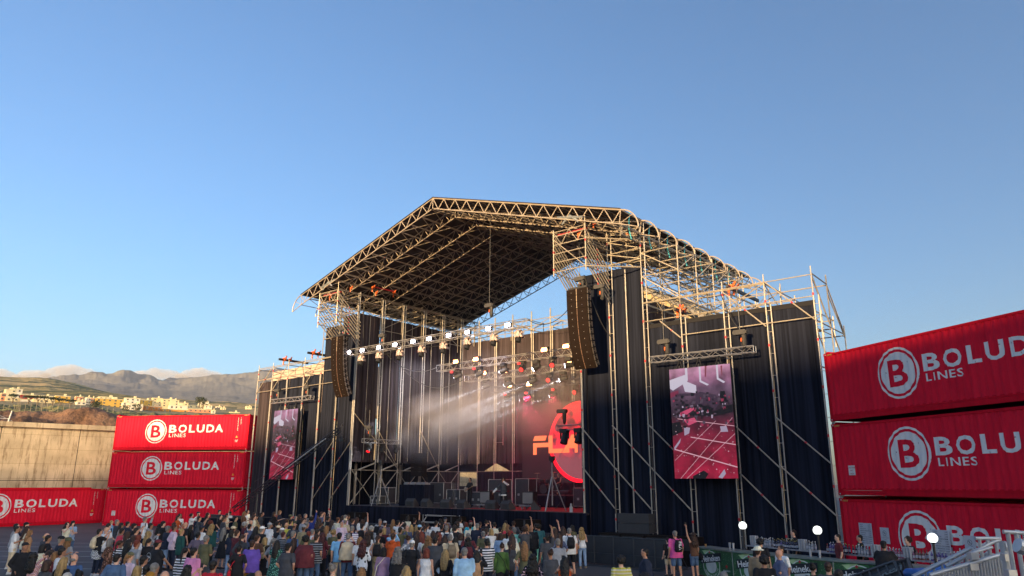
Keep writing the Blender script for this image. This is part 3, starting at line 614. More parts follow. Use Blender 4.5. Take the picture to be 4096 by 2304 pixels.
for u in (2.95,): MB().tube((u, .1, 0), (u, .1, 14.6 if u == 2.95 else 11.5), .022 if u != 2.95 else .035, 6).build("thin_upright", galw, stage)
# side and back wall uprights seen from inside
for v in vs[1:]:
    m = MB(); ladder(m, -19.4, v, 4.85, 16.8, .0001, .22, r=.044); m.tube((-19.4, v, 1.98), (-19.4, v, 4.85), .035, 6); m.build("side_upright", galw, stage)
    MB().tube((-19.45, v, 4.82), (-19.45, v - 1.45, 4.34), .05, 6).build("raking_strut", galw, stage)
for i, u in enumerate(bu[1:-3]):
    m = MB(); ladder(m, u, 10.75, 4.85, 16.4, .0001, .0001, r=.05); m.tube((u + .17, 10.75, 4.9), (u + .17, 10.75, 15), .036, 6); m.tube((u, 10.75, 1.98), (u, 10.75, 4.85), .03, 6); m.build("back_upright", galw, stage)
for v in [1.1, 3.2, 5.3, 7.4, 9.5]: MB().tube((-19.5, v, 5), (-19.5, v, 15.4), .025, 6).build("thin_upright", galv, stage)
MB().tube((-19.4, 0, 4.32), (-19.4, 10.7, 4.32), .035, 6).build("ledger", galv, stage); MB().tube((-19.4, 10.7, 4.32), (-12, 10.7, 4.32), .03, 6).build("ledger", galv, stage)
for a, b in zip(vs, vs[1:]):
    MB().tube((-19.4, a, 4.3), (-19.4, b, 2.1), .028, 6).build("brace", galv, stage); MB().tube((-19.4, b, 4.3), (-19.4, a, 2.1), .028, 6).build("brace", galv, stage)
for a, b, z0, z1 in ((0, 4.3, 8.2, 4.4), (2.2, 4.3, 7.2, 4.4), (6.4, 8.5, 7.3, 4.4)): MB().tube((-19.35, a, z0), (-19.35, b, z1), .026, 6).build("brace", galv, stage)
for u in (-21.4, -23.4):
    for v in (2, 4.1, 6.2, 8.3): MB().tube((u, v, 0), (u, v, 5.0), .03, 6).build("wing_upright", galv, stage)
# ---- scaffold space frame over the towers and wings
def frame(m, us_, vs_, zs_, r=.030, dg=.5, post=True, rnd=random.Random(5), top=.25):
    for u in us_:
        for v in vs_:
            if post: m.tube((u, v, zs_[0] - .6), (u, v, zs_[-1] + top), r * 1.05, 5)
    for z in zs_:
        for u in us_: m.tube((u, vs_[0], z), (u, vs_[-1], z), r, 5)
        for v in vs_: m.tube((us_[0], v, z), (us_[-1], v, z), r, 5)
    for z0, z1 in zip(zs_, zs_[1:]):
        for v in vs_:
            for a, b in zip(us_, us_[1:]):
                if rnd.random() < dg: (p, q) = ((a, b) if rnd.random() < .5 else (b, a)); m.tube((p, v, z0), (q, v, z1), r * .9, 5)
        for u in us_:
            for a, b in zip(vs_, vs_[1:]):
                if rnd.random() < dg: (p, q) = ((a, b) if rnd.random() < .5 else (b, a)); m.tube((u, p, z0), (u, q, z1), r * .9, 5)
    return m
VS = [0, 2.07, 4.14, 6.21, 8.28, 10.35, 12.42]
frame(MB(), [1.93, 4.0], VS[:1], [15.0, 15.6, 16.3, 16.75], dg=.8).build("tower_frame", galv, stage)
frame(MB(), [1.93, 4.0], VS[1:], [12.53, 13.6, 14.52, 15.6, 16.3, 16.75], dg=.8).build("tower_frame", galv, stage)
frame(MB(), [4.0, 6.12], VS, [12.53, 14.0, 15.3], dg=.7).build("tower_frame", galv, stage)
frame(MB(), [6.12, 8.38, 10.43, 12.6][:3], VS[:6], [11.55, 12.5], dg=.6).build("wing_frame", galv, stage)
frame(MB(), [-21.55, -19.45], VS[:1], [15.6, 16.3, 16.75], dg=.8).build("tower_frame", galv, stage)
frame(MB(), [-21.55, -19.45], VS[1:], [14.52, 15.6, 16.3, 16.75], dg=.8).build("tower_frame", galv, stage)
frame(MB(), [-23.6, -21.55], VS[:6], [12.5, 14.0, 15.6], dg=.5).build("tower_frame", galv, stage)
frame(MB(), [-32.2, -30.1, -27.95, -25.75, -23.6], VS[:2], [11.6, 12.45], dg=.5).build("wing_frame", galv, stage)
frame(MB(), [-8.2, -10.1, -12, -14, -16, -18, -19.4][::-1], [10.8, 12.4], [14.95, 15.7], dg=.9, top=.05).build("back_frame", galv, stage)
frame(MB(), [-6.0, -4.0, -2.0, 0.0], [10.8, 12.4], [14.95, 15.7], dg=.9, top=.05).build("back_frame", galv, stage)
# girders carrying the roof along each eave
for u0 in (-19.45, -21.5, 1.95, 4.0): lat(MB(), (u0, -1.9, 16.6 if abs(u0 - BC) < 10.5 else 16.1), (u0, 13.2, 16.6 if abs(u0 - BC) < 10.5 else 16.1), .026, .1, .5, .7).build("eave_girder", galv, stage)
# cantilevered boxes holding the loudspeaker arrays
def cant(sgn, ui, uo, un):
    m = MB(); V0 = -2.07
    for u in (ui, uo): m.tube((u, V0, 14.3), (u, V0, 16.95), .034, 6)
    m.tube((uo, V0, 16.7), (uo, V0, 17.35), .03, 6)
    for z in (14.52, 15.05, 15.55, 16.06, 16.55, 16.8): m.tube((ui, V0, z), (uo, V0, z), .026, 6); 
    for z in (14.52, 15.55, 16.06, 16.8): m.tube((ui, V0, z), (ui, 0, z), .026, 6); m.tube((uo, V0, z), (uo, 0, z), .026, 6)
    for k in range(4): m.tube((ui + (uo - ui) * k / 4, V0, 16.06 if k % 2 else 16.8), (ui + (uo - ui) * (k + 1) / 4, V0, 16.8 if k % 2 else 16.06), .02, 5)
    m.tube((ui, V0, 16.4), (uo, V0, 14.5), .024, 6)
    for z in (16.06, 14.52): m.tube((uo, V0, z), (un, 0, z), .036, 6)
    for k in range(8):
        z = 16.6 - k * .27
        for u in (ui + .02, uo):
            m.tube((u, V0 + .03, z), (u + (.12 if sgn > 0 else .1), 0, z - 1.9), .036, 6)
    for k in range(3): m.tube((ui + (uo - ui) * (k + 1) / 4, V0, 14.5 + .6 * k), (ui + (uo - ui) * (k + 1) / 4, -.4, 13.3 + .6 * k), .022, 5)
    m.build("array_bracket", galv, stage)
    c = MB()
    for z in (14.9, 15.9): c.tube((uo, V0, z), (uo, V0, z + .12), .042, 6); c.tube((ui, V0, z - .3), (ui, V0, z - .18), .042, 6)
    for k in range(8): z = 16.6 - k * .27; c.tube((uo + .05, V0 + 1.0, z - .93), (uo + .055, V0 + 1.06, z - .985), .034, 6)
    c.build("red_collar", redc, stage)
    MB().box((ui + .1, V0 + .25, 16.65), (uo - .1, V0 + .4, 16.78)).build("steel_beam", mat("red_beam", (.30, .02, .02), .5), stage)
cant(1, -.2, 1.9, 4.0); cant(-1, -21.5, -19.33, -17.2 - 2.2)
# orange chain-fall clamps
orgm = mat("orange_clamp", (.75, .13, .02), .5, var=.1)
blkm = mat("black_metal", (.02, .02, .022), .5, var=.1)
def clamp(u, v, z, s=1.0):
    MB().box((u - .12 * s, v - .1 * s, z - .12 * s), (u + .12 * s, v + .1 * s, z + .12 * s)).tube((u - .1 * s, v, z), (u - .12 * s, v, z - .42 * s), .06 * s, 6).tube((u + .12 * s, v, z + .05), (u + .26 * s, v, z + .25 * s), .06 * s, 6).build("beam_clamp", orgm, stage)
for q in ((2.2, -1.6, 16.95), (3.1, .3, 16.6), (1.4, -1.9, 16.4), (-19.0, -1.2, 17.0), (-18.6, .8, 17.0), (-20.6, -1.8, 16.5)): clamp(*q, s=.6)
for u, v0, v1, z in ((8.2, 1.0, 5.0, 13.0), (5.2, 1.2, 5.2, 12.3), (-28.3, -.7, 2.0, 12.9), (-24.5, -.7, 2.0, 13.0)):
    MB().box((u - .06, v0, z - .1), (u + .06, v1, z + .06)).build("black_beam", blkm, stage); clamp(u, v0 + .5, z + .02, 1.0); clamp(u + .02, v0 + 1.0, z + .05, .8)
# right-hand outrigger
og = MB()
for p, q in (((12.6, 2.15, 10.4), (12.6, 2.15, 12.95)), ((12.6, 0, 12.62), (12.6, 2.15, 12.55)), ((12.6, 0, 10.47), (12.6, 4.2, 10.45)), ((12.6, 2.15, 8), (12.6, 2.15, 13)), ((12.6, 4.2, 7.5), (12.6, 4.2, 10.9)), ((12.6, 0, 12.6), (12.6, 4.2, 8.4)), ((12.6, .1, 12.4), (12.6, 2.2, 10.4)), ((12.6, 2.15, 12.5), (12.6, 4.2, 10.45)), ((12.6, 2.15, 12.1), (12.6, 4.2, 10.3)),
             ((10.43, 2.15, 12.5), (12.6, 2.15, 12.5)), ((12.6, 0, 10.0), (12.6, 4.2, 6.0)), ((10.43, 4.2, 10.4), (12.6, 4.2, 10.4)), ((10.43, 2.15, 10.4), (12.6, 2.15, 10.4)), ((12.6, 0, 8.4), (12.6, 4.2, 8.4)), ((10.43, 0, 12.55), (10.43, 2.15, 12.5)), ((10.43, 2.15, 12.95), (10.43, 2.15, 10.4))): og.tube(p, q, .03, 6)
og.build("outrigger", galv, stage)
# ---- roof: nine arched trusses, purlins and membrane
HW, ZE, ZA, VR, SP, CD = 13.92, 17.035, 21.24, -2.226, 2.0715, .74
sl = (ZA - ZE) / HW; sa = math.atan(sl); NP = 14
def zr(u): return ZA - abs(u - BC) * sl
roofb = mat("truss_tube", (.44, .375, .31), .5, .3, var=.15)
for k in range(9):
    v = VR + SP * k; m = MB()
    for sg in (-1, 1):
        e_ = (BC + sg * HW, v, ZE); m.tube((BC, v, ZA), e_, .045, 6); lo = (BC + sg * .1, v, ZA - CD); ee = (BC + sg * (HW - .1), v, ZE - CD)
        m.tube(lo, ee, .037, 6); n = 28
        for i in range(n):
            a = HW * i / n; b = HW * (i + 1) / n; za = ZA - a * sl; zb = ZA - b * sl
            if i % 2: m.tube((BC + sg * a, v, za - CD), (BC + sg * b, v, zb), .027, 5, cap=False)
            else: m.tube((BC + sg * a, v, za), (BC + sg * b, v, zb - CD), .027, 5, cap=False)
        pts = []
        for i in range(9):
            t = math.pi / 2 * i / 8; a0 = sa * (1 - math.sin(t)); pts.append((BC + sg * (HW + 1.0 * math.sin(t)), v, ZE - 1.02 * (1 - math.cos(t)) - .12 * math.sin(t)))
        m.path(pts, .04, 6); m.tube(ee, pts[-1], .03, 6); m.tube((BC + sg * (HW - .1), v, ZE - CD), e_, .022, 5); m.tube((BC + sg * (HW - .1), v, ZE - CD), pts[4], .02, 5)
    m.tube((BC, v, ZA), (BC, v, ZA - CD), .025, 5); m.build("roof_truss", roofb, stage)
for sg in (-1, 1):
    m = MB(); v0, v1 = VR, VR + SP * 8
    for i in range(NP + 1):
        a = HW * i / NP
        for dz in (0.0, -CD): m.tube((BC + sg * a, v0, ZA - a * sl + dz), (BC + sg * a, v1, ZA - a * sl + dz), .028, 5)
    for j in range(8):
        for i in range(NP):
            a = HW * i / NP; b = HW * (i + 1) / NP; va = v0 + SP * j; vb = va + SP
            if (i + j) % 2: m.tube((BC + sg * a, va, ZA - a * sl - CD), (BC + sg * b, vb, ZA - b * sl - .05), .026, 5, cap=False)
            else: m.tube((BC + sg * b, va, ZA - b * sl - CD), (BC + sg * a, vb, ZA - a * sl - .05), .026, 5, cap=False)
            if j % 2 == 0: m.tube((BC + sg * a, va, ZA - a * sl - CD), (BC + sg * b, vb, ZA - b * sl - CD), .022, 5, cap=False)
    m.build("roof_bracing", roofb, stage)
m = MB()
for sg in (-1, 1):
    n = 14
    for i in range(n):
        a = HW * i / n; b = HW * (i + 1) / n
        for j in range(16):
            va = VR - .1 + (SP * 8 + .3) * j / 16; vb = VR - .1 + (SP * 8 + .3) * (j + 1) / 16; s_ = lambda q, vv: .05 - .03 * math.sin(math.pi * ((vv - VR) / SP % 1))
            m.add([(BC + sg * a, va, ZA - a * sl + s_(a, va)), (BC + sg * b, va, ZA - b * sl + s_(b, va)), (BC + sg * b, vb, ZA - b * sl + s_(b, vb)), (BC + sg * a, vb, ZA - a * sl + s_(a, vb))], [(0, 1, 2, 3)])
o = m.build("roof_membrane", membr, stage); so_ = o.modifiers.new("thick", 'SOLIDIFY'); so_.thickness = .03; so_.offset = 1
MB().tube((BC - 9.3, .8, zr(BC - 9.3) - .9), (BC - 9.2, 2.8, zr(BC - 9.3) - .9), .05, 6).build("red_spreader", redc, stage); clamp(BC - 9.3, .8, zr(BC - 9.3) - .95, .8); clamp(BC - 9.25, 2.8, zr(BC - 9.3) - .95, .8)
for sg in (-1, 1):
    MB().path([(BC + sg * 10.2, VR, 17.1), (BC + sg * 10.7, VR, 17.5), (BC + sg * 11.3, VR, 17.0)], .06, 4).tube((BC + sg * 9.9, VR, 17.55), (BC + sg * 11.6, VR, 17.2), .07, 4).build("bearing_shoe", mat("grey_steel", (.3, .33, .36), .5, .4), stage)
tq = mat("turquoise_strap", (.05, .35, .42), .7)
for k in range(8): 
    v = VR + SP * k + 1.0; MB().path([(4.15, v, 17.2), (4.1, v - .05, 16.3), (4.2, v, 15.7)], .035, 5).build("ratchet_strap", tq, stage)
cab = mat("black_cable", (.015, .015, .017), .6, var=0)
def sag(p, q, d, r=.022, n=12): return MB().path([Vector(p).lerp(Vector(q), k / n) - Vector((0, 0, d * 4 * (k / n) * (1 - k / n))) for k in range(n + 1)], r, 5).build("cable", cab, stage)
for p, q, d in (((-19.5, -.6, 14.6), (-17.2, -.7, 12.6), .9), ((-3.0, -.8, 12.5), (-.2, .1, 13.6), .8), ((-19.4, .3, 16.4), (-19.0, .2, 12.9), .2), ((-14.0, 3.0, 11.4), (-19.3, 2.1, 13.2), 1.0), ((-13.2, 5.0, 10.8), (-19.3, 4.1, 12.0), 1.2), ((1.4, -1.5, 14.2), (2.0, .0, 11.0), .5), ((1.9, .0, 11.0), (1.95, -.05, 2.0), .02), ((4.1, -.05, 12.0), (4.15, -.05, 1.0), .02), ((-21.6, -.05, 12), (-21.6, -.05, 1), .02), ((-6.0, 10.4, 14.9), (-12.0, 10.4, 14.9), .5), ((8.4, -.3, 12.4), (9.3, -.5, 10.4), .3), ((-25.7, -.3, 12.4), (-24.5, -.5, 10.5), .3), ((-16.5, -.75, 12.1), (-14.2, -.75, 12.1), .22), ((-12.2, -.75, 12.1), (-9.0, -.75, 12.1), .25), ((-8.6, -.75, 12.1), (-5.0, -.75, 12.1), .2)): sag(p, q, d)
# plywood panels, flight cases and frames below the left side wall
for v in (2.1, 4.3, 6.4, 8.5): MB().tube((-21.5, v, 1.98), (-21.5, v, 4.8), .1, 6).build("wing_column", galw, stage)
# ------------------------------------------------------------------ things hung in or standing on the stage
def S(name, u, v, z, rz=0, **k): return empty(name, tuple(st(u, v, z)), -SA + rz, **k)
spk = mat("speaker_grille", (.014, .009, .0075), .8, .0, var=.1, scale=8, spec=.08); spkd = mat("speaker_side", (.018, .014, .013), .8, spec=.1); blk = blkm
dkg = mat("dark_grey_case", (.045, .045, .05), .7, var=.1); flange = mat("pale_flange", (.55, .42, .3), .5)
# line arrays
def array(u, v, top, n, label):
    e = S("line_array", u, v, top, label=label, cat="loudspeaker", group="loudspeaker columns hung beside the stage")
    z = 0; y = 0; ang = 0
    MB().box((-.6, .1, .02), (.6, .75, .12)).box((-.08, .25, .12), (.08, .6, .3)).build("fly_bar", blk, e)
    for i in range(n):
        h = .36; ang = R([1, 1.5, 2.5, 3.5, 5, 6.5, 8.5, 11, 14, 18, 22, 27][i])
        b = empty("speaker_box", (0, y, z)); b.parent = e; b.rotation_euler = (ang, 0, 0)
        m = MB(); m.mi(0).box((-.64, 0, -h + .012), (-.045, .03, -.004)).box((.045, 0, -h + .012), (.64, .03, -.004)); m.mi(1).prism([(-.65, -h * 1), (.65, -h), (.65, 0), (-.65, 0)], .03, .12)
        m.mi(1).add([(-.64, .12, 0), (.64, .12, 0), (.64, .12, -h), (-.64, .12, -h), (-.5, .62, -.05), (.5, .62, -.05), (.5, .62, -h + .05), (-.5, .62, -h + .05)], [(0, 1, 5, 4), (1, 2, 6, 5), (2, 3, 7, 6), (3, 0, 4, 7), (4, 5, 6, 7)])
        m.build("cabinet", [spk, spkd], b)
        MB().box((-.012, -.006, -h + .02), (.012, .02, -.01)).build("centre_strip", flange if i < 3 else mat("brown_strip", (.22, .13, .09), .5), b)  # plain paler strip on the top boxes, brown below
        for sx in (-1, 1): MB().box((sx * .645, .06, -h + .03), (sx * .675, .14, -.03)).box((sx * .645, .3, -h + .05), (sx * .67, .38, -.05)).box((sx * .65, .1, -.2), (sx * .67, .36, -.16)).build("rigging_plate", mat("rigging_steel", (.2, .17, .15), .4, .6), b)
        d = MB()
        for sx in (-.33, .33): d.box((sx - .012, -.003, -.2), (sx + .012, .001, -.176))
        d.build("badge", mat("badge_silver", (.5, .5, .5), .4, .5), b)
        y += h * math.sin(ang); z -= h * math.cos(ang)
    return e
array(1.02, -1.75, 13.48, 12, "long brown-black loudspeaker column hanging right of the stage opening")
array(-19.55, -1.75, 13.45, 12, "long brown-black loudspeaker column hanging at the stage's left edge")
def hoist(u, v, z, lab, hk=1.2, grp="chain hoists of the stage", up=None):
    e = S("chain_hoist", u, v, z, label=lab, cat="chain hoist", group=grp)
    MB().box((-.28, -.13, -.1), (.28, .13, .12)).box((-.34, -.09, -.06), (.34, .09, .08)).build("motor", dkg, e)
    MB().tube((0, 0, .1), (0, 0, (up or hk)), .012, 4).tube((.05, 0, -.1), (.05, 0, -.7), .012, 4).build("chain", mat("chain_steel", (.25, .23, .2), .4, .7), e)
    MB().loft([(-.75, .16, 0, .05, .05), (-.6, .16, 0, .1, .09), (-.12, .16, 0, .13, .11)], 10).build("chain_bag", blk, e)
    MB().caps((.05, -.06, -.42), .035, (.07, -.06, -.3), .045, 6).build("hook", orgm, e)
    return e
hoist(5.4, -.55, 10.25, "black chain hoist at the left end of the truss over the right video screen"); hoist(9.33, -.55, 10.22, "black chain hoist at the right end of the truss over the right video screen", up=3)
hoist(-28.35, -.55, 10.42, "chain hoist at the left end of the truss over the left video screen"); hoist(-24.48, -.55, 10.35, "chain hoist at the right end of the truss over the left video screen")
hoist(-19.6, -1.2, 14.1, "chain hoist over the left loudspeaker column"); hoist(.9, -1.2, 14.15, "chain hoist over the right loudspeaker column", up=2); hoist(-17.2, .4, 13.55, "chain hoist above the left end of the front lighting truss")
hoist(-6.0, -.8, 13.8, "chain hoist on the long chain from the roof to the front truss", up=6.1); hoist(1.95, -.9, 13.6, "chain hoist just right of the right loudspeaker column")
# trusses over the video screens
def truss(name, p, q, lab, w=.3, m_=alu, grp="aluminium trusses hung on the stage", r=.025, seg=.42, br=.012):
    p = Vector(p); q = Vector(q); e = S(name, *p, label=lab, cat="truss", group=grp); lat(MB(), (0, 0, 0), q - p, r, w, w, seg, br=br).build("truss_frame", m_, e); return e
truss("screen_truss", (4.6, -.55, 9.42), (9.95, -.55, 9.38), "aluminium truss above the right video screen", .29)
truss("screen_truss", (-29.1, -.55, 9.6), (-23.7, -.55, 9.56), "aluminium truss above the left video screen", .29)
truss("lighting_truss", (-19.4, -.8, 12.35), (-3.0, -.8, 12.35), "front lighting truss with ten white lamps across the stage opening", .42)
truss("lighting_truss", (-14.1, 3.0, 11.2), (-.4, 3.0, 11.15), "second lighting truss with bright warm blinders behind the front truss", .42, alu)
truss("lighting_truss", (-13.3, 5.0, 10.62), (-.4, 5.0, 10.58), "third lighting truss, one step lower behind the second", .42, alu)
truss("lighting_truss", (-12.6, 7.0, 9.98), (-.4, 7.0, 9.94), "fourth and lowest lighting truss deep in the stage", .4, darkal)
truss("lighting_truss", (-18.4, .15, 6.28), (-18.4, 3.55, 6.28), "short low truss with moving heads inside the left stage edge", .27)
truss("lighting_truss", (-3.1, 2.0, 6.55), (-1.4, 2.0, 6.55), "short low truss before the red circle, near the right tower", .27)
# vertical rope ladder / light pipes at the back
l = MB()
for u in (-13.05, -12.4): l.tube((u, 8, 6.1), (u, 8, 9.75), .02, 5)
for z in (6.3, 7.5, 8.7): l.tube((-13.05, 8, z), (-12.4, 8, z), .016, 5)
o = l.build("hanging_ladder", alu); o.location = S0; o.rotation_euler = (0, 0, -SA); tag(o, "thin hanging metal ladder frame below the lowest lighting truss", "ladder")
# ---- lamps
def lamp(col, s, name): return mat(name, (.05, .05, .05), .4, var=0, emit=col, estr=s)
whl = lamp("#fff6ff", 14, "lit_cool_white"); wml = lamp("#ffd890", 14, "lit_warm_white"); wm2 = lamp("#ff8a50", 5, "lit_orange_rim"); rdl = lamp("#ff1018", 1.3, "lit_red"); wsp = lamp("#f4f4ff", 10, "lit_lens")
for i, u in enumerate((-19.0, -17.55, -15.8, -14.15, -12.4, -10.9, -9.15, -7.55, -5.85, -4.35)):
    e = S("flood_lamp", u, -1.05, 12.34, R(0), label="%s cool white flood lamp on the front truss, counted from the left" % ("first second third fourth fifth sixth seventh eighth ninth tenth".split()[i]), cat="stage light", group="cool white flood lamps on the front truss")
    MB().box((-.2, .0, -.12), (.2, .16, .12)).tube((0, .1, .14), (0, .16, .3), .02, 6).build("housing", blk, e); MB().box((-.17, -.02, -.09), (.17, 0, .09)).build("lens", whl, e)
def blinder(u, v, z, lab):
    e = S("blinder_lamp", u, v - .3, z, label=lab, cat="stage light", group="warm blinders on the inner trusses")
    MB().box((-.3, 0, -.17), (.3, .15, .2)).build("housing", blk, e); MB().box((-.2, -.02, -.045), (.2, 0, .045)).build("lens", wml, e); MB().box((-.22, -.015, -.10), (.22, -.002, -.05)).box((-.2, -.015, .08), (.2, -.002, .14)).build("rim_glow", wm2, e)
for q in ((-12.15, 3, 11.45, "left warm blinder on the second lighting truss"), (-10.3, 3, 11.42, "warm blinder second from the left on the second truss"), (-4.56, 3, 11.42, "warm blinder near the right end of the second truss"), (-2.9, 3, 11.45, "rightmost warm blinder, beside the loudspeaker column"), (-11.38, 5, 10.82, "left warm blinder on the third lighting truss"), (-9.47, 5, 10.78, "middle warm blinder on the third lighting truss"), (-4.05, 5, 10.75, "right warm blinder on the third truss, under the loudspeaker column"), (-10.72, 7, 10.1, "left blinder on the lowest truss"), (-8.94, 7, 10.05, "right blinder on the lowest truss")): blinder(*q)
def mhead(u, v, z, lab, tilt=(0, 0), lens=None, s=1.0, beam=0, grp="moving head lights under the inner trusses"):
    e = S("moving_head", u, v, z, label=lab, cat="stage light", group=grp)
    MB().box((-.16 * s, -.12 * s, .22 * s), (.16 * s, .12 * s, .36 * s)).build("base", blk, e)
    MB().box((-.2 * s, -.05, -.02), (-.165 * s, .05, .22 * s)).box((.165 * s, -.05, -.02), (.2 * s, .05, .22 * s)).box((-.2 * s, -.05, .2 * s), (.2 * s, .05, .23 * s)).build("yoke", blk, e)
    d = Vector((math.sin(tilt[0]) * math.cos(tilt[1]), -math.cos(tilt[0]) * math.cos(tilt[1]), math.sin(tilt[1])))
    MB().tube(-d * .16 * s, d * .2 * s, .12 * s, 12, .15 * s).ell(-d * .14 * s, .13 * s, .13 * s, .13 * s, 10, 6).build("head", blk, e)
    MB().tube(d * .2 * s, d * .215 * s, .11 * s if lens is not None else .12 * s, 12).build("lens", lens or glassd, e)
    if beam:
        L = bpy.data.lights.new("beam", 'SPOT'); L.energy = beam * 4; L.spot_size = R(7); L.spot_blend = .35; L.shadow_soft_size = .05; L.color = (.92, .95, 1)
        lo = bpy.data.objects.new("beam", L); PENDING.append(lo); lo.parent = e; lo.location = d * .26 * s; lo.rotation_mode = 'QUATERNION'; lo.rotation_quaternion = d.to_track_quat('-Z', 'Y')
    return e
covm = mat("plastic_rain_cover", (.42, .33, .30), .25, var=.5, scale=9, bump=.5, spec=.8)
for i, (u, z) in enumerate(((-17.9, 11.55), (-16.0, 11.55), (-13.9, 11.5), (-11.8, 11.5), (-9.8, 11.5), (-7.75, 11.52), (-5.6, 11.5), (-3.7, 11.48))):
    e = mhead(u, -.8, z + .05, "%s rain-covered moving head under the front truss from the left" % ("first second third fourth fifth sixth seventh eighth".split()[i]), (0, -1.2), glassd, 1.15, grp="rain-covered moving heads under the front truss")
    c = MB().loft([(-.02, 0, 0, .36, .3), (.02, .02, .01, .30, .26), (.2, 0, 0, .25, .2), (.42, 0, 0, .17, .15)], 14)
    vox(c, "rain_cover", .03, 1, rough=.07, rs=9); me = bpy.data.meshes["rain_cover"] if i == 0 else me; 
    if i == 0: me.materials.append(covm)
    link("rain_cover", me, e, (0, 0, .05))
N2 = "left end|second|third|fourth|fifth|sixth|right end".split("|")
for i, (u, z, l_, t_) in enumerate(((-12.2, 10.5, wsp, (-1.2, -.35)), (-10.2, 10.5, wsp, (-1.25, -.3)), (-8.1, 10.5, wsp, (-1.2, -.3)), (-6.5, 10.5, rdl, (.2, -.5)), (-5.4, 10.45, wsp, (-.9, -.5)), (-4.1, 10.55, rdl, (.3, -.5)), (-2.9, 10.35, wsp, (-1.0, -.1)))):
    mhead(u, 3.0, z, "moving head under the second truss, %s from its left" % N2[i] if 0 < i < 6 else "moving head at the %s of the second truss" % N2[i], t_, l_, 1.25)
for i, (u, z, l_, t_, b_) in enumerate(((-11.4, 9.95, wsp, (-1.2, -.3), 900), (-9.4, 9.93, wsp, (-1.2, -.3), 0), (-7.3, 9.95, wsp, (-1.2, -.35), 1500), (-5.86, 9.95, rdl, (.1, -.3), 0), (-4.8, 9.9, wsp, (-1.1, -.35), 1500))):
    mhead(u, 5.0, z, "moving head under the third truss, number %s counted from the left" % ("one two three four five".split()[i]), t_, l_, 1.25, b_)
for i, (u, z, l_, t_, b_) in enumerate(((-11.1, 9.2, wsp, (-1.25, -.3), 900), (-9.3, 9.2, wsp, (-1.25, -.3), 1200), (-7.1, 9.2, wsp, (-1.25, -.3), 1200), (-5.2, 9.3, rdl, (0, -.3), 0))):
    mhead(u, 7.0, z, "moving head under the lowest truss, number %s counted from the left" % ("one two three four".split()[i]), t_, l_, 1.2, b_)
for i, (u, v, z) in enumerate(((-10.9, 6.8, 9.5), (-9.0, 6.8, 9.45), (-6.7, 6.8, 9.5), (-12.3, 2.85, 10.75), (-10.25, 2.85, 10.78), (-6.4, 2.85, 10.75))):
    o = MB().tube((0, 0, 0), (0, -.14, -.02), .07, 10).tube((0, -.14, 0), (0, -.15, 0), .06, 10).build("red_par_lamp", rdl, loc=tuple(st(u, v - .3, z)), rz=-SA)
    tag(o, "small red wash lamp under the %s, %s" % ("lowest truss" if i < 3 else "second truss", ("left", "middle", "right")[i % 3]), "stage light", "small red wash lamps")
for i, v in enumerate((.7, 1.9, 3.2)): mhead(-18.4, v, 5.75, "moving head under the short left truss, %s of three" % ("front", "middle", "rear")[i], (.1, -1.1), rdl if i == 0 else glassd, 1.1)
mhead(-2.6, 2.0, 5.95, "dark moving head under the short truss before the red circle", (.1, -1.2), glassd, 1.5); mhead(-1.6, 2.0, 5.95, "dark moving head beside the right tower under the short truss", (.1, -1.2), glassd, 1.5)
hoist(-2.75, 2.0, 7.5, "chain hoist above the short truss before the red circle"); hoist(-18.4, .6, 7.2, "chain hoist above the short left truss")
def wash(u, v, z, tu, tv, tz, col, en, ang, par):
    L = bpy.data.lights.new("wash", 'SPOT'); L.energy = en; L.spot_size = R(ang); L.spot_blend = 1; L.shadow_soft_size = .12; L.color = col
    lo = bpy.data.objects.new("wash", L); PENDING.append(lo); lo.location = st(u, v, z); lo.rotation_mode = 'QUATERNION'; lo.rotation_quaternion = (st(tu, tv, tz) - st(u, v, z)).to_track_quat('-Z', 'Y')
wash(-14.1, -.6, 12.2, -18.5, 8, 9, (.95, .9, 1), 1500, 75, None); wash(-7.5, -.6, 12.2, -14, 10, 6, (.95, .85, 1), 700, 85, None)
wash(-9.0, 6.5, 9.3, -12, 10.9, 4, (1, .05, .14), 800, 100, None); wash(-6.7, 6.5, 9.3, -5, 3, 2, (1, .05, .1), 220, 90, None); wash(-2.9, 4.6, 9.9, -2.2, 2, 2, (1, .05, .1), 100, 60, None)
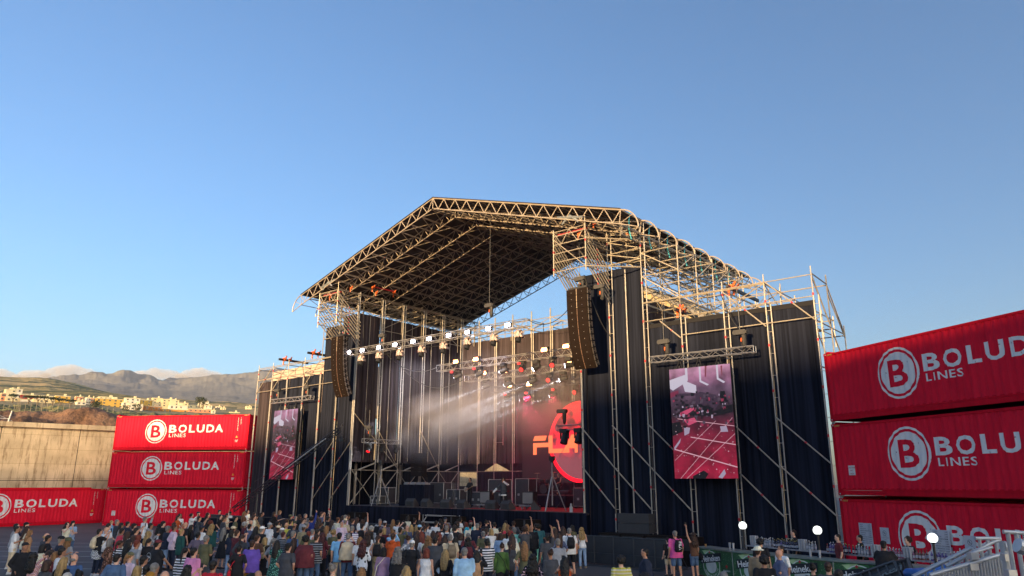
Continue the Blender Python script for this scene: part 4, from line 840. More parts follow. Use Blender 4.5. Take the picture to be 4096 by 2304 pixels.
# ---- video screens
def img(t, b):   # camera picture of the stage: dim mauve above, red floor below
    tc = t.nodes.new("ShaderNodeTexCoord"); sp = t.nodes.new("ShaderNodeSeparateXYZ"); t.links.new(tc.outputs["Object"], sp.inputs[0])
    r = t.nodes.new("ShaderNodeValToRGB"); mr = t.nodes.new("ShaderNodeMapRange"); mr.inputs[1].default_value = 0; mr.inputs[2].default_value = 5.12; t.links.new(sp.outputs[2], mr.inputs[0])
    e = r.color_ramp.elements
    for p, c in ((0, "#a01638"), (.25, "#8a1532"), (.45, "#66182e"), (.58, "#33202c"), (.68, "#4a3644"), (.8, "#6e5468"), (.9, "#a5708e"), (1, "#c58fae")):
        el = e.new(p) if 0 < p < 1 else (e[0] if p == 0 else e[-1]); el.position = p; el.color = (*lin(c), 1)
    n = t.nodes.new("ShaderNodeTexNoise"); n.inputs["Scale"].default_value = 1.4; n.inputs["Detail"].default_value = 8; t.links.new(tc.outputs["Object"], n.inputs["Vector"])
    m = t.nodes.new("ShaderNodeMixRGB"); m.blend_type = 'MULTIPLY'; m.inputs[0].default_value = 1; r2 = t.nodes.new("ShaderNodeValToRGB"); r2.color_ramp.elements[0].position = .3; r2.color_ramp.elements[0].color = (.35, .3, .35, 1); r2.color_ramp.elements[1].position = .65; r2.color_ramp.elements[1].color = (1.3, 1.2, 1.3, 1)
    t.links.new(mr.outputs[0], r.inputs[0]); t.links.new(n.outputs[0], r2.inputs[0]); t.links.new(r.outputs[0], m.inputs[1]); t.links.new(r2.outputs[0], m.inputs[2])
    b.inputs["Base Color"].default_value = (.01, .01, .01, 1); t.links.new(m.outputs[0], b.inputs["Emission Color"]); b.inputs["Emission Strength"].default_value = .30
imgm = ramp_mat("video_picture", img, .5)
def em(name, c, s=.32): return mat(name, (.01, .01, .01), .5, var=0, emit=c, estr=s)
def vscreen(u, lab, side):
    e = S("video_screen", u, -.75, 3.69, label=lab, cat="video screen", group="portrait video screens on the stage wings"); w, h = 3.1, 5.12
    MB().box((0, .01, 0), (w, .16, h)).build("cabinet", blk, e); MB().add([(0, 0, 0), (w, 0, 0), (w, 0, h), (0, 0, h)], [(0, 1, 2, 3)]).build("display", imgm, e)
    P = lambda s, t: (s * w, -.006, (1 - t) * h)
    def shp(col, *polys, s=.22, d=0):
        m = MB()
        for p in polys: m.poly([(a, b_ - d, c) for a, b_, c in [P(*q) for q in p]])
        m.build("picture_shape", em("picture_" + col.strip('#'), col, s), e)
    def ln_(a, b_, wd=.0045): return [(a[0] - wd, a[1]), (a[0] + wd, a[1]), (b_[0] + wd, b_[1]), (b_[0] - wd, b_[1])]
    shp("#e6dcf0", [(.0, .10), (.28, .06), (.30, .13), (.44, .17), (.44, .24), (.25, .22), (.22, .15), (.05, .2), (0, .18)], [(.27, 0), (.31, 0), (.31, .12), (.27, .12)], [(.50, 0), (.53, 0), (.53, .13), (.65, .17), (.62, .18), (.50, .14)], [(.78, 0), (.81, 0), (.81, .12), (.91, .16), (.88, .17), (.78, .13)])
    shp("#8e3050", [(.6, 0), (.63, 0), (.61, .1), (.59, .1)], [(.85, .01), (.88, .01), (.87, .1), (.86, .1)], [(0, .22), (.14, .2), (.14, .24), (0, .27)])
    shp("#4a3448", [(.42, .25), (.5, .23), (.75, .27), (.8, .35), (.70, .41), (.62, .34), (.42, .36)], [(.1, .23), (.42, .24), (.42, .26), (.1, .26)])
    shp("#150d14", [(.0, .50), (.14, .49), (.18, .58), (0, .62)], [(.42, .36), (.62, .36), (.68, .42), (1, .36), (1, .43), (.7, .46), (.3, .44)], [(.82, .24), (.89, .24), (.92, .34), (.8, .35)], [(.3, .98), (.48, .93), (.55, .96), (.5, 1), (.3, 1)], d=.004)
    shp("#e2557e", [(.15, .41), (.35, .365), (.42, .375), (.26, .43), (.15, .44)], [(.2, .48), (.38, .46), (.42, .5), (.28, .53)], d=.004)
    shp("#b9a9c4", [(.2, .54), (.3, .55), (.28, .6), (.2, .62)], [(.78, .55), (.88, .55), (.9, .6), (.79, .6)], [(.70, .99), (.80, .92), (.82, .96), (.76, 1)], [(.02, .72), (.14, .64), (.12, .68), (.02, .75)], d=.004)
    shp("#efb9c8", ln_((.72, .5), (.02, .84)), ln_((.98, .48), (.1, 1.0)), ln_((1.0, .62), (.2, 1.0), .0055), [(.03, .735), (1, .9), (1, .91), (.03, .745)], [(.3, .63), (1, .71), (1, .718), (.3, .638)], [(.1, .46), (1, .55), (1, .556), (.1, .466)], d=.004)
    sp_ = MB(); rr = random.Random(4)
    for k in range(60):
        s_, t_ = rr.uniform(.02, .97), rr.uniform(.5, .97); q = rr.uniform(.004, .011); sp_.poly([P(s_ - q, t_), P(s_, t_ - q * .6), P(s_ + q, t_), P(s_, t_ + q * .6)])
    for v in range(len(sp_.v)): sp_.v[v] = (sp_.v[v][0], -.015, sp_.v[v][2])
    sp_.build("picture_sparkle", em("picture_spark", "#f6c6d6", .2), e)
    rr = random.Random(11)
    for col, n_ in (("#120b12", 60), ("#b8a4bc", 12), ("#a23454", 22), ("#5a4858", 40)):
        m = MB()
        for k in range(n_):
            s_ = rr.uniform(.02, .96); t_ = rr.gauss(.38, .07); a = rr.uniform(.006, .03); b_ = rr.uniform(.004, .016); q = [P(s_ - a, t_ - b_), P(s_ + a, t_ - b_ * rr.uniform(.3, 1)), P(s_ + a * rr.uniform(.4, 1), t_ + b_), P(s_ - a, t_ + b_)]; m.poly([(x, -.02 - k * .0001, z) for x, y, z in q])
        m.build("picture_detail", em("picture_d" + col.strip('#'), col, .24), e)
    hg = MB()
    for k in (.5, 1.5, 2.5): hg.tube((k - .15, .08, h), (k, .2, h + .5), .03, 5).tube((k + .15, .08, h), (k, .2, h + .5), .03, 5).tube((k, .1, h), (k, .1, h + .15), .05, 6)
    for k in range(13): hg.box((k * .25, .02, h), (k * .25 + .1, .1, h + .04))
    hg.build("hanging_bracket", blk, e)
vscreen(5.71, "right portrait video screen showing the red stage floor", 1); vscreen(-28.2, "left portrait video screen, partly crossed by the camera crane", -1)
# ---- LED wall with the red disc
e = S("led_wall", -11.92, 9.6, 3.5, label="black LED wall with a red disc and pink-orange letters FLA", cat="LED wall")
ledb = mat("led_black", (.012, .010, .012), .6, var=.5, scale=60, emit="#2a2226", estr=.14)
MB().box((0, .01, 0), (9.2, .25, 5.55)).build("panel", ledb, e)
cx, cz, rr_ = 5.25, 2.75, 2.78
def redl(t, b):
    tc = t.nodes.new("ShaderNodeTexCoord"); n = t.nodes.new("ShaderNodeTexNoise"); n.inputs["Scale"].default_value = 1.1; n.inputs["Detail"].default_value = 9; t.links.new(tc.outputs["Object"], n.inputs["Vector"])
    r = t.nodes.new("ShaderNodeValToRGB"); q = r.color_ramp.elements; q[0].position = .44; q[0].color = (.07, .004, .01, 1); q[1].position = .56; q[1].color = (.95, .008, .03, 1)
    sp = t.nodes.new("ShaderNodeSeparateXYZ"); t.links.new(tc.outputs["Object"], sp.inputs[0]); mr = t.nodes.new("ShaderNodeMapRange"); mr.inputs[1].default_value = 1.5; mr.inputs[2].default_value = 3.2; t.links.new(sp.outputs[2], mr.inputs[0]); mm = t.nodes.new("ShaderNodeMixRGB"); mm.inputs[1].default_value = (.18, .05, .06, 1); t.links.new(mr.outputs[0], mm.inputs[0]); t.links.new(r.outputs[0], mm.inputs[2]); t.links.new(n.outputs[0], r.inputs[0]); b.inputs["Base Color"].default_value = (.01, .01, .01, 1); t.links.new(mm.outputs[0], b.inputs["Emission Color"]); b.inputs["Emission Strength"].default_value = .6
def clipc(r, n=72): return [(cx + r * math.cos(6.28318 * k / n), min(5.54, max(.01, cz + r * math.sin(6.28318 * k / n)))) for k in range(n)]
MB().poly([(a, .004, b_) for a, b_ in clipc(rr_ - .15)]).build("red_disc", ramp_mat("mottled_red_light", redl), e)
m = MB(); A, B_ = clipc(rr_ - .26), clipc(rr_)
for k in range(72): m.add([(A[k][0], 0, A[k][1]), (B_[k][0], 0, B_[k][1]), (B_[(k + 1) % 72][0], 0, B_[(k + 1) % 72][1]), (A[(k + 1) % 72][0], 0, A[(k + 1) % 72][1])], [(0, 1, 2, 3)])
m.build("red_ring", em("ring_red", "#ff0a1e", 1.0), e)
m = MB(); y = -.006; X = lambda a: a + .93; Z = lambda b_: b_ + 1.93
for p in ([(.25, 1.32), (.12, 1.02), (.12, .98), (1.22, .98), (1.36, 1.32)], [(.1, 0), (.1, .82), (1.5, .82), (1.5, .52), (.42, .52), (.42, 0)], [(1.5, 1.32), (1.5, .42), (1.5, .08), (2.6, .08), (2.82, .38), (1.86, .38), (1.86, 1.32)], [(2.66, .08), (3.5, 1.32), (4.0, 1.32), (4.0, .08), (3.75, .08), (3.75, .38), (3.3, .38), (3.3, .08)]): m.poly([(X(a), y, Z(b_)) for a, b_ in p])
m.build("lettering", em("letter_coral", "#ff7044", .6), e)
# ---- deck equipment
def onstage(name, u, v, rz, lab, cat, grp=None, z=1.98): return S(name, u, v, z, rz, label=lab, cat=cat, group=grp)
def wedge(u, v, rz, lab):
    e = onstage("floor_monitor", u, v, R(rz), lab, "stage monitor", "black floor monitors along the stage front")
    MB().prism([(-.02, 0), (.52, 0), (.52, .12), (.14, .52), (-.02, .34)], -.36, .36, lambda a, y, b_: (y, a, b_)).build("cabinet", dkg, e); MB().box((-.2, -.03, .05), (.2, -.022, .3)).build("panel", blk, e); MB().add([(-.32, .16, .5), (.32, .16, .5), (.32, .5, .15), (-.32, .5, .15)], [(0, 1, 2, 3)]).build("grille", spkd, e)
for q in ((-13.9, .55, 5, "leftmost floor monitor at the stage front"), (-12.5, .5, -8, "second floor monitor from the left, turned slightly"), (-10.6, .42, 4, "third floor monitor from the left"), (-9.2, .38, -10, "fourth floor monitor from the left"), (-6.95, .5, 3, "floor monitor left of the singer's feet"), (-5.75, .42, -8, "floor monitor right of the singer"), (-4.4, 1.2, -55, "rightmost floor monitor turned sideways on the red carpet")): wedge(*q)
def amp(u, v, lab):
    e = onstage("guitar_amplifier", u, v, 0, lab, "amplifier", "grey-fronted amplifiers on wheeled trays"); MB().box((-.42, 0, .28), (.42, .4, 1.0)).build("cabinet", blk, e); MB().box((-.37, -.02, .33), (.37, 0, .95)).build("grille_cloth", mat("amp_cloth", (.28, .26, .24), .9, var=.1), e)
    MB().box((-.55, -.1, .16), (.55, .5, .24)).build("tray", alu, e); w = MB()
    for x in (-.4, .4):
        for y in (0, .4): w.tube((x - .03, y, .07), (x + .03, y, .07), .07, 8)
    w.build("castors", mat("castor_white", (.4, .4, .42), .5), e)
amp(-8.35, 1.6, "grey-fronted guitar amplifier left of the singer"); amp(-5.25, 1.9, "grey-fronted guitar amplifier right of the singer")
def tripod(u, v, lab, h=2.6):
    e = onstage("light_stand", u, v, 0, lab, "stand", "wind-up tripod stands at the stage corners"); MB().tube((0, 0, .3), (0, 0, h), .035, 8).build("pole", alu, e)
    for k in range(3): a = 2.1 * k + .6; MB().tube((.05 * math.cos(a), .05 * math.sin(a), h * .7), (.75 * math.cos(a), .75 * math.sin(a), 0), .028, 6).build("leg", alu, e)
    MB().tube((0, 0, h), (0, 0, h + .1), .1, 8).box((-.14, -.1, h + .1), (.14, .1, h + .35)).build("head", blk, e)
tripod(-16.9, .6, "tripod light stand near the left stage corner"); tripod(-2.7, .9, "tripod light stand before the red disc at the right stage edge")
e = onstage("draped_table", -14.9, 1.6, 0, "table under a black cloth with DJ gear on the stage left", "table"); pl = MB()
for a, b_ in (((-1.2, 0), (1.2, 0)), ((1.2, 0), (1.2, .9)), ((1.2, .9), (-1.2, .9)), ((-1.2, .9), (-1.2, 0))): pleats(pl, a, b_, 0, 1.35, .05, .1, 4)
pl.build("tablecloth", skirtm, e); MB().box((-1.2, 0, 1.33), (1.2, .9, 1.37)).build("tabletop", skirtm, e)
for i, (x, w_) in enumerate(((-.8, .4), (-.15, .5), (.45, .4), (.9, .35))):
    o = MB().box((x - w_ / 2, .2, 0), (x + w_ / 2, .6, .12)).box((x - w_ / 2 + .05, .25, .12), (x + w_ / 2 - .05, .5, .16)).build("dj_deck", mat("deck_grey", (.25, .25, .27), .4), loc=tuple(st(-14.9, 1.6, 3.35)), rz=-SA); tag(o, ("leftmost", "second", "third", "rightmost")[i] + " piece of mixing gear on the black draped table", "dj gear", "mixing gear on the draped table")
def case(name, u, v, w, h, d, lab, m_=dkg, rz=0, z=1.98):
    e = onstage(name, u, v, R(rz), lab, "flight case", "flight cases and racks on the stage", z); MB().box((-w / 2, 0, .12), (w / 2, d, h)).build("body", m_, e); f = MB()
    for x in (-w / 2, w / 2):
        for y in (0, d): f.tube((x, y, .1), (x, y, h), .022, 4)
    for z_ in (.12, h):
        for y in (0, d): f.tube((-w / 2, y, z_), (w / 2, y, z_), .022, 4)
        for x in (-w / 2, w / 2): f.tube((x, 0, z_), (x, d, z_), .022, 4)
    f.build("edging", alu, e); c = MB()
    for x in (-w / 2 + .1, w / 2 - .1): c.tube((x - .03, .1, .06), (x + .03, .1, .06), .06, 8)
    c.build("castors", blk, e); l_ = MB()
    for x in (-w / 4, w / 4): l_.box((x - .08, -.012, h * .4), (x + .08, -.002, h * .4 + .14))
    l_.build("latches", alu, e)
for q in (("flight_case", -12.7, 3.3, 1.2, 1.05, .7, "dark flight case beside the draped table"), ("flight_case", -11.3, 4.0, 1.0, .9, .7, "low flight case left of the guitarist"), ("rack_case", -16.2, 5.2, 1.4, 1.5, .8, "tall rack case behind the left tripod"), ("rack_case", -9.9, 4.4, 1.3, 1.7, .8, "wide black rack case right of the guitarist"), ("rack_case", -8.2, 5.0, 1.1, 1.75, .8, "tall rack case left of the drum riser"), ("flight_case", -2.4, 5.2, 1.2, 1.2, .7, "flight case near the right stage edge behind the tripod"), ("flight_case", -3.9, 5.6, 1.4, 1.2, .7, "long flight case under the LED wall"), ("flight_case", -18.3, 2.0, 1.2, 1.15, .7, "flight case in the left corner under the short truss"), ("flight_case", -18.0, 4.6, 1.4, .8, .7, "low case in the left wing of the stage"), ("rack_case", -17.9, 1.0, .9, .6, .6, "small case at the very left of the stage")): case(*q)
e = onstage("drum_riser", -7.2, 6.6, 0, "black drum riser at the back of the stage", "riser"); MB().box((-1.9, -.9, 0), (1.9, 1.6, .7)).build("platform", skirtm, e); MB().box((-1.95, -.95, .7), (1.95, 1.65, .74)).build("top", dkg, e)
e = onstage("drum_kit", -7.4, 6.4, 0, "drum kit with black shells and chrome on the riser", "drum kit", None, 2.74); ch = mat("chrome", (.6, .6, .62), .15, .9, var=0); whk = mat("drum_skin", (.5, .5, .5), .5, var=0); brs = mat("brass", (.55, .4, .15), .3, .8, var=0)
MB().tube((0, -.2, .35), (0, .25, .35), .33, 20).build("bass_drum", blk, e); MB().tube((0, -.21, .35), (0, -.2, .35), .30, 20).build("bass_skin", mat("dim_skin", (.08, .08, .09), .5), e)
for x, y, z, r_, h in ((-.3, .1, .75, .17, .2), (.25, .1, .75, .18, .2), (.7, .4, .3, .22, .35), (-.6, .4, .45, .18, .16)): MB().tube((x, y, z), (x, y, z + h), r_, 16).build("tom_drum", blk, e); MB().tube((x, y, z + h), (x, y, z + h + .012), r_, 16).build("drum_rim", ch, e)
for x, y, z, r_ in ((-.7, .1, 1.35, .24), (.65, .1, 1.4, .26), (-1.0, .5, 1.0, .18), (1.0, .6, 1.1, .22)): MB().tube((x, y, 0), (x, y, z), .012, 5).build("cymbal_stand", ch, e); MB().tube((x, y, z), (x, y, z + .02), r_, 16, .03).build("cymbal", brs, e)
def kbd(u, v, lab, z=.95):
    e = onstage("keyboard", u, v, 0, lab, "keyboard"); MB().box((-.65, -.18, z), (.65, .18, z + .09)).build("body", mat("red_black_plastic", (.10, .01, .015), .4), e); MB().box((-.6, -.17, z + .09), (.6, -.02, z + .1)).build("keys", whk, e); MB().tube((-.45, 0, 0), (.45, 0, z), .02, 5).tube((.45, 0, 0), (-.45, 0, z), .02, 5).build("stand", blk, e)
kbd(-4.35, 4.0, "red keyboard on an X stand right of the drums"); kbd(-8.7, 3.4, "small keyboard on a stand left of the singer")
for u, v, lab in ((-10.2, .9, "microphone stand before the guitarist"), (-7.9, 2.6, "microphone stand left of the singer"), (-4.2, 2.6, "microphone stand beside the red keyboard"), (-11.6, 2.2, "microphone stand left of the guitarist")):
    e = onstage("microphone_stand", u, v, 0, lab, "microphone stand", "thin microphone stands on the stage"); MB().tube((0, 0, 0), (0, 0, 1.5), .012, 5).tube((-.25, 0, 0), (.25, 0, 0), .012, 4).tube((0, -.25, 0), (0, .25, 0), .012, 4).build("pole", ch, e); MB().caps((0, -.03, 1.52), .025, (.02, -.1, 1.56), .03, 6).build("microphone", blk, e)
o = MB().tube((0, 0, 0), (0, 0, .28), .09, 10).tube((0, 0, .28), (0, 0, .45), .05, 10).build("fog_jet", mat("fogger_white", (.5, .5, .52), .4)); o.location = st(-1.05, .35, 1.98); tag(o, "small white fog jet on the front right corner of the stage", "fog machine")
rc = MB().box((-9.3, .35, 1.984), (0.0, 6.0, 1.99)).build("red_carpet", mat("red_carpet_pile", (.32, .03, .035), .95, var=.2), None, loc=tuple(S0), rz=-SA); tag(rc, "dark red carpet covering the right half of the stage floor", "carpet")
hg_ = S("side_fill_stack", -18.6, 5.4, 5.6, label="dark hanging loudspeaker cluster in the smoke inside the left stage wall", cat="loudspeaker")
for k in range(5): MB().box((-.6, 0, -k * .34), (.6, .5, -k * .34 - .32)).build("speaker_box", spkd, hg_)
# low subs under the stage lip and small steps
for i, u in enumerate((-17.8, -12.6, -8.9, -3.4)):
    e = S("front_fill_speaker", u, -.7, .75, label="pair of black speaker boxes at the stage skirt, %s of four" % ("first", "second", "third", "fourth")[i], cat="loudspeaker", group="speaker pairs in front of the stage skirt")
    for k in range(2): MB().box((-.75, 0, k * .42), (.75, .5, k * .42 + .4)).build("speaker_box", dkg if False else spkd, e); MB().box((-.06, -.01, k * .42 + .02), (.06, 0, k * .42 + .38)).build("centre_strip", dkg, e); MB().tube((.5, -.012, k * .42 + .2), (.5, 0, k * .42 + .2), .07, 10).build("port", blk, e)
    MB().box((-.8, 0, -.75), (.8, .6, -.02)).build("subwoofer", spkd, e)
e = S("stage_steps", -10.2, -1.35, 0, label="aluminium access steps in front of the stage skirt", cat="steps")
for k in range(4): MB().box((-1.5 + k * .1, .3 * k, .38 * (k + 1)), (1.3 - k * .05, .3 * k + .32, .38 * (k + 1) + .07)).build("tread", alu, e)
for x in (-1.45, 1.25): MB().tube((x, 0, 0), (x + .2, 1.2, 1.6), .03, 6).tube((x + .1, .9, 0), (x + .1, .9, 1.6), .03, 6).build("leg", alu, e)
e = S("subwoofer_row", 2.3, -2.2, 0, label="long black row of subwoofers by the right tower", cat="loudspeaker")
for k in range(4): MB().box((k * 1.25, 0, 0), (k * 1.25 + 1.22, .9, 1.2)).build("cabinet", spkd, e); MB().box((k * 1.25 + .08, -.02, .65), (k * 1.25 + 1.14, 0, 1.12)).build("grille", blk, e)
e = S("ground_stack", 2.9, -1.4, 1.2, label="black speaker stack standing on the subwoofer row", cat="loudspeaker")
for k in range(2): MB().box((0, 0, k * .45), (1.7, .5, k * .45 + .43)).build("speaker_box", dkg, e)
# smoke in the stage
def smk(t, b):
    pass
sm = bpy.data.materials.new("stage_smoke"); sm.use_nodes = True; t = sm.node_tree; t.nodes.remove(t.nodes["Principled BSDF"]); out = t.nodes["Material Output"]
pv = t.nodes.new("ShaderNodeVolumePrincipled"); pv.inputs["Color"].default_value = (.85, .82, .88, 1); pv.inputs["Anisotropy"].default_value = .1
tc = t.nodes.new("ShaderNodeTexCoord"); n = t.nodes.new("ShaderNodeTexNoise"); n.inputs["Scale"].default_value = .22; n.inputs["Detail"].default_value = 3; t.links.new(tc.outputs["Object"], n.inputs["Vector"])
sx = t.nodes.new("ShaderNodeSeparateXYZ"); t.links.new(tc.outputs["Object"], sx.inputs[0])
def math_(op, a, b_=None, c=None):
    q = t.nodes.new("ShaderNodeMath"); q.operation = op
    for i, v in enumerate((a, b_, c)):
        if v is None: continue
        if isinstance(v, (int, float)): q.inputs[i].default_value = v
        else: t.links.new(v, q.inputs[i])
    return q.outputs[0]
def blob(cx, cy, cz, rx, ry, rz):
    d = math_('ADD', math_('ADD', math_('POWER', math_('DIVIDE', math_('SUBTRACT', sx.outputs[0], cx), rx), 2), math_('POWER', math_('DIVIDE', math_('SUBTRACT', sx.outputs[1], cy), ry), 2)), math_('POWER', math_('DIVIDE', math_('SUBTRACT', sx.outputs[2], cz), rz), 2))
    return math_('MAXIMUM', math_('SUBTRACT', 1.0, d), 0.0)
bl = math_('ADD', math_('MULTIPLY', blob(-15.0, 4.5, 7.2, 4.2, 4.2, 2.8), .62), math_('ADD', math_('MULTIPLY', blob(-9, 5.5, 8.6, 8, 5, 2.6), .2), math_('MULTIPLY', blob(-2.2, 2.5, 4.2, 1.3, 2.5, 2.4), .10)))
nn = math_('MAXIMUM', math_('MULTIPLY', math_('SUBTRACT', n.outputs[0], .34), 3.2), 0.0)
t.links.new(math_('ADD', math_('MULTIPLY', bl, nn), .010), pv.inputs["Density"]); t.links.new(pv.outputs[0], out.inputs["Volume"])
o = MB().box((-19.0, .8, 2.1), (-.1, 9.4, 11.6)).build("stage_smoke", sm, None, loc=tuple(S0), rz=-SA); tag(o, "pale theatrical smoke drifting across the stage", "smoke", kind='stuff')
# camera crane
e = S("camera_crane", -26.5, -4.0, 0, label="long dark camera crane arm reaching up in front of the left wing", cat="camera crane")
a_, b_ = Vector((-.6, 0, 1.6)), Vector((10.9, 0, 6.65)); d_ = (b_ - a_)
lat(MB(), a_, b_, .035, .26, .3, .5, 3).build("boom", blk, e); MB().path([a_ + Vector((0, 0, .2)), a_ + d_ * .2 + Vector((0, 0, .9)), b_], .012, 4).path([a_ - Vector((0, 0, .1)), a_ + d_ * .25 - Vector((0, 0, .45)), b_], .012, 4).build("tension_cable", blk, e)
MB().tube((2.2, 0, 0), (2.2, 0, 2.8), .07, 8).tube((2.2, 0, .9), (1.6, -.7, 0), .03, 6).tube((2.2, 0, .9), (2.9, -.6, 0), .03, 6).tube((2.2, 0, .9), (2.2, .8, 0), .03, 6).build("pedestal", blk, e)
MB().tube(b_, b_ + Vector((.25, 0, .35)), .06, 6).tube(b_ + Vector((.2, 0, .3)), b_ + Vector((.25, 0, -.55)), .05, 6).tube(b_ + Vector((.0, 0, -.55)), b_ + Vector((.7, 0, -.6)), .03, 6).build("remote_head", dkg, e)
MB().obox(b_ + Vector((.4, -.05, -.62)), .4, .22, .2).tube(b_ + Vector((.1, -.05, -.62)), b_ + Vector((.62, -.05, -.62)), .07, 8).build("camera", blk, e)
MB().tube(b_ - d_ * .45 + Vector((0, -.2, 0)), b_ - d_ * .1 + Vector((0, -.2, 0)), .035, 6).build("white_lettering_strip", mat("pale_strip", (.5, .5, .5), .5, var=.5, scale=12), e)
# ------------------------------------------------------------------ barriers
def barrier_proto():
    e = empty("crowd_barrier", (0, 0, 0)); MB().box((-.5, 0, .05), (.5, .02, 1.18)).build("panel", mat("barrier_panel", (.045, .05, .06), .5, .3, var=.12), e)
    f = MB().tube((-.5, 0, 0), (-.5, 0, 1.2), .025, 6).tube((.5, 0, 0), (.5, 0, 1.2), .025, 6).tube((-.5, 0, 1.2), (.5, 0, 1.2), .025, 6); f.tube((-.45, .02, 1.0), (-.45, 1.0, .05), .025, 6).tube((.45, .02, 1.0), (.45, 1.0, .05), .025, 6).box((-.5, 0, 0), (.5, 1.1, .03)).box((-.5, -.5, 0), (.5, 0, .012)); f.tube((-.48, -.008, .5), (.48, -.008, .5), .01, 4)
    f.build("frame", mat("barrier_frame", (.07, .075, .085), .45, .4), e); return e
bp = barrier_proto(); first = True; ux = -29.5; i = 0
while ux < 7.4:
    b = bp if first else copy_tree(bp); first = False
    b.location = st(ux, -4.1); b.rotation_euler = (0, 0, -SA)
    vis = ux > 2.7
    tag(b, ("black crowd barrier panel by the right tower, number %d counted from the crowd's end" % (int(ux - 2.7) + 1)) if vis else "black crowd barrier panel at the stage front, half hidden behind the crowd", "barrier", "black crowd barriers by the right tower" if vis else "black crowd barriers behind the crowd")
    ux += 1.01; i += 1
for i, (x0, y0) in enumerate(((-19.9, 48.2), (-18.3, 47.6), (-16.7, 49.2))):
    e = empty("black_screen_fence", (x0, y0, 0), R(-6), "low black screen panel behind the left crowd, %s of three" % ("first", "second", "third")[i], "barrier", "low black screens behind the left crowd")
    MB().box((0, 0, .1), (1.7, .05, 1.28)).build("panel", skirtm, e); MB().tube((0, 0, 0), (0, 0, 1.32), .03, 6).tube((1.7, 0, 0), (1.7, 0, 1.32), .03, 6).tube((0, 0, 1.3), (1.7, 0, 1.3), .03, 6).build("frame", dkg, e)
# ------------------------------------------------------------------ beer bar
BP = [(7.25, 30.05), (8.05, 28.2), (9.25, 26.55), (10.35, 24.95), (11.5, 23.9), (12.6, 22.6), (13.6, 21.3)]
def leafy(t, b):
    tc = t.nodes.new("ShaderNodeTexCoord"); n = t.nodes.new("ShaderNodeTexVoronoi"); n.inputs["Scale"].default_value = 16; t.links.new(tc.outputs["Object"], n.inputs["Vector"])
    n2 = t.nodes.new("ShaderNodeTexNoise"); n2.inputs["Scale"].default_value = 2.5; n2.inputs["Detail"].default_value = 5; t.links.new(tc.outputs["Object"], n2.inputs["Vector"])
    mu = t.nodes.new("ShaderNodeMath"); mu.operation = 'MULTIPLY'; t.links.new(n.outputs["Distance"], mu.inputs[0]); t.links.new(n2.outputs[0], mu.inputs[1])
    r = t.nodes.new("ShaderNodeValToRGB"); e = r.color_ramp.elements; e[0].position = .02; e[0].color = (.45, .55, .38, 1); e[1].position = .2; e[1].color = (.03, .11, .05, 1); q = e.new(.07); q.color = (.08, .22, .10, 1)
    t.links.new(mu.outputs[0], r.inputs[0]); t.links.new(r.outputs[0], b.inputs["Base Color"])
leafm = ramp_mat("dewy_green_print", leafy, .35); gm = mat("bottle_green", (.05, .20, .07), .3, var=.3); gl = mat("pale_green_print", (.40, .58, .30), .4, var=.3); lw = mat("label_white", (.62, .70, .68), .4, var=.15); dk = mat("label_black", (.012, .02, .03), .4, var=0); sred = mat("star_red", (.5, .03, .04), .4, var=0); ctop = mat("counter_steel", (.26, .32, .30), .35, .4, var=.2)
star = MB().poly([(math.sin(math.pi * k / 5) * (1 if k % 2 == 0 else .42), 0, math.cos(math.pi * k / 5) * (1 if k % 2 == 0 else .42)) for k in range(10)])
def scl(mb, s, dx, y, dz, rot=0, sy=1.0): return MB().add([(dx + s * (v[0] * math.cos(rot) - v[2] * math.sin(rot)), y, dz + s * sy * (v[0] * math.sin(rot) + v[2] * math.cos(rot))) for v in mb.v], mb.f)
brand = text_mb("Heineken", .3, .018, .95, 'CENTER')
def arc_text(s_, r, cx_, cz_, a0, a1, size, y):
    m = MB()
    for k, c in enumerate(s_):
        if c == ' ': continue
        a = a0 + (a1 - a0) * k / max(1, len(s_) - 1); t_ = text_mb(c, size, .02, align='CENTER'); x = cx_ + r * math.sin(a); z = cz_ - r * math.cos(a)
        m.add([(x + v[0] * math.cos(a) - v[2] * math.sin(a), y, z + v[0] * math.sin(a) + v[2] * math.cos(a)) for v in t_.v], t_.f)
    return m
pq = arc_text("PREMIUM QUALITY", .54, 0, 0, -.95, 1.25, .13, -.022)
bn = "first second third fourth fifth sixth".split()
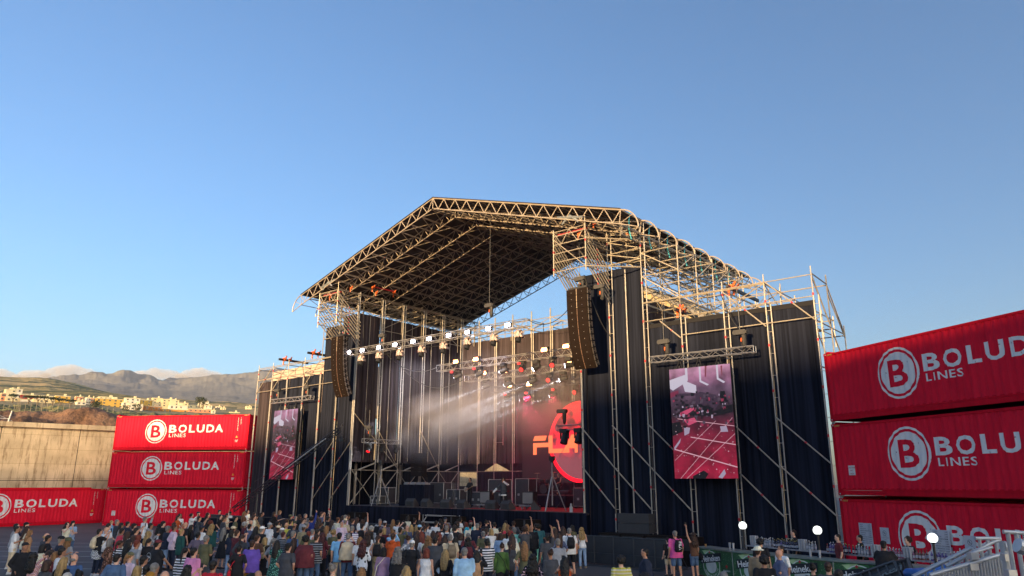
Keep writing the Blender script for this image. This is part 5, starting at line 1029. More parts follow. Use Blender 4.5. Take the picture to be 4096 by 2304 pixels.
for i, (a, b) in enumerate(zip(BP, BP[1:])):
    L = math.hypot(b[0] - a[0], b[1] - a[1]); rz = math.atan2(b[1] - a[1], b[0] - a[0])
    e = empty("bar_counter", (a[0], a[1], 0), rz, "green beer bar section with a bottle label print, %s from the crowd end" % bn[i], "bar counter", "green printed sections of the beer bar")
    MB().box((0, .02, .06), (L - .02, .06, 1.05)).build("front_panel", leafm, e); MB().box((0, -.04, 1.06), (L - .01, .62, 1.11)).build("countertop", ctop, e); MB().box((.05, .08, 0), (L - .05, .55, 1.04)).build("body", dkg, e)
    MB().box((0, .0, .0), (L - .02, .015, .07)).build("red_foot_strip", mat("foot_red", (.2, .02, .02), .5), e)
    fr = MB().tube((0.0, 0, .05), (0, 0, 1.08), .02, 6).tube((0, 0, 1.06), (L, 0, 1.06), .018, 6); fr.build("frame", ctop, e)
    bx = .78; MB().poly([(bx + q * math.cos(.35) - w * math.sin(.35), .012, .47 + q * -math.sin(-.35) * 0 + w) for q, w in ((-.62, -.42), (.62, -.42), (.5, .55), (-.2, .57), (-.5, .2))]).build("bottle_print", gm, e)
    MB().add([(bx - .52, .008, .98), (bx - .05, .008, 1.04), (bx + .7, .008, .1), (bx + .55, .008, .08)], [(0, 1, 2, 3)]).build("highlight_print", gl, e)
    r0 = disc(.50, 28); scl(r0, 1, bx, .004, .5, sy=1.0).build("label_rim", lw, e); scl(r0, .93, bx, 0, .5).build("label_field", gm, e); scl(r0, .62, bx, -.004, .47, sy=.85).build("label_centre", lw, e)
    MB().add([(bx - .62, -.008, .50), (bx + .58, -.008, .66), (bx + .60, -.008, .98), (bx - .6, -.008, .82)], [(0, 1, 2, 3)]).build("label_band", dk, e)
    scl(brand, 1.02, bx, -.013, .63, .13).build("lettering", mat("letter_white", (.82, .84, .84), .4, var=0), e); scl(star, .07, bx - .06, -.01, .95, .1).build("red_star", sred, e)
    scl(pq, .82, bx, -.013, .52).build("arc_lettering", lw, e)
    if L > 1.9: scl(brand, .36, 1.66, 0, .34, .05).build("small_lettering", lw, e); scl(star, .085, 1.66, 0, .52).build("small_star", sred, e)
for i, (x, y, zc, lab) in enumerate(((8.5, 28.4, 1.96, "globe lamp on a black pole at the crowd end of the bar"), (10.17, 25.65, 1.96, "globe lamp on a black pole in the middle of the bar"), (12.42, 22.75, 1.92, "globe lamp on a black pole nearest the metal stairs"))):
    e = empty("globe_lamp", (x + .12, y + .15, 1.11), 0, lab, "lamp", "white globe lamps on the bar"); zc -= 1.11
    MB().tube((0, 0, 0), (0, 0, zc - .12), .035, 10).loft([(0, 0, 0, .11, .11), (.03, 0, 0, .08, .08), (.08, 0, 0, .04, .04)], 12).loft([(zc - .16, 0, 0, .05, .05), (zc - .12, 0, 0, .08, .08)], 12).build("pole", blk, e)
    MB().ell((0, 0, zc), .145, .145, .145, 20, 14).build("globe", mat("lit_globe", (.8, .8, .8), .4, var=0, emit="#f4fbf4", estr=.6), e, smooth=True)
# ---- back bar, bottles, cups
BB = [(9.35, 30.75), (10.45, 29.0), (11.45, 27.45), (12.5, 25.9), (13.4, 24.5), (14.3, 23.0)]
for i, (a, b) in enumerate(zip(BB, BB[1:])):
    L = math.hypot(b[0] - a[0], b[1] - a[1]); e = empty("back_bar_table", (a[0], a[1], 0), math.atan2(b[1] - a[1], b[0] - a[0]), "narrow folding table of the back bar, %s from the stage end" % bn[i], "table", "folding tables behind the bar")
    MB().box((0, -.02, 1.06), (L - .03, .5, 1.10)).build("tabletop", mat("pale_table", (.30, .30, .33), .5), e); l_ = MB()
    for x in (.15, L - .2):
        for y in (.05, .45): MB().tube((x, y, 0), (x, y, 1.06), .02, 6).build("leg", dkg, e)
def along(P, s):
    for a, b in zip(P, P[1:]):
        L = math.hypot(b[0] - a[0], b[1] - a[1])
        if s <= L: return a[0] + (b[0] - a[0]) * s / L, a[1] + (b[1] - a[1]) * s / L, math.atan2(b[1] - a[1], b[0] - a[0])
        s -= L
    return P[-1][0], P[-1][1], 0
def bottle(col, name, cap):
    gla = mat("glass_" + name, col, .12, var=0, spec=.8); m = MB(); m.mi(0).loft([(0, 0, 0, .037, .037), (.01, 0, 0, .04, .04), (.19, 0, 0, .04, .04), (.22, 0, 0, .026, .026), (.25, 0, 0, .015, .015), (.3, 0, 0, .014, .014)], 10); m.mi(1).loft([(.06, 0, 0, .041, .041), (.15, 0, 0, .041, .041)], 10); m.mi(2).loft([(.295, 0, 0, .017, .017), (.33, 0, 0, .016, .016)], 8)
    return m.mesh("bottle", [gla, mat("bottle_label_" + name, (.45, .45, .5), .5, var=0), mat("cap_" + cap, {"w": (.6, .6, .6), "g": (.35, .3, .1), "r": (.3, .03, .03)}[cap], .4, var=0)])
bts = [bottle((.30, .32, .34), "clear", "w"), bottle((.015, .015, .04), "dark", "g"), bottle((.10, .08, .25), "violet", "w"), bottle((.22, .10, .08), "amber", "r"), bottle((.35, .14, .2), "pink", "w")]
bnm = ["clear-glass bottle with a white label", "dark bottle with a gold cap", "violet bottle with a pale label", "amber bottle with a red cap", "pinkish bottle with a white cap"]
rb = random.Random(9); s = .15; kk = 0
groups = [(.55, 1.15, 0), (1.3, 1.75, 1), (1.8, 2.4, 1), (2.75, 3.0, 0), (3.6, 4.0, 2), (4.0, 4.35, 1), (4.6, 5.2, 0), (5.7, 6.4, 4), (6.5, 7.1, 3), (7.3, 7.7, 2), (7.9, 8.3, 4), (8.4, 8.8, 4)]
for gi, (a, b, ty) in enumerate(groups):
    s = a
    while s < b:
        for row in (0, 1):
            x, y, an = along(BB, s + row * .05); off = .12 + row * .14; t_ = ty if rb.random() < .75 else (ty + 1) % 5
            o = link("bottle", bts[t_], None, (x - math.sin(an) * off, y + math.cos(an) * off, 1.10)); o.scale = (1, 1, rb.uniform(.85, 1.08)); kk += 1
            tag(o, "%s in the %s cluster from the back bar's stage end" % (bnm[t_], ("first second third fourth fifth sixth seventh eighth ninth tenth eleventh twelfth".split()[gi])), "bottle", "%s in bottle cluster %d of the back bar" % (bnm[t_], gi + 1))
        s += .105
cup = MB().loft([(0, 0, 0, .034, .034), (.12, 0, 0, .045, .045), (.13, 0, 0, .046, .046), (.36, 0, 0, .047, .047), (.37, 0, 0, .04, .04)], 12).mesh("cup_stack", [mat("plastic_cup", (.42, .43, .46), .3, var=.2, scale=30, stretch=(1, 1, 8))])
wc = MB().loft([(0, 0, 0, .03, .03), (.22, 0, 0, .045, .045), (.23, 0, 0, .046, .046)], 12).mesh("cup_stack", [mat("plastic_cup", "#ffffff")])
for gi, (a, n_, lab) in enumerate(((.2, 3, "stack of clear plastic cups at the stage end of the back bar"), (2.45, 3, "stack of clear cups left of the lanyard bartender"), (5.3, 3, "stack of clear cups behind the bartender in the polo"), (6.42, 3, "stack of clear cups right of the short-haired bartender"), (8.9, 3, "stack of clear cups right of the curly bartender"))):
    for k in range(n_):
        for row in (0, 1): x, y, an = along(BB, a + k * .1); off = .1 + row * .12; o = link("cup_stack", cup, None, (x - math.sin(an) * off, y + math.cos(an) * off, 1.10)); tag(o, lab, "cups", "cups: " + lab)
for a, lab in ((1.55, "stack of white cups on the bar beside the first globe lamp"), (1.75, "second stack of white cups beside the first globe lamp"), (5.0, "white cup stack on the bar beside the middle globe lamp"), (5.35, "second white cup stack by the middle globe lamp"), (8.95, "white cup stack on the bar by the globe near the stairs"), (9.2, "second white cup stack by the globe near the stairs")): x, y, an = along(BP, a); o = link("cup_stack", wc, None, (x - math.sin(an) * .3, y + math.cos(an) * .3, 1.11)); tag(o, lab, "cups")
x, y, an = along(BP, .35); o = MB().loft([(0, 0, 0, .03, .03), (.11, 0, 0, .042, .042)], 12).build("beer_cup", mat("beer", (.35, .2, .08), .2, var=0), loc=(x + .1, y, 1.11)); tag(o, "plastic cup of beer standing on the crowd end of the bar", "cup")
# ---- menus taped to the bottom container
shw = mat("paper_white", (.55, .56, .62), .8, var=.04); ink = mat("print_ink", (.08, .08, .12), .7, var=0)
cr, sr = math.cos(-R(ra)), math.sin(-R(ra))
def menu(t0, z0, w, h, lines, lab, sign=False):
    e = empty("menu_sheet" if not sign else "notice_sheet", (rx + cr * t0 + sr * .03, ry + sr * t0 - cr * .03, z0), -R(ra), lab, "notice", "paper notices taped to the bottom container")
    MB().box((0, -.012, 0), (w, 0, h)).build("sheet", shw, e); m = MB()
    if not sign:
        for i, (a, b) in enumerate(lines):
            z = h - .08 - i * (h - .1) / len(lines); sz = .058
            q = text_mb(a, sz, .008); m.add([(v[0] + .06, -.015, v[2] + z) for v in q.v], q.f); q = text_mb(b, sz, .008, align='RIGHT'); m.add([(v[0] + w - .05, -.015, v[2] + z) for v in q.v], q.f)
    else:
        r_ = ring(.075, .09, 20); m.add([(v[0] + w / 2, -.015, v[2] + h * .66) for v in r_.v], r_.f); m.add([(w / 2 - .02, -.015, h * .6), (w / 2 + .0, -.015, h * .6), (w / 2 + .0, -.015, h * .73), (w / 2 - .02, -.015, h * .73)], [(0, 1, 2, 3)]).add([(w / 2 - .07, -.016, h * .72), (w / 2 - .055, -.016, h * .735), (w / 2 + .07, -.016, h * .6), (w / 2 + .055, -.016, h * .585)], [(0, 1, 2, 3)])
        for i, a in enumerate(("Prohibida", "la venta de alcohol", "y tabaco", "a menores", "de 18")): q = text_mb(a, .045, .008, align='CENTER'); m.add([(v[0] + w / 2, -.015, v[2] + h * .45 - i * .06) for v in q.v], q.f)
    m.build("print", ink, e)
ML = [("AGUA", "1,50\u20ac"), ("CA\u00d1A", "2,50\u20ac"), ("REFRESCOS", "2,50\u20ac"), ("BEBIDA ENERG\u00c9TICA", "4,00\u20ac"), ("CHUPITOS", "2,00\u20ac"), ("CERVEZA", "3,00\u20ac"), ("CERVEZA SIN GLUTEN", "3,50\u20ac"), ("COMBINADOS", "8,00\u20ac"), ("COMBINADO +", "10,00\u20ac"), ("BEBIDA ENERG\u00c9TICA", "")]
menu(.96, 1.12, .66, .86, ML, "white price list on the container, left of the big B logo"); menu(2.03, 1.28, .42, .58, None, "small white notice with a round symbol beside the left price list", True)
menu(4.42, 1.02, .68, .9, ML, "white price list overlapping the right edge of the big B logo"); menu(5.66, 1.16, .42, .64, None, "small white notice with a round symbol on the letter O", True)
# ---- black barrier stack and metal stairs at the lower right
def slopebar(name, pts, lab, cat): pass
ply = lambda px, py, y: (lambda d: Vector((0, 0, CAMH)) + d * (y / d.y))(ray(px, py))
F = lambda X, Y: (3350 + X / 3.453, 1980 + Y / 3.453)
for i, (a, b, c, d_, yy, tx, lab) in enumerate(((F(0, 1210), F(790, 925), F(1000, 1330), F(-40, 1400), 17.0, (.62, .93), "dark folded crowd barrier leaning with a beer banner showing through, lower one"), (F(800, 925), F(985, 880), F(1080, 1180), F(1005, 1320), 16.6, (.2, .9), "short dark barrier panel propped beside the metal stairs"))):
    P_ = [ply(*q, yy + k) for q, k in ((a, 1.2), (b, .2), (c, -.2), (d_, .9))]; o = P_[0]; e = empty("leaning_barrier", tuple(o), 0, lab, "barrier", "dark barriers leaning by the stairs"); Q = [p - o for p in P_]; nrm = (Q[1] - Q[0]).cross(Q[3] - Q[0]).normalized()
    MB().add(list(Q) + [q + nrm * .03 for q in Q], [(0, 1, 2, 3), (7, 6, 5, 4)]).build("mesh_panel", mat("barrier_panel", "#000000"), e); f = MB()
    for p, q in ((0, 1), (1, 2), (2, 3), (3, 0)): f.tube(Q[p] - nrm * .02, Q[q] - nrm * .02, .035, 6)
    for k in range(1, 7 if i == 0 else 3):
        t_ = k / (7 if i == 0 else 3); f.tube(Q[0].lerp(Q[1], t_) - nrm * .02, Q[3].lerp(Q[2], t_) - nrm * .02 , .022, 6)
    f.build("frame", mat("barrier_frame", "#000000"), e)
    tt = text_mb("eken", .36, .02, .95); xd = (Q[1] - Q[0]).normalized(); zd = (Q[0] - Q[3]).normalized(); base = Q[3].lerp(Q[2], tx[0]) + (Q[0].lerp(Q[1], tx[0]) - Q[3].lerp(Q[2], tx[0])) * .55
    MB().add([base + xd * v[0] + zd * v[2] - nrm * .012 * (1 if nrm.y > 0 else -1) - nrm * .03 for v in tt.v], tt.f).build("lettering", mat("dim_white_letters", (.16, .18, .18), .5, var=0), e)
e = empty("metal_stairs", tuple(at_z(3900, 2900, 0)) if False else (9.0, 11.5, 0), 0, "galvanised stair railing climbing to the right in the lower right corner", "stairs"); o_ = Vector((9.0, 11.5, 0))
al2 = mat("matt_aluminium", (.42, .44, .47), .42, .45, var=.1, scale=5)
def rail(pts, yy, r, name, n=10):
    m = MB(); P_ = [ply(*F(*q), yy + (k or 0)) - o_ for *q, k in [(p[0], p[1], p[2] if len(p) > 2 else 0) for p in pts]]; m.path(P_, r, n)
    for p in P_[1:-1]: m.ell(p, r, r, r, 8, 6)
    m.build(name, al2, e); return P_
def pick(P0, P1, yb, n, drop, r=.019, name="baluster"):
    for k in range(n): p = P0.lerp(P1, (k + .5) / n); MB().tube(p, p - Vector((0, 0, drop)), r, 6).build(name, al2, e)
r1 = rail([(1040, 1130), (1835, 735), (1860, 760)], 12.6, .032, "handrail"); r2 = rail([(1500, 985), (2150, 650), (2240, 622), (2232, 600), (1900, 598)], 12.4, .030, "handrail"); pick(r2[0], r2[1], 0, 6, .36); 
r3 = rail([(1270, 1110), (2300, 812)], 12.0, .036, "handrail"); pick(r3[0], r3[1], 0, 26, .95)
pick(r2[4], r2[3], 0, 3, .62, .024); pick(r1[0], r1[1], 0, 7, .2)
r4 = rail([(2290, 508), (2640, 528)], 11.0, .030, "handrail"); pick(r4[0], r4[1], 0, 3, 2.2, .03)
rail([(1560, 985), (1565, 900)], 12.4, .02, "baluster"); rail([(1885, 1010), (1890, 760)], 12.2, .045, "stair_post"); rail([(2295, 650), (2380, 1250)], 11.6, .06, "stair_post"); rail([(2285, 712), (2320, 714)], 11.6, .085, "ring_collar"); rail([(2480, 690), (2600, 740)], 9.0, .085, "pipe_end"); rail([(1850, 800), (2000, 760), (2140, 720)], 12.1, .022, "clamp_rail")
for q in ((1870, 840, 12.0), (1860, 990, 12.0), (2390, 1080, 11.0), (2335, 860, 11.5)): MB().obox(ply(*F(q[0], q[1]), q[2]) - o_, .12, .12, .1).build("coupler", al2, e)
tb = empty("blue_tarpaulin", (7.2, 14.6, 1.55), 0, "crumpled blue tarpaulin lump just behind the stair rail", "tarpaulin"); 
bt = vox(MB().ell((0, 0, 0), .34, .2, .1).ell((.3, 0, .04), .25, .2, .1), "tarpaulin", .04, 2, rough=.08, rs=5); bt.materials.append(mat("blue_plastic", (.02, .10, .35), .4)); link("sheet", bt, tb); tb.location = ply(*F(1180, 1085), 14.2)
# ------------------------------------------------------------------ people
PAL = dict(black="#16161b", navy="#1b2336", white="#f2f2f4", grey="#8b8d92", dgrey="#3c3e44", red="#b81f2d", cred="#c4384a", maroon="#5b2229", pink="#cc7ea8", lpink="#dcb6c4", hpink="#e0508f", purple="#5f479f", lilac="#8e7390", blue="#3b5680", lblue="#8fb4da", sky="#6fa6dd", denim="#49617f", ldenim="#8ba3bf", green="#47642f", dgreen="#1d4a45", mint="#7cc4b0", turq="#37a9b6", olive="#55543c", khaki="#8f8263", beige="#c3b193", cream="#d6cbb4", mustard="#94661f", orange="#b04a1c", brown="#5a3d2c", teal="#2c5f63", yellow="#c9c04a", camo="#7b6c57", mauve="#5d5262", slate="#4b5470", peach="#c08a78", royal="#26357a", tan="#a17a58")
HAIR = dict(k="#17120f", b="#3a251a", r="#6d2c1a", a="#4b1f1e", l="#86603a", y="#a08354", g="#77736f", w="#b3afa8")
hairn = dict(k="black", b="brown", r="auburn", a="dark red", l="light brown", y="blond", g="grey", w="white")
skins = [mat("skin_%d" % i, c, .55, var=.06, scale=12) for i, c in enumerate(("#dca68a", "#cc9678", "#e2b39a", "#ab7c62", "#d49f84"))]
hairm = {k: mat("hair_" + k, v, .6, var=.45, scale=14, stretch=(1, 1, .15), bump=.5) for k, v in HAIR.items()}
def fab(c): return mat("fabric_" + c, tuple(min(.82, v * 1.3 + .002) for v in lin(PAL[c])), .9, var=.22, scale=5, bump=.7, bscale=9)
def patt(kind, c1, c2):
    nm = "fabric_%s_%s_%s" % (kind, c1, c2)
    if nm in _M: return _M[nm]
    def bld(t, b):
        tc = t.nodes.new("ShaderNodeTexCoord"); a = lin(PAL[c1]); d = lin(PAL[c2]); r = t.nodes.new("ShaderNodeValToRGB"); r.color_ramp.interpolation = 'CONSTANT'; e = r.color_ramp.elements
        if kind == 'stripe':
            w = t.nodes.new("ShaderNodeTexWave"); w.bands_direction = 'Z'; w.inputs["Scale"].default_value = 4.2; w.inputs["Distortion"].default_value = .4; t.links.new(tc.outputs["Object"], w.inputs["Vector"]); src = w.outputs["Fac"]; e[1].position = .5
        elif kind == 'check':
            w = t.nodes.new("ShaderNodeTexChecker"); w.inputs["Scale"].default_value = 26; t.links.new(tc.outputs["Object"], w.inputs["Vector"]); src = w.outputs["Fac"]; e[1].position = .5
        else:
            w = t.nodes.new("ShaderNodeTexVoronoi"); w.inputs["Scale"].default_value = 22 if kind == 'floral' else 9; t.links.new(tc.outputs["Object"], w.inputs["Vector"]); src = w.outputs["Distance"]; e[1].position = .38
        e[0].color = (*a, 1); e[1].color = (*d, 1); t.links.new(src, r.inputs[0]); t.links.new(r.outputs[0], b.inputs["Base Color"])
    return ramp_mat(nm, bld, .9)
def cloth_mat(c):
    if ':' in c: k, ab = c.split(':'); a, d = ab.split('/'); return patt(k, a, d)
    return fab(c)
def P3(x, y, z): return Vector((x, y, z))
def pose(p, f):
    sw = .165 if f else .185; A = {}
    for s, sd in ((-1, 'L'), (1, 'R')):
        e, w = P3(s * (sw + .06), -.03, 1.15), P3(s * (sw + .07), .05, .90)
        if p == 'X': e, w = P3(s * (sw + .05), .04, 1.16), P3(-s * .02, .22, 1.17 + .03 * s)
        elif p == 'P' : e, w = P3(s * .22, .22, 1.33), P3(s * .06, .36, 1.56)
        elif p == 'R' and s > 0: e, w = P3(.24, .06, 1.68), P3(.20, .10, 1.95)
        elif p == 'L' and s < 0: e, w = P3(-.24, .06, 1.68), P3(-.22, .12, 1.95)
        elif p == 'H': e, w = P3(s * .30, -.09, 1.17), P3(s * .20, .04, .99)
        elif p == 'C' and s > 0: e, w = P3(.24, .02, 1.15), P3(.12, .26, 1.24)
        elif p == 'D': e, w = P3(s * .3, .1, 1.22), P3(s * .18, .38, 1.02)
        elif p == 'sing': e, w = ((P3(-.27, .2, 1.36), P3(-.02, .22, 1.54)) if s < 0 else (P3(.40, .02, 1.17), P3(.58, .12, .98)))
        elif p == 'guitar': e, w = ((P3(-.33, .02, 1.2), P3(-.30, .3, 1.12)) if s < 0 else (P3(.30, .05, 1.16), P3(.06, .24, 1.05)))
        elif p == 'drum': e, w = ((P3(-.25, .15, 1.2), P3(-.18, .4, 1.1)) if s < 0 else (P3(.33, .16, 1.45), P3(.22, .28, 1.66)))
        A[sd] = (P3(s * sw, 0, 1.42), e, w)
    return A
def legs(f, seat=False, wide=0.0):
    o = []
    for s in (-1, 1):
        if seat: o.append((P3(s * .1, 0, .90), P3(s * .18, .42, .86), P3(s * .2, .38, .42)))
        else: o.append((P3(s * .095, 0, .92), P3(s * (.105 + wide * .5), .015, .50), P3(s * (.11 + wide), -.02, .09)))
    return o
def body_mesh(p, f, seat=False, wide=0.0, fine=False):
    m = MB(); rx = (.150, .118, .16) if f else (.168, .145, .155)
    m.loft([(.86, 0, -.01, rx[2] * .9, .10), (.95, 0, -.015, rx[2] + .012, .115), (1.08, 0, 0, rx[1] + .01, .095), (1.2, 0, .005, rx[1] + .015, .10), (1.32, 0, .005, rx[0] + .01, .112), (1.41, 0, -.005, rx[0] + .01, .088), (1.46, 0, -.008, .09, .06)])
    if f: m.ell((-.07, .085, 1.30), .065, .05, .06).ell((.07, .085, 1.30), .065, .05, .06)
    for s in (-1, 1): m.ell((s * .075, -.065, .93), .09, .075, .1)
    m.caps((0, -.01, 1.43), .056 if f else .064, (0, .01, 1.55), .05 if f else .058)
    m.ell((0, .012, 1.645), .077, .097, .108, 14, 10).ell((0, .04, 1.585), .056, .062, .058).ell((0, .098, 1.612), .012, .02, .022).ell((0, .09, 1.562), .026, .014, .012).ell((0, .085, 1.672), .05, .02, .012)
    for s in (-1, 1): m.ell((s * .079, .005, 1.628), .012, .02, .03)
    for sd, (a, e, w) in pose(p, f).items():
        k = .86 if f else 1
        m.ell(a, .062 * k, .062 * k, .06 * k); m.caps(a, .052 * k, e, .040 * k); m.caps(e, .042 * k, w, .027 * k)
        d = (w - e).normalized(); x, y, _ = bas(d); h = w + d * .055; m.ell(h, .036, .030, .042) if abs(d.z) > .6 else m.ell(h, .04, .04, .03)
    for h, k, a in legs(f, seat, wide):
        m.caps(h, .088 if f else .09, k, .056); m.caps(k, .056, a, .038); m.caps(a, .042, a + P3(0, .15, -.045), .034)
    me = vox(m, "person_body", .0155 if not fine else .013, 2)
    g = MB()                                    # five fingers rooted in each palm, thumb from the side
    for sd, (a, e, w) in pose(p, f).items():
        d = (w - e).normalized(); x, y, _ = bas(d); sgn = -1 if sd == 'L' else 1
        for i in range(4):
            b0 = w + d * .07 + x * ((i - 1.5) * .019); L = (.062, .074, .069, .052)[i]; c1 = b0 + d * L * .55 + y * .012; g.tube(b0 - d * .02, c1, .0095, 6, .0085); g.tube(c1, c1 + d * L * .4 + y * .035, .0085, 6, .007)
        t0 = w + d * .03 + x * (sgn * .026); t1 = t0 + d * .03 + x * (sgn * .026) + y * .012; g.tube(t0, t1, .011, 6, .010); g.tube(t1, t1 + d * .032 + y * .008, .010, 6, .008)
    bm = bmesh.new(); bm.from_mesh(me); tmp = g.mesh("t"); bm.from_mesh(tmp); eyes = MB()
    for s in (-1, 1): eyes.ell((s * .031, .098, 1.645), .011, .008, .007, 8, 5)
    n0 = len(bm.faces); t2 = eyes.mesh("t2"); bm.from_mesh(t2); bm.faces.ensure_lookup_table()
    for fc in bm.faces[n0:]: fc.material_index = 1
    for fc in bm.faces: fc.smooth = True
    bm.to_mesh(me); bm.free(); bpy.data.meshes.remove(tmp); bpy.data.meshes.remove(t2)
    me.materials.append(skins[0]); me.materials.append(mat("eye_dark", (.02, .015, .012), .3, var=0)); return me
def top_mesh(kind, p, f, fat=0.0):
    m = MB(); rx = (.150, .118, .165) if f else (.168, .150, .165); g = .026 + fat * .5
    bot = .45 if kind == 'd' else (.80 if kind in 'tlh' else .88); fw = fat
    rings = [(bot, 0, -.01, rx[2] + g + (.10 if kind == 'd' else .012) + fw, .125 + g + (.09 if kind == 'd' else 0) + fw)]
    if kind == 'd': rings.append((.75, 0, -.015, rx[2] + .075, .17))
    rings += [(.95, 0, -.02, rx[2] + g + fw, .125 + g * .6 + fw), (1.1, 0, 0, rx[1] + g + .012 + fw, .105 + g + fw), (1.2, 0, .005, rx[1] + g + .012 + fw, .108 + g + fw * .8), (1.32, 0, .005, rx[0] + g, .118 + g * .8 + fw * .5), (1.41, 0, -.005, rx[0] + g + .004, .098 + g * .6), (1.455, 0, -.008, .13, .075), (1.485, 0, -.008, .082, .066)]
    m.loft(rings, 20)
    if f and kind != 'x': m.ell((-.07, .09, 1.295), .075, .055, .068).ell((.07, .09, 1.295), .075, .055, .068)
    for sd, (a, e, w) in pose(p, f).items():
        k = .88 if f else 1
        if kind in 'lh': m.caps(a, .072 * k + fat * .2, e, .058 * k); m.caps(e, .058 * k, w - (w - e) * .06, .044 * k)
        elif kind in 't': m.caps(a, .072 * k, a.lerp(e, .72), .066 * k)
        elif kind == 'd': m.caps(a, .07 * k, a.lerp(e, .4), .066 * k)
    if kind == 'h': m.ell((0, -.09, 1.47), .11, .07, .07)
    return vox(m, "shirt", .018, 1, rough=.012, rs=9)
def low_mesh(kind, f, seat=False, wide=0.0):
    m = MB(); rx = .165 if f else .16
    m.loft([(.80, 0, -.015, rx + .005, .13), (.95, 0, -.015, rx + .02, .132), (1.03, 0, -.005, rx + .004, .115)], 18)
    if kind == 'k': m.loft([(.42, 0, -.01, .22, .19), (.7, 0, -.015, .20, .165), (1.0, 0, -.01, rx + .012, .125)], 20)
    else:
        for h, k, a in legs(f, seat, wide):
            if kind == 's': m.caps(h, .106, h.lerp(k, .82), .088)
            else: m.caps(h, .102, k, .070); m.caps(k, .070, a + P3(0, 0, .03), .056)
    return vox(m, "trousers", .018, 1, rough=.012, rs=8)
def hair_mesh(st_):
    m = MB(); vs = .012; rg, rs = .008, 40
    cap_ = lambda r=1.0, dz=0: m.ell((0, -.004, 1.665 + dz), .086 * r, .104 * r, .098 * r, 16, 10)
    if st_ == 's': m.ell((0, -.012, 1.672), .085, .100, .092, 16, 10); m.ell((0, -.05, 1.60), .068, .05, .06)
    elif st_ == 'l':
        cap_(1.03); m.loft([(1.16, 0, -.12, .06, .03), (1.22, 0, -.125, .095, .04), (1.35, 0, -.115, .115, .05), (1.5, 0, -.075, .115, .065), (1.64, 0, -.035, .095, .08)], 14)
        for s in (-1, 1): m.caps((s * .085, 0, 1.64), .028, (s * .115, -.01, 1.36), .035)
        rg = .016; rs = 22
    elif st_ == 'g': cap_(1.08); m.loft([(1.49, 0, -.04, .105, .085), (1.56, 0, -.03, .112, .09), (1.66, 0, -.02, .098, .09)], 14); rg = .012
    elif st_ == 'q': 
        m.ell((0, -.03, 1.67), .115, .12, .115, 14, 10)
        for k in range(22): a = k * 2.4; z = 1.60 + .14 * ((k * 7) % 22) / 22; m.ell((.10 * math.cos(a), -.04 + .09 * math.sin(a) if math.sin(a) < .3 else -.02, z), .03, .03, .03, 6, 5)
        rg = .018
    elif st_ == 'Q':
        m.ell((0, -.03, 1.67), .11, .12, .11, 14, 10); m.loft([(1.22, 0, -.11, .12, .06), (1.32, 0, -.12, .165, .085), (1.48, 0, -.085, .15, .09), (1.62, 0, -.04, .12, .1)], 14); rg = .034; rs = 20
    elif st_ == 'p': m.ell((0, -.012, 1.672), .086, .102, .094, 16, 10); m.caps((0, -.10, 1.70), .035, (0, -.15, 1.58), .038).caps((0, -.15, 1.58), .036, (0, -.14, 1.34), .016); rg = .01
    elif st_ == 'u': m.ell((0, -.012, 1.672), .086, .102, .094, 16, 10); m.ell((0, -.09, 1.755), .045, .045, .042); rg = .01
    elif st_ == 'b': m.ell((0, -.05, 1.615), .078, .058, .045, 14, 8)
    return vox(m, "hair", vs, 1, rough=rg, rs=rs)
def hat_mesh(k):
    m = MB()
    if k == 'c': m.ell((0, -.008, 1.70), .092, .108, .075, 16, 8).loft([(1.70, 0, .12, .066, .075), (1.712, 0, .12, .062, .07)], 14)
    else: m.loft([(1.66, 0, 0, .175, .185), (1.675, 0, 0, .165, .175), (1.70, 0, 0, .1, .115), (1.76, 0, 0, .088, .1), (1.775, 0, 0, .05, .06)], 18)
    return vox(m, "hat", .011, 1)
_C = {}
def cached(k, fn):
    if k not in _C: _C[k] = fn()
    return _C[k]
def put(name, me, parent, m_):
    o = link(name, me, parent)
    if not me.materials: me.materials.append(m_)
    o.material_slots[0].link = 'OBJECT'; o.material_slots[0].material = m_; return o
shoem = {'w': mat("shoe_white", (.6, .6, .6), .6), 'k': mat("shoe_black", (.02, .02, .025), .6), 'n': mat("shoe_tan", (.3, .22, .15), .7)}
def shoes_mesh(f, wide, seat):
    m = MB()
    for h, k, a in legs(f, seat, wide): m.caps(a + P3(0, -.025, -.03), .05, a + P3(0, .17, -.05), .038); m.box(a + P3(-.05, -.08, -.09), a + P3(.05, .2, -.065))
    return vox(m, "shoes", .014, 1)
rp = random.Random(21)
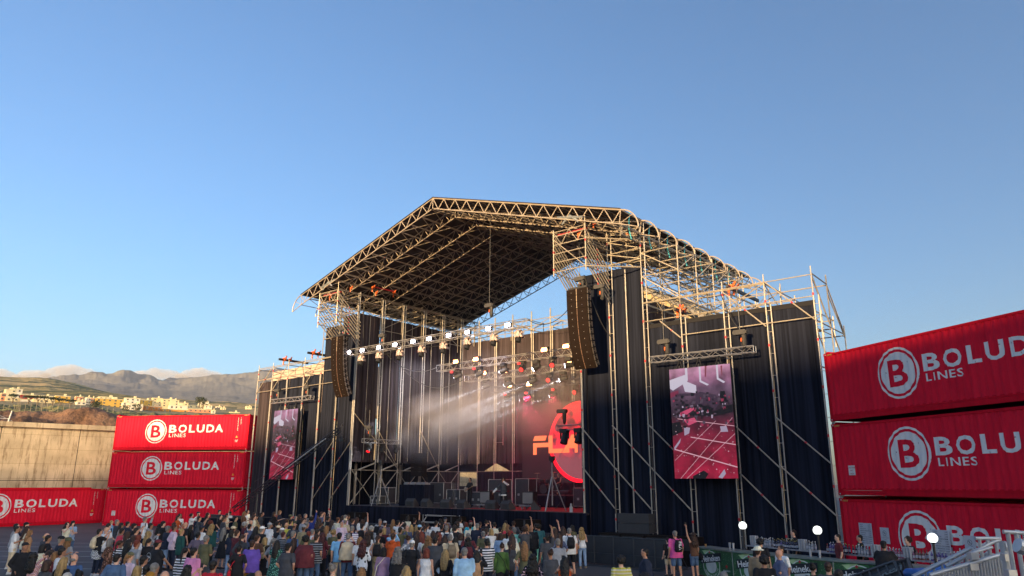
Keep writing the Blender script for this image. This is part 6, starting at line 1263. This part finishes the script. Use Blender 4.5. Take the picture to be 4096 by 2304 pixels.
def person(loc, face, H, sex, hair, top, low, p='S', lab="", grp=None, hat=None, shoe='k', fat=0.0, skin=None, seat=False, wide=None):
    f = sex == 'f'; wide = wide if wide is not None else (.03 if not f else 0.01)
    fat = round(fat, 2); me = cached(('b', p, f, seat, wide), lambda: body_mesh(p, f, seat, wide))
    o = link("person", me, None, loc, face); o.rotation_euler = (rp.uniform(-.05, .04), rp.uniform(-.03, .03), face); s = H / 1.755; o.scale = (s * (1.0 if not fat else 1.04), s, s); o.material_slots[0].link = 'OBJECT'; o.material_slots[0].material = skins[rp.randrange(5) if skin is None else skin]
    tag(o, lab, "person", grp)
    hs, hc = hair[0], hair[1]
    if hs != '-': put("hair", cached(('h', hs), lambda: hair_mesh(hs)), o, hairm[hc])
    if hat: put("cap" if hat[0] == 'c' else "sun_hat", cached(('c', hat[0]), lambda: hat_mesh(hat[0])), o, cloth_mat(hat[1]))
    tk, tc_ = top; put({'t': 't_shirt', 'l': 'long_sleeved_top', 'h': 'hooded_top', 'v': 'sleeveless_top', 'd': 'dress'}[tk], cached(('t', tk, p, f, fat), lambda: top_mesh(tk, p, f, fat)), o, cloth_mat(tc_))
    if low: lk, lc = low; put({'j': 'trousers', 's': 'shorts', 'k': 'skirt'}[lk], cached(('l', lk, f, seat, wide), lambda: low_mesh(lk, f, seat, wide)), o, cloth_mat(lc))
    put("shoes", cached(('s', f, wide, seat), lambda: shoes_mesh(f, wide, seat)), o, shoem[shoe])
    return o
def near(P, face, off): c, s = math.cos(face), math.sin(face); return (P[0] + off[0] * c - off[1] * s, P[1] + off[0] * s + off[1] * c, P[2] + off[2])
def backpack(P, face, s, c, lab, txt=None):
    e = empty("backpack", near(P, face, (0, 0, 0)), face, lab, "backpack"); e.scale = (s, s, s)
    b = vox(MB().loft([(1.02, 0, -.21, .13, .07), (1.1, 0, -.23, .16, .10), (1.3, 0, -.225, .155, .095), (1.44, 0, -.2, .11, .06)], 14).ell((0, -.30, 1.15), .11, .05, .09), "backpack_body", .02, 1, rough=.01, rs=9); b.materials.append(cloth_mat(c)); link("bag", b, e)
    m = MB()
    for sx in (-1, 1): m.path([(sx * .1, -.18, 1.44), (sx * .11, -.05, 1.49), (sx * .12, .09, 1.44), (sx * .125, .16, 1.28), (sx * .14, .04, 1.12), (sx * .12, -.16, 1.08)], .017, 6)
    m.build("strap", cloth_mat(c), e)
    if txt: t_ = text_mb(txt, .16, .02, align='CENTER'); MB().add([(v[2] - .04, -.345 + 0, 1.25 - v[0]) for v in t_.v], t_.f).build("lettering", cloth_mat("white"), e)
def shoulder_bag(P, face, s, c, lab, side=1, z=.9, size=1.0):
    e = empty("shoulder_bag", near(P, face, (0, 0, 0)), face, lab, "bag"); e.scale = (s, s, s)
    b = vox(MB().ell((side * .22, -.08, z), .07 * size, .14 * size, .12 * size), "bag_body", .02, 1, rough=.01, rs=9); b.materials.append(cloth_mat(c)); link("bag", b, e)
    MB().path([(side * .22, -.14, z + .08), (side * .12, -.17, 1.2), (-side * .10, -.12, 1.46), (-side * .12, .05, 1.46), (side * .05, .165, 1.25), (side * .2, .05, z + .06)], .012, 5).build("strap", cloth_mat(c), e)
# ------------------------------------------------------------------ the crowd, surveyed head by head
# view block, x, y of the crown, sex, hair style+colour, top, bottom, pose, extra
SEG = {'A': (0, 3.22), 'B': (700, 3.22), 'C': (1400, 3.22), 'D': (2100, 3.22), 'E': (2700, 3.22), 'F': (3350, 3.453)}
CROWD = """
A 195 358 m sk t:grey j:beige S shoe=w
A 220 392 m sk t:white j:beige C shoe=w
A 268 392 f la t:navy j:ldenim S -
A 345 338 m sk l:black j:navy S hat=c:black
A 342 392 f lb l:cream j:navy S -
A 368 440 f ll h:tan j:black S -
A 335 598 m sg l:black j:dgrey S hat=c:black,face=cam,fat=.03
A 862 342 f Qk v:cream j:beige S face=cam
A 948 322 f gk t:ldenim j:denim X face=cam
A 568 480 m by t:dgrey j:navy S -
A 598 506 m sk t:black j:black S -
A 768 515 m sg t:navy j:black S hat=c:black
A 890 535 f ll t:grey j:navy C hat=h:olive
A 545 625 f gk v:cream j:navy S -
A 690 692 f pb t:brown j:navy S -
A 490 725 f Qk l:check:lpink/peach j:black S -
A 600 827 f gb l:dgrey j:black S -
A 725 722 f gl t:maroon j:black S -
A 802 660 m sk t:white j:navy S -
A 832 786 f ly t:black j:navy S -
A 975 750 m bg t:blue j:navy S fat=.04
A 1000 952 f uk l:grey j:black S -
A 862 1000 f gw t:mint j:black S -
A 1302 425 m sk t:black j:navy P -,shoe=w
A 1352 402 m b- t:white j:navy C -
A 1392 356 m sk t:white j:black S -
A 1450 318 c sy t:sky j:denim S -
A 1530 306 m sg t:dgrey j:black S -
A 1545 347 f lk v:grey j:navy S -
A 1640 331 m sk t:navy j:black S -
A 1582 415 m sk v:cred j:navy S fat=.04
A 1752 352 m sk t:black j:black P hat=c:black
A 1736 412 m sk t:dgrey j:black S -
A 1868 270 m sg t:white j:navy X tall=.16
A 1932 352 m sk h:grey j:navy L -
A 2115 322 m sk t:black j:black S hat=c:black
A 2050 362 f Qk l:black j:black S -
A 2150 387 m sg t:navy j:ldenim X -
A 2228 346 m sb t:red j:dgrey S fat=.05,skin=3
A 2262 372 m sb l:lpink j:navy S -
A 2378 340 m b- t:black j:navy S -
A 2360 422 m sy l:dgreen j:dgrey S -
A 2480 372 f lk l:black j:black S -
A 1440 552 f gg d:floral:peach/brown - S -
A 1540 572 f pb t:stripe:white/black j:dgrey S -
A 1650 560 f lk t:black j:navy S -
A 1740 572 m sr t:grey j:black S -
A 1785 502 f gr t:white j:ldenim S -
A 1718 506 f lb t:lpink j:navy S -
A 1660 452 f lb t:cream j:navy S -
A 1925 452 f Qy l:grey j:navy P -
A 1920 552 f pk t:black j:dgrey S -
A 2015 562 m sk t:black j:dgrey D hat=c:maroon,fat=.06,txt=RN
A 1510 746 m sk l:denim j:navy S fat=.03
A 1655 722 f pl l:lpink j:white S hat=c:olive
A 1750 906 f gy t:white j:black S -
A 1845 772 m sk t:check:black/white j:black S -
A 1870 890 m sk t:lblue j:black S -
A 1945 976 f gy t:white j:black S hat=c:mustard
A 2040 862 m sg t:floral:cream/tan j:denim D fat=.04
A 2152 962 m bb t:brown j:black S -
A 2365 667 f pk l:stripe:white/black j:denim S -
A 2440 887 f lk t:green j:black S -
B 28 252 f lb l:orange j:black S -
B 80 230 f Qk t:white j:black S face=cam
B 225 226 f qk l:white j:black S -
B 290 202 m sk l:navy j:navy S hat=c:navy
B 440 216 m Qk l:black j:black S -
B 575 181 m sk l:navy j:navy C hat=c:navy
B 318 264 m sk t:dgrey j:black S -
B 625 272 m sb t:dgrey j:black X -
B 455 317 f qr v:olive j:navy S -
B 482 362 f Qy l:dgreen j:black S fat=.05
B 340 377 m sk t:white j:black S hat=c:navy,fat=.04
B 300 466 m sk t:mauve j:denim S -
B 402 510 m sg t:olive j:dgrey C -
B 625 412 f lg d:black - X -
B 757 388 m sb t:beige j:navy S hat=c:beige
B 742 442 f gk t:navy j:ldenim S shoe=w
B 798 440 m sb t:maroon j:black P -
B 868 500 f pb h:dgrey j:navy S -
B 905 334 f qw t:maroon j:navy S -
B 975 311 m b- t:white j:navy S -
B 966 362 m sk t:slate j:black S -
B 1045 395 f lk l:black j:black S -
B 1125 390 m sg l:black j:navy S hat=c:white
B 1215 345 m sg t:white j:maroon S hat=c:grey,fat=.05
B 1085 371 f gy t:khaki j:navy S -
B 1320 380 m sb t:black j:black S hat=c:beige
B 1392 411 f gg t:grey j:black S hat=c:white
B 1345 326 m sk t:dgrey j:black S -
B 1480 241 m sk l:yellow j:black S hat=c:olive
B 1500 302 m sk t:navy j:black S hat=c:black
B 1436 346 m by t:yellow j:black S -
B 1546 351 m bb t:dgrey j:navy S skin=3
B 1650 376 m sb t:khaki j:navy S hat=c:grey
B 1692 341 m sg t:navy j:black S -
B 1642 291 m sb t:grey j:black S -
B 1686 232 m sg t:dgrey j:black S -
B 1760 266 m qk l:royal j:black R -
B 1870 206 m sb t:slate j:black S tall=.25
B 1692 291 f gg t:white j:black S -
B 1975 266 m sk t:black j:black S -
B 2022 311 f lb t:grey j:black S -
B 2082 276 m sb t:cream j:black S hat=c:brown
B 2190 246 m sg t:lpink j:black S tall=.1
B 2186 291 m sg t:beige j:black S hat=c:beige
B 2160 331 m b- t:lpink j:black C -
B 2270 386 m sg t:stripe:white/lilac j:navy S fat=.05
B 2396 356 m sk v:black j:navy S hat=c:black
B 2350 281 f lb t:white j:navy S -
B 2470 271 f lk t:grey j:black S -
B 2532 386 f qw l:grey j:black S -
B 2480 461 f Qb t:white j:black S -
B 2430 566 f Qa l:blotch:black/white j:black S -
B 2380 531 f gl t:white j:black S -
B 2237 481 m sg v:beige j:denim S fat=.06,sleeve=1
B 2140 471 m sk t:sky j:beige S hat=c:black
B 2056 431 f qy t:olive j:black S -
B 1922 476 f Qa l:maroon j:black S -
B 1830 496 m sb t:stripe:grey/black j:denim S fat=.04
B 1685 506 m qk t:maroon j:denim H fat=.09
B 1535 546 f lb t:black j:black S -
B 1530 451 m sg t:blue j:navy S -
B 1405 461 f sa t:stripe:grey/black j:dgrey S -
B 1465 606 m sk t:dgrey j:black H hat=c:black,fat=.03
B 1310 576 f lk d:floral:mint/dgreen - C -
B 1160 536 f gy d:black - S -
B 1005 571 m sb t:purple j:mustard X fat=.05
B 1080 501 m sb t:brown j:black S -
B 835 631 f sk t:black j:navy H -
B 500 831 m sk t:red j:black S fat=.04,skin=3
B 250 665 m sk t:pink j:navy C fat=.03
B 1090 954 m b- t:black j:black S -
B 990 990 f qk t:black j:black S -
B 2065 866 f ug t:peach j:black S fat=.03
B 1275 546 f pg t:grey j:black S -
B 1702 456 m sr t:olive j:black S -
B 1900 421 m qk t:black j:black S -
B 1830 431 m sk t:peach j:black S -
C 105 276 f pb l:stripe:lpink/lilac j:navy S -
C 270 386 f gy t:black j:navy S -
C 375 316 m b- t:black j:black S -
C 388 297 m sg t:grey j:black S -
C 460 321 m sb t:mauve j:black S hat=c:grey
C 385 431 f pk t:black j:navy S -
C 445 416 f gy t:maroon j:black S -
C 558 306 f ll t:brown j:black S -
C 620 311 m sk t:white j:navy S hat=c:black
C 258 461 f Qk l:grey j:dgrey S -
C 370 506 f pb v:khaki j:khaki S -
C 575 481 m sb h:orange j:ldenim S fat=.03
C 540 436 f ul l:lblue j:navy S -
C 640 401 m sk l:olive j:navy S -
C 738 381 m b- t:slate j:navy S -
C 780 376 f ly t:brown j:navy S -
C 860 381 f ly t:white j:navy S -
C 902 371 m sk t:navy j:black S hat=c:lblue
C 815 291 m sk t:black j:black R -
C 682 341 f lk l:black j:black S -
C 1000 356 f pk t:white j:navy S -
C 1110 321 m sk t:white j:navy S -
C 1160 296 m sk t:black j:black S -
C 1222 276 m sg t:mauve j:black S hat=c:navy
C 1195 336 m sk t:black j:red S -
C 1255 381 m sg t:white j:navy S -
C 1345 386 m sk t:black j:black P -
C 1415 271 m sk t:white j:ldenim S -
C 1565 316 m sg t:turq j:navy S hat=c:maroon
C 1490 341 f gr t:maroon j:black S -
C 1640 351 m sg t:navy j:denim S fat=.04
C 1762 290 f uk l:black j:black S -
C 1702 426 f ub v:navy k:navy S -
C 1812 426 f gy t:white j:white S -
C 1855 341 m sk t:cream j:cream S -
C 1996 351 f ly t:brown j:black S -
C 2032 371 f ll t:cred j:black S -
C 2010 301 m sk t:black j:black S hat=c:black
C 2110 316 m sb t:dgrey j:black S -
C 2112 406 m sg t:mint j:grey S -
C 2075 446 m sr t:white j:denim S shoe=w
C 1932 481 f gb l:ldenim j:cream S -
C 1765 551 m sk t:stripe:white/navy j:navy S -
C 1946 606 f ub l:green k:black S -
C 1645 706 f lk l:black j:navy S -
C 1490 666 m sg l:lblue j:denim S fat=.02
C 1215 691 f ly l:black j:ldenim S -
C 1302 496 m sg t:beige j:camo S fat=.03
C 1115 531 m sk t:dgrey s:ldenim X fat=.04
C 972 681 f gr v:white j:denim S -
C 782 571 m sg t:black j:black H hat=c:white
C 640 656 f Qg l:black j:black S fat=.05
C 715 906 f ly t:black j:black S -
C 430 666 f gk l:lilac j:black S -
C 150 926 f ll t:black j:black S -
C 1025 521 f Ql t:black j:denim S -
C 1205 511 f lb l:black j:black S -
C 1372 531 f lk t:black j:black S -
C 1525 531 f Qk t:navy j:black S -
C 862 501 f lb t:white j:ldenim S -
C 925 461 f lr t:red j:black S -
C 1075 451 f lb t:olive j:black S -
C 1150 471 f lr t:dgrey j:black S -
C 856 451 f lb t:cream j:black S -
C 770 506 f ub l:blotch:white/grey j:white S -
C 2258 391 m qb t:dgrey j:navy S -
C 2350 376 m b- t:black s:navy S fat=.06
C 2442 361 m qk t:teal j:mint X -
C 2335 751 f Qk t:floral:lpink/black j:black S -
D 370 406 f Qy l:black j:black S -
D 500 396 f lb v:white j:black S -
D 580 416 m sg t:white s:black S fat=.02
D 737 406 f Qy v:white j:ldenim C shoe=n
D 417 551 m sg t:grey j:black S -
D 340 686 f ub l:dgrey j:black S fat=.03
D 500 786 f lk v:orange j:black S -
D 1230 761 m qk t:stripe:cream/yellow j:black S -
D 1555 676 m sk l:navy j:black S face=left,fat=.04
D 1525 990 m qk t:black j:black S -
D 1835 536 c sk t:black s:beige S hat=c:black,txt=SPO NGE,shoe=k
D 1935 451 m sg t:hpink s:denim S fat=.03
D 2165 471 f Qb v:brown s:denim L hat=c:camo,shoe=w
E 1065 648 m sb l:camo j:camo S hat=h:cream
E 1108 545 m qk t:black j:black S -
E 1115 756 m qk t:black j:black S txt=wa
E 1310 690 m b- t:slate j:denim X face=left,fat=.05
E 1368 640 m sk t:white j:navy S face=camL
E 595 975 m sg t:grey j:black S -
E 1790 866 f uk t:black j:black S -
E 1990 851 m sb t:dgrey j:black S -
E 2135 951 f gk t:black j:black S -
E 1545 436 m sk t:black j:black S face=left,lany=1
E 2090 496 m sk t:maroon j:black S face=left
E 2380 503 m sk t:black j:black S face=left,fat=.04
F 630 620 m sk t:black j:black D hat=c:black,fat=.06
F 960 560 m qb t:black j:black S face=camL,lany=1
"""
hn = {'s': 'short', 'l': 'long', 'g': 'chin-length', 'q': 'curly', 'Q': 'long curly', 'p': 'ponytailed', 'u': 'pinned-up', 'b': 'thinning'}
cnm = dict(dgrey="dark grey", cred="coral red", lpink="pale pink", hpink="bright pink", lblue="light blue", sky="sky blue", ldenim="light denim", dgreen="dark green", turq="turquoise", royal="royal blue", mauve="mauve grey", slate="slate blue")
def cname(c):
    if ':' in c: k, ab = c.split(':'); a, b = ab.split('/'); return "%s-and-%s %s" % (cnm.get(a, a), cnm.get(b, b), {'stripe': 'striped', 'check': 'checked', 'floral': 'flowered', 'blotch': 'patterned'}[k])
    return cnm.get(c, c)
gn = {'t': 't-shirt', 'l': 'long-sleeved top', 'h': 'hooded top', 'v': 'sleeveless top', 'd': 'dress'}
PP = []
for ln_ in CROWD.strip().splitlines():
    q = ln_.split(); ox, sc_ = SEG[q[0]]; px = ox + float(q[1]) / sc_; py = 1980 + float(q[2]) / sc_; ex = dict(i.split('=') for i in q[8].split(',') if '=' in i) if len(q) > 8 else {}
    PP.append(dict(px=px, py=py, sex=q[3], hair=q[4], top=tuple(q[5].split(':', 1)), low=None if q[6] == '-' else tuple(q[6].split(':', 1)), pose=q[7], ex=ex))
STG = st(-9, 2)
def desc(c):
    h = hairn.get(c['hair'][1]); hs = c['hair'][0]
    if 'hat' in c['ex']: k, cc = c['ex']['hat'].split(':'); hd = "%s %s" % (cname(cc), 'cap' if k == 'c' else 'sun hat')
    elif h is None: hd = "a bald head"
    elif hs == 'b': hd = "thinning %s hair" % h
    else: hd = "%s %s hair" % (hn[hs], h)
    return ("child" if c['sex'] == 'c' else "person") + " in %s %s" % (cname(c['top'][1]), gn[c['top'][0]]), hd
base = {}
for c in PP: a, b = desc(c); c['a'], c['b'] = a, b; base.setdefault((a, b), []).append(c)
def low_n(c):
    if not c['low']: return ""
    return {'j': 'trousers', 's': 'shorts', 'k': 'skirt'}[c['low'][0]]
for (a, b), L in base.items():
    for c in L:
        lab = "%s with %s" % (a, b)
        if len(L) > 1:
            others = [o for o in PP if o is not c]; n_ = min(others, key=lambda o: (o['px'] - c['px']) ** 2 + 2 * (o['py'] - c['py']) ** 2); dx = n_['px'] - c['px']; dy = n_['py'] - c['py']
            rel = ("just left of" if dx > 0 else "just right of") if abs(dx) > abs(dy) else ("behind" if dy > 0 else "in front of")
            lab = "%s, %s, %s one in %s" % (a, b, rel, cname(n_['top'][1]))
            if len(lab.split()) > 16: lab = lab.replace("just ", "")
        c['lab'] = lab
used = set()
for c in PP:
    k = 1
    while c['lab'] in used and k < 6:
        o = sorted([o for o in PP if o is not c], key=lambda o: (o['px'] - c['px']) ** 2 + 2 * (o['py'] - c['py']) ** 2)[k]; k += 1
        c['lab'] = "%s, %s, near one in %s %s" % (c['a'], c['b'], cname(o['top'][1]), gn[o['top'][0]])
    used.add(c['lab'])
bg_ = []
for c in PP:
    H = {'m': 1.75, 'f': 1.66, 'c': 1.42}[c['sex']] * (1 + .02 * math.sin(c['px'] * 7.3)); tall = float(c['ex'].get('tall', 0)); extra = .015 if 'hat' in c['ex'] else (.02 if c['hair'][0] in 'qQu' else 0)
    P = at_z(c['px'], c['py'] + 3, H + tall + extra); rel = P - S0; v = rel.dot(SV)
    lim = -4.75 if not (c['py'] < 2068 and c['px'] < 930) else 99
    if v > lim and c['px'] < 2600:   # never beyond the barrier: step forward along the line of sight
        d = P.copy(); d.z = 0; d.normalize(); P = P - d * ((v - lim) / max(.25, d.dot(SV)))
    P.z = 0
    to = STG - P; face = math.atan2(-to.x, to.y) + math.radians(14 * math.sin(c['px'] * 3.1))
    fc = c['ex'].get('face'); tocam = math.atan2(P.x, -P.y)
    if fc == 'cam': face = tocam + R(28)
    elif fc == 'left': face = math.atan2(.9, .25) + 0.1
    elif fc == 'camL': face = tocam - R(50)
    elif c['px'] > 2850: face = R(-10) if c['ex'].get('txt') else R(-35)
    if c['px'] > 2250 and c['px'] < 2830 and not fc: to = st(-7, 3) - P; face = math.atan2(-to.x, to.y) + R(8 * math.sin(c['px']))
    s = H / 1.755; z0 = tall
    if c['pose'] == 'S' and 'txt' not in c['ex']: c['pose'] = 'SSHXCSDSHP'[int(abs(math.sin(c['px'] * 12.9 + c['py'] * 4.1)) * 999) % 10] if c['px'] < 2400 else 'S'
    if c['pose'] == 'P' and not ln_: pass
    o = person((P.x, P.y, z0), face, H, 'm' if c['sex'] == 'c' else c['sex'], c['hair'] if c['hair'][1] != '-' else '-k', c['top'], c['low'], c['pose'], c['lab'], "crowd watching the stage" if c['px'] < 2900 or c['ex'].get('txt') else "people at the bar", c['ex']['hat'].split(':') if 'hat' in c['ex'] else None, c['ex'].get('shoe', 'k'), float(c['ex'].get('fat', 0)), int(c['ex']['skin']) if 'skin' in c['ex'] else None)
    c['P'] = (P.x, P.y, z0); c['face'] = face; c['s'] = s; c['o'] = o
    if tall:
        e = link("box", MB().box((-.25, -.2, 0), (.25, .2, tall - .01)).mesh("box", [dkg]), None, (P.x, P.y, 0), face); tag(e, "low dark box added under the %s" % c['a'].replace("person", "raised person"), "step")  # made-up box, added to hold up people set above the ground
    if 'txt' in c['ex']:
        T_ = c['ex']['txt'].split(); m = MB()
        if T_ == ['RN']:
            r_ = ring(.115, .125, 26); m.add([(v[0], 0, v[2]) for v in r_.v], r_.f); q = text_mb("R|N", .1, .012, align='CENTER'); m.add([(v[0], 0, v[2] - .035) for v in q.v], q.f); zc = 1.27
        elif T_ == ['wa']: q = text_mb("w s 2", .2, .02, align='CENTER'); m.add([(v[0], 0, v[2]) for v in q.v], q.f); zc = 1.2
        else:
            zc = 1.3
            for i, w in enumerate(T_ + ["BE"]): q = text_mb(w, .13, .02, align='CENTER'); m.add([(v[0], 0, v[2] - i * .1) for v in q.v], q.f)
        o2 = m.build("back_print", cloth_mat("white"), o); o2.location = (0, -.178 - float(c['ex'].get('fat', 0)) * .9, zc)
    if 'lany' in c['ex']: MB().path([(-.06, .05, 1.47), (-.05, .13, 1.38), (0, .17, 1.18), (.05, .13, 1.38), (.06, .05, 1.47)], .008, 5).box((-.03, .165, 1.1), (.03, .175, 1.18)).build("lanyard", cloth_mat("cream"), o)
def find(a, b=None):
    for c in PP:
        if a in c['a'] and (b is None or b in c['b']): return c
    return None
for a, b, c_, lab in (("camo long", None, None, None),): pass
def bp_(c, col, lab, txt=None):
    if c: backpack(c['P'], c['face'], c['s'], col, lab, txt)
def by(px, tol=9): return min(PP, key=lambda c: abs(c['px'] - px[0]) + abs(c['py'] - px[1]))
bp_(by((2280, 2109)), "black", "shiny black backpack on the person in white t-shirt by the barrier")
bp_(by((2701, 2120)), "black", "black backpack with white letters on the bright pink t-shirt", "FILA")
bp_(by((1804, 2134)), "camo", "camouflage backpack on the grey-haired person in beige")
bp_(by((1515, 2137)), "black", "small black backpack on the person in khaki sleeveless top")
bp_(by((1911, 2199)), "tan", "brown leather backpack on the black long-sleeved top")
bp_(by((1790, 2098)), "navy", "navy backpack on the grey-haired person in white t-shirt")
bp_(by((404, 2112)), "beige", "pale backpack on the person holding up a phone near the left")
bp_(by((1874, 2145)), "maroon", "maroon backpack on the person in navy with long black hair")
bp_(by((1060, 2146)), "khaki", "khaki backpack on the blond person in black dress")
for px, col, lab, sd, z, sz in (((959, 2176), "red", "red shoulder bag of the person in black t-shirt at left centre", -1, .88, 1.0), ((2004, 2168), "black", "black shoulder bag of the person in green top", 1, .8, 1.1), ((2772, 2126), "black", "black bag hanging from the person in camouflage cap", 1, .85, 1.3), ((1534, 2187), "cream", "cream tote bag with blue stripes beside the lilac top", -1, .65, 1.4), ((1702, 2191), "white", "white tote bag of the person in white sleeveless top", 1, .7, 1.2), ((2329, 2106), "tan", "small tan bag of the person in white top and light jeans", -1, .92, .8), ((1667, 2135), "black", "dark bag on the long-haired person in white t-shirt", 1, .8, 1.1)):
    c = by(px); shoulder_bag(c['P'], c['face'], c['s'], col, lab, sd, z, sz)
for c in PP:
    if c['pose'] in ('P',) and c['px'] < 2600 or (c['pose'] == 'L' and c['px'] > 2700):
        off = (0, .40 * c['s'], 1.68 * c['s']) if c['pose'] == 'P' else (-.22, .15, 2.08 * c['s']); o = MB().box((-.037, -.005, -.07), (.037, .005, .07)).build("phone", blk, None, False, near(c['P'], c['face'], off), c['face']); tag(o, "dark phone held up by the %s" % c['a'], "phone", "phones held up over the crowd")
# shirt sleeves of the quilted vest, checked shirt round the waist
c = by((1394, 2129)); put("long_sleeved_top", cached(('t', 'l', 'S', False, 0.0), lambda: top_mesh('l', 'S', False, 0.0)), c['o'], cloth_mat("maroon"))
c = by((404, 2112)); w_ = vox(MB().loft([(.62, 0, -.03, .2, .17), (.8, 0, -.03, .21, .18), (.98, 0, -.01, .19, .15)], 18), "waist_shirt", .02, 1, rough=.03, rs=7); w_.materials.append(cloth_mat("check:black/white")); link("waist_shirt", w_, c['o'])
# more heads of the dense crowd between the surveyed ones
rc_ = random.Random(77); K = 0; tops = ["black", "black", "dgrey", "navy", "white", "grey", "brown", "maroon", "slate", "olive", "cream", "khaki"]; hs_ = ["sk", "sb", "lb", "lk", "pb", "Qb", "gb", "sg", "ll", "gk"]
taken = [Vector(c['P'][:2]) for c in PP]; tries = 0
while K < 64 and tries < 4000:
    tries += 1; px = rc_.uniform(880, 2330); fr = rc_.random(); H = rc_.uniform(1.6, 1.76); v_ = -4.9 - (fr ** 1.3) * (9.5 if px > 1180 else 6)
    d = ray(px, 2050); d.z = 0; d.normalize(); t_ = (S0.dot(SV) + v_) / d.dot(SV); q = Vector((d.x * t_, d.y * t_))
    if min((q - k).length for k in taken) < .52: continue
    taken.append(q); K += 1; tc_ = rc_.choice(tops); hh = rc_.choice(hs_); face = math.atan2(-(STG.x - q.x), STG.y - q.y) + rc_.uniform(-.25, .25); f = hh[0] in 'lpQg'
    nb = min(PP, key=lambda c: (Vector(c['P'][:2]) - q).length); lab = "person in %s t-shirt, %s %s hair, beside %s in %s" % (cname(tc_), hn[hh[0]], hairn[hh[1]], "a capped one" if "hat" in nb["ex"] else "a %s-haired one" % hairn.get(nb["hair"][1], "bald"), cname(nb['top'][1]))
    person((q.x, q.y, 0), face, H, 'f' if f else 'm', hh, ('t', tc_), ('j', rc_.choice(["navy", "black", "denim"])), rc_.choice('SSSHXCR'), lab, "crowd watching the stage")
# ---- the band
P = st(-6.25, .95, 1.98); o = person(tuple(P), -SA + math.pi + R(38), 1.78, 'm', 'qk', ('l', 'dgrey'), ('j', 'black'), 'sing', "singer in dark sweater and black trousers with microphone at the mouth", "band on the stage", None, 'w', wide=.1)
put("white_sleeves", cached("ws", lambda: vox(MB().caps(pose('sing', False)['L'][1], .062, pose('sing', False)['L'][2], .052).caps(pose('sing', False)['R'][1], .062, pose('sing', False)['R'][2], .052).loft([(.76, 0, -.01, .2, .16), (.84, 0, -.01, .2, .16)], 14), "white_sleeves", .018, 1)), o, cloth_mat("white"))
o = MB().tube((0, 0, 0), (.03, .09, .02), .014, 6).ell((-.005, -.01, 0), .028, .028, .028).build("microphone", blk, None, False, tuple(P + Vector((0, -.25, 1.58)))); tag(o, "handheld microphone at the singer's mouth", "microphone")
P = st(-10.55, 2.6, 1.98); fg = -SA + math.pi - R(15); person(tuple(P), fg, 1.8, 'm', 'sk', ('l', 'black'), ('j', 'black'), 'guitar', "guitarist in black standing left of the singer", "band on the stage")
e = empty("electric_guitar", near(tuple(P), fg, (0, .24, 1.08)), fg, "electric guitar held by the guitarist in black", "guitar"); MB().prism([(-.02, -.12), (.16, -.16), (.26, -.05), (.26, .08), (.14, .16), (-.02, .1), (-.1, .12), (-.1, -.1)], -.02, .03).build("body", mat("guitar_cream", (.45, .38, .28), .3), e); MB().tube((-.1, 0, 0), (-.66, .02, .18), .02, 6).box((-.78, -.01, .15), (-.64, .02, .24)).build("neck", mat("maple", (.3, .18, .09), .4), e)
P = st(-7.0, 7.3, 2.35); person(tuple(P), -SA + math.pi, 1.75, 'm', 'sg', ('v', 'black'), ('s', 'grey'), 'drum', "drummer in black sleeveless top raising one stick behind the kit", "band on the stage", None, 'k', 0, None, True)
o = MB().tube((0, 0, 0), (0, 0, .35), .03, 8).tube((0, 0, .35), (0, 0, .42), .17, 14).build("drum_stool", blk, None, False, tuple(st(-7.0, 7.35, 2.72))); tag(o, "round stool under the drummer", "stool")
# ------------------------------------------------------------------ clouds over the ridge, and the haze
cm = bpy.data.materials.new("cloud"); cm.use_nodes = True; t = cm.node_tree; t.nodes.remove(t.nodes["Principled BSDF"]); out = t.nodes["Material Output"]
pv = t.nodes.new("ShaderNodeVolumePrincipled"); pv.inputs["Color"].default_value = (1, .93, .88, 1); pv.inputs["Density"].default_value = .006; pv.inputs["Anisotropy"].default_value = .0
t.links.new(pv.outputs[0], out.inputs["Volume"])
for i, (x0, x1, yt, yb, lab) in enumerate(((-260, 110, 1478, 1540, 0), (60, 200, 1490, 1540, 0), (170, 400, 1464, 1530, 0), (500, 760, 1482, 1530, 0), (700, 900, 1484, 1530, 0))):
    m = MB(); rr = random.Random(i + 2)
    for k in range(26):
        f = (k + rr.random()) / 26; px = x0 + (x1 - x0) * f; env = math.sin(math.pi * min(1, max(0, f))) ** .6; py = yb + (yt + 10 - yb) * env * rr.uniform(.7, 1.0); q_ = ray(px, py); c = at_r(px, py, 10300 * math.hypot(q_.x, q_.y) / q_.y); rad = rr.uniform(46, 84) * (.6 + .5 * env); m.ell(c, rad * 1.9, rad * 1.4, rad, 14, 8)
    me = vox(m, "cloud", 16, 3, rough=22, rs=.02); me.materials.append(cm); o = link("cloud", me); tag(o, kind='structure')
hz = bpy.data.materials.new("haze"); hz.use_nodes = True; t = hz.node_tree; t.nodes.remove(t.nodes["Principled BSDF"]); out = t.nodes["Material Output"]
pv = t.nodes.new("ShaderNodeVolumePrincipled"); pv.inputs["Color"].default_value = (.90, .93, .98, 1); pv.inputs["Density"].default_value = 0.000034; pv.inputs["Anisotropy"].default_value = .2; t.links.new(pv.outputs[0], out.inputs["Volume"])
o = MB().box((-9990, -9990, -1), (9990, 9990, 1400)).build("haze", hz); tag(o, kind='stuff')
for o in PENDING: SC.collection.objects.link(o)
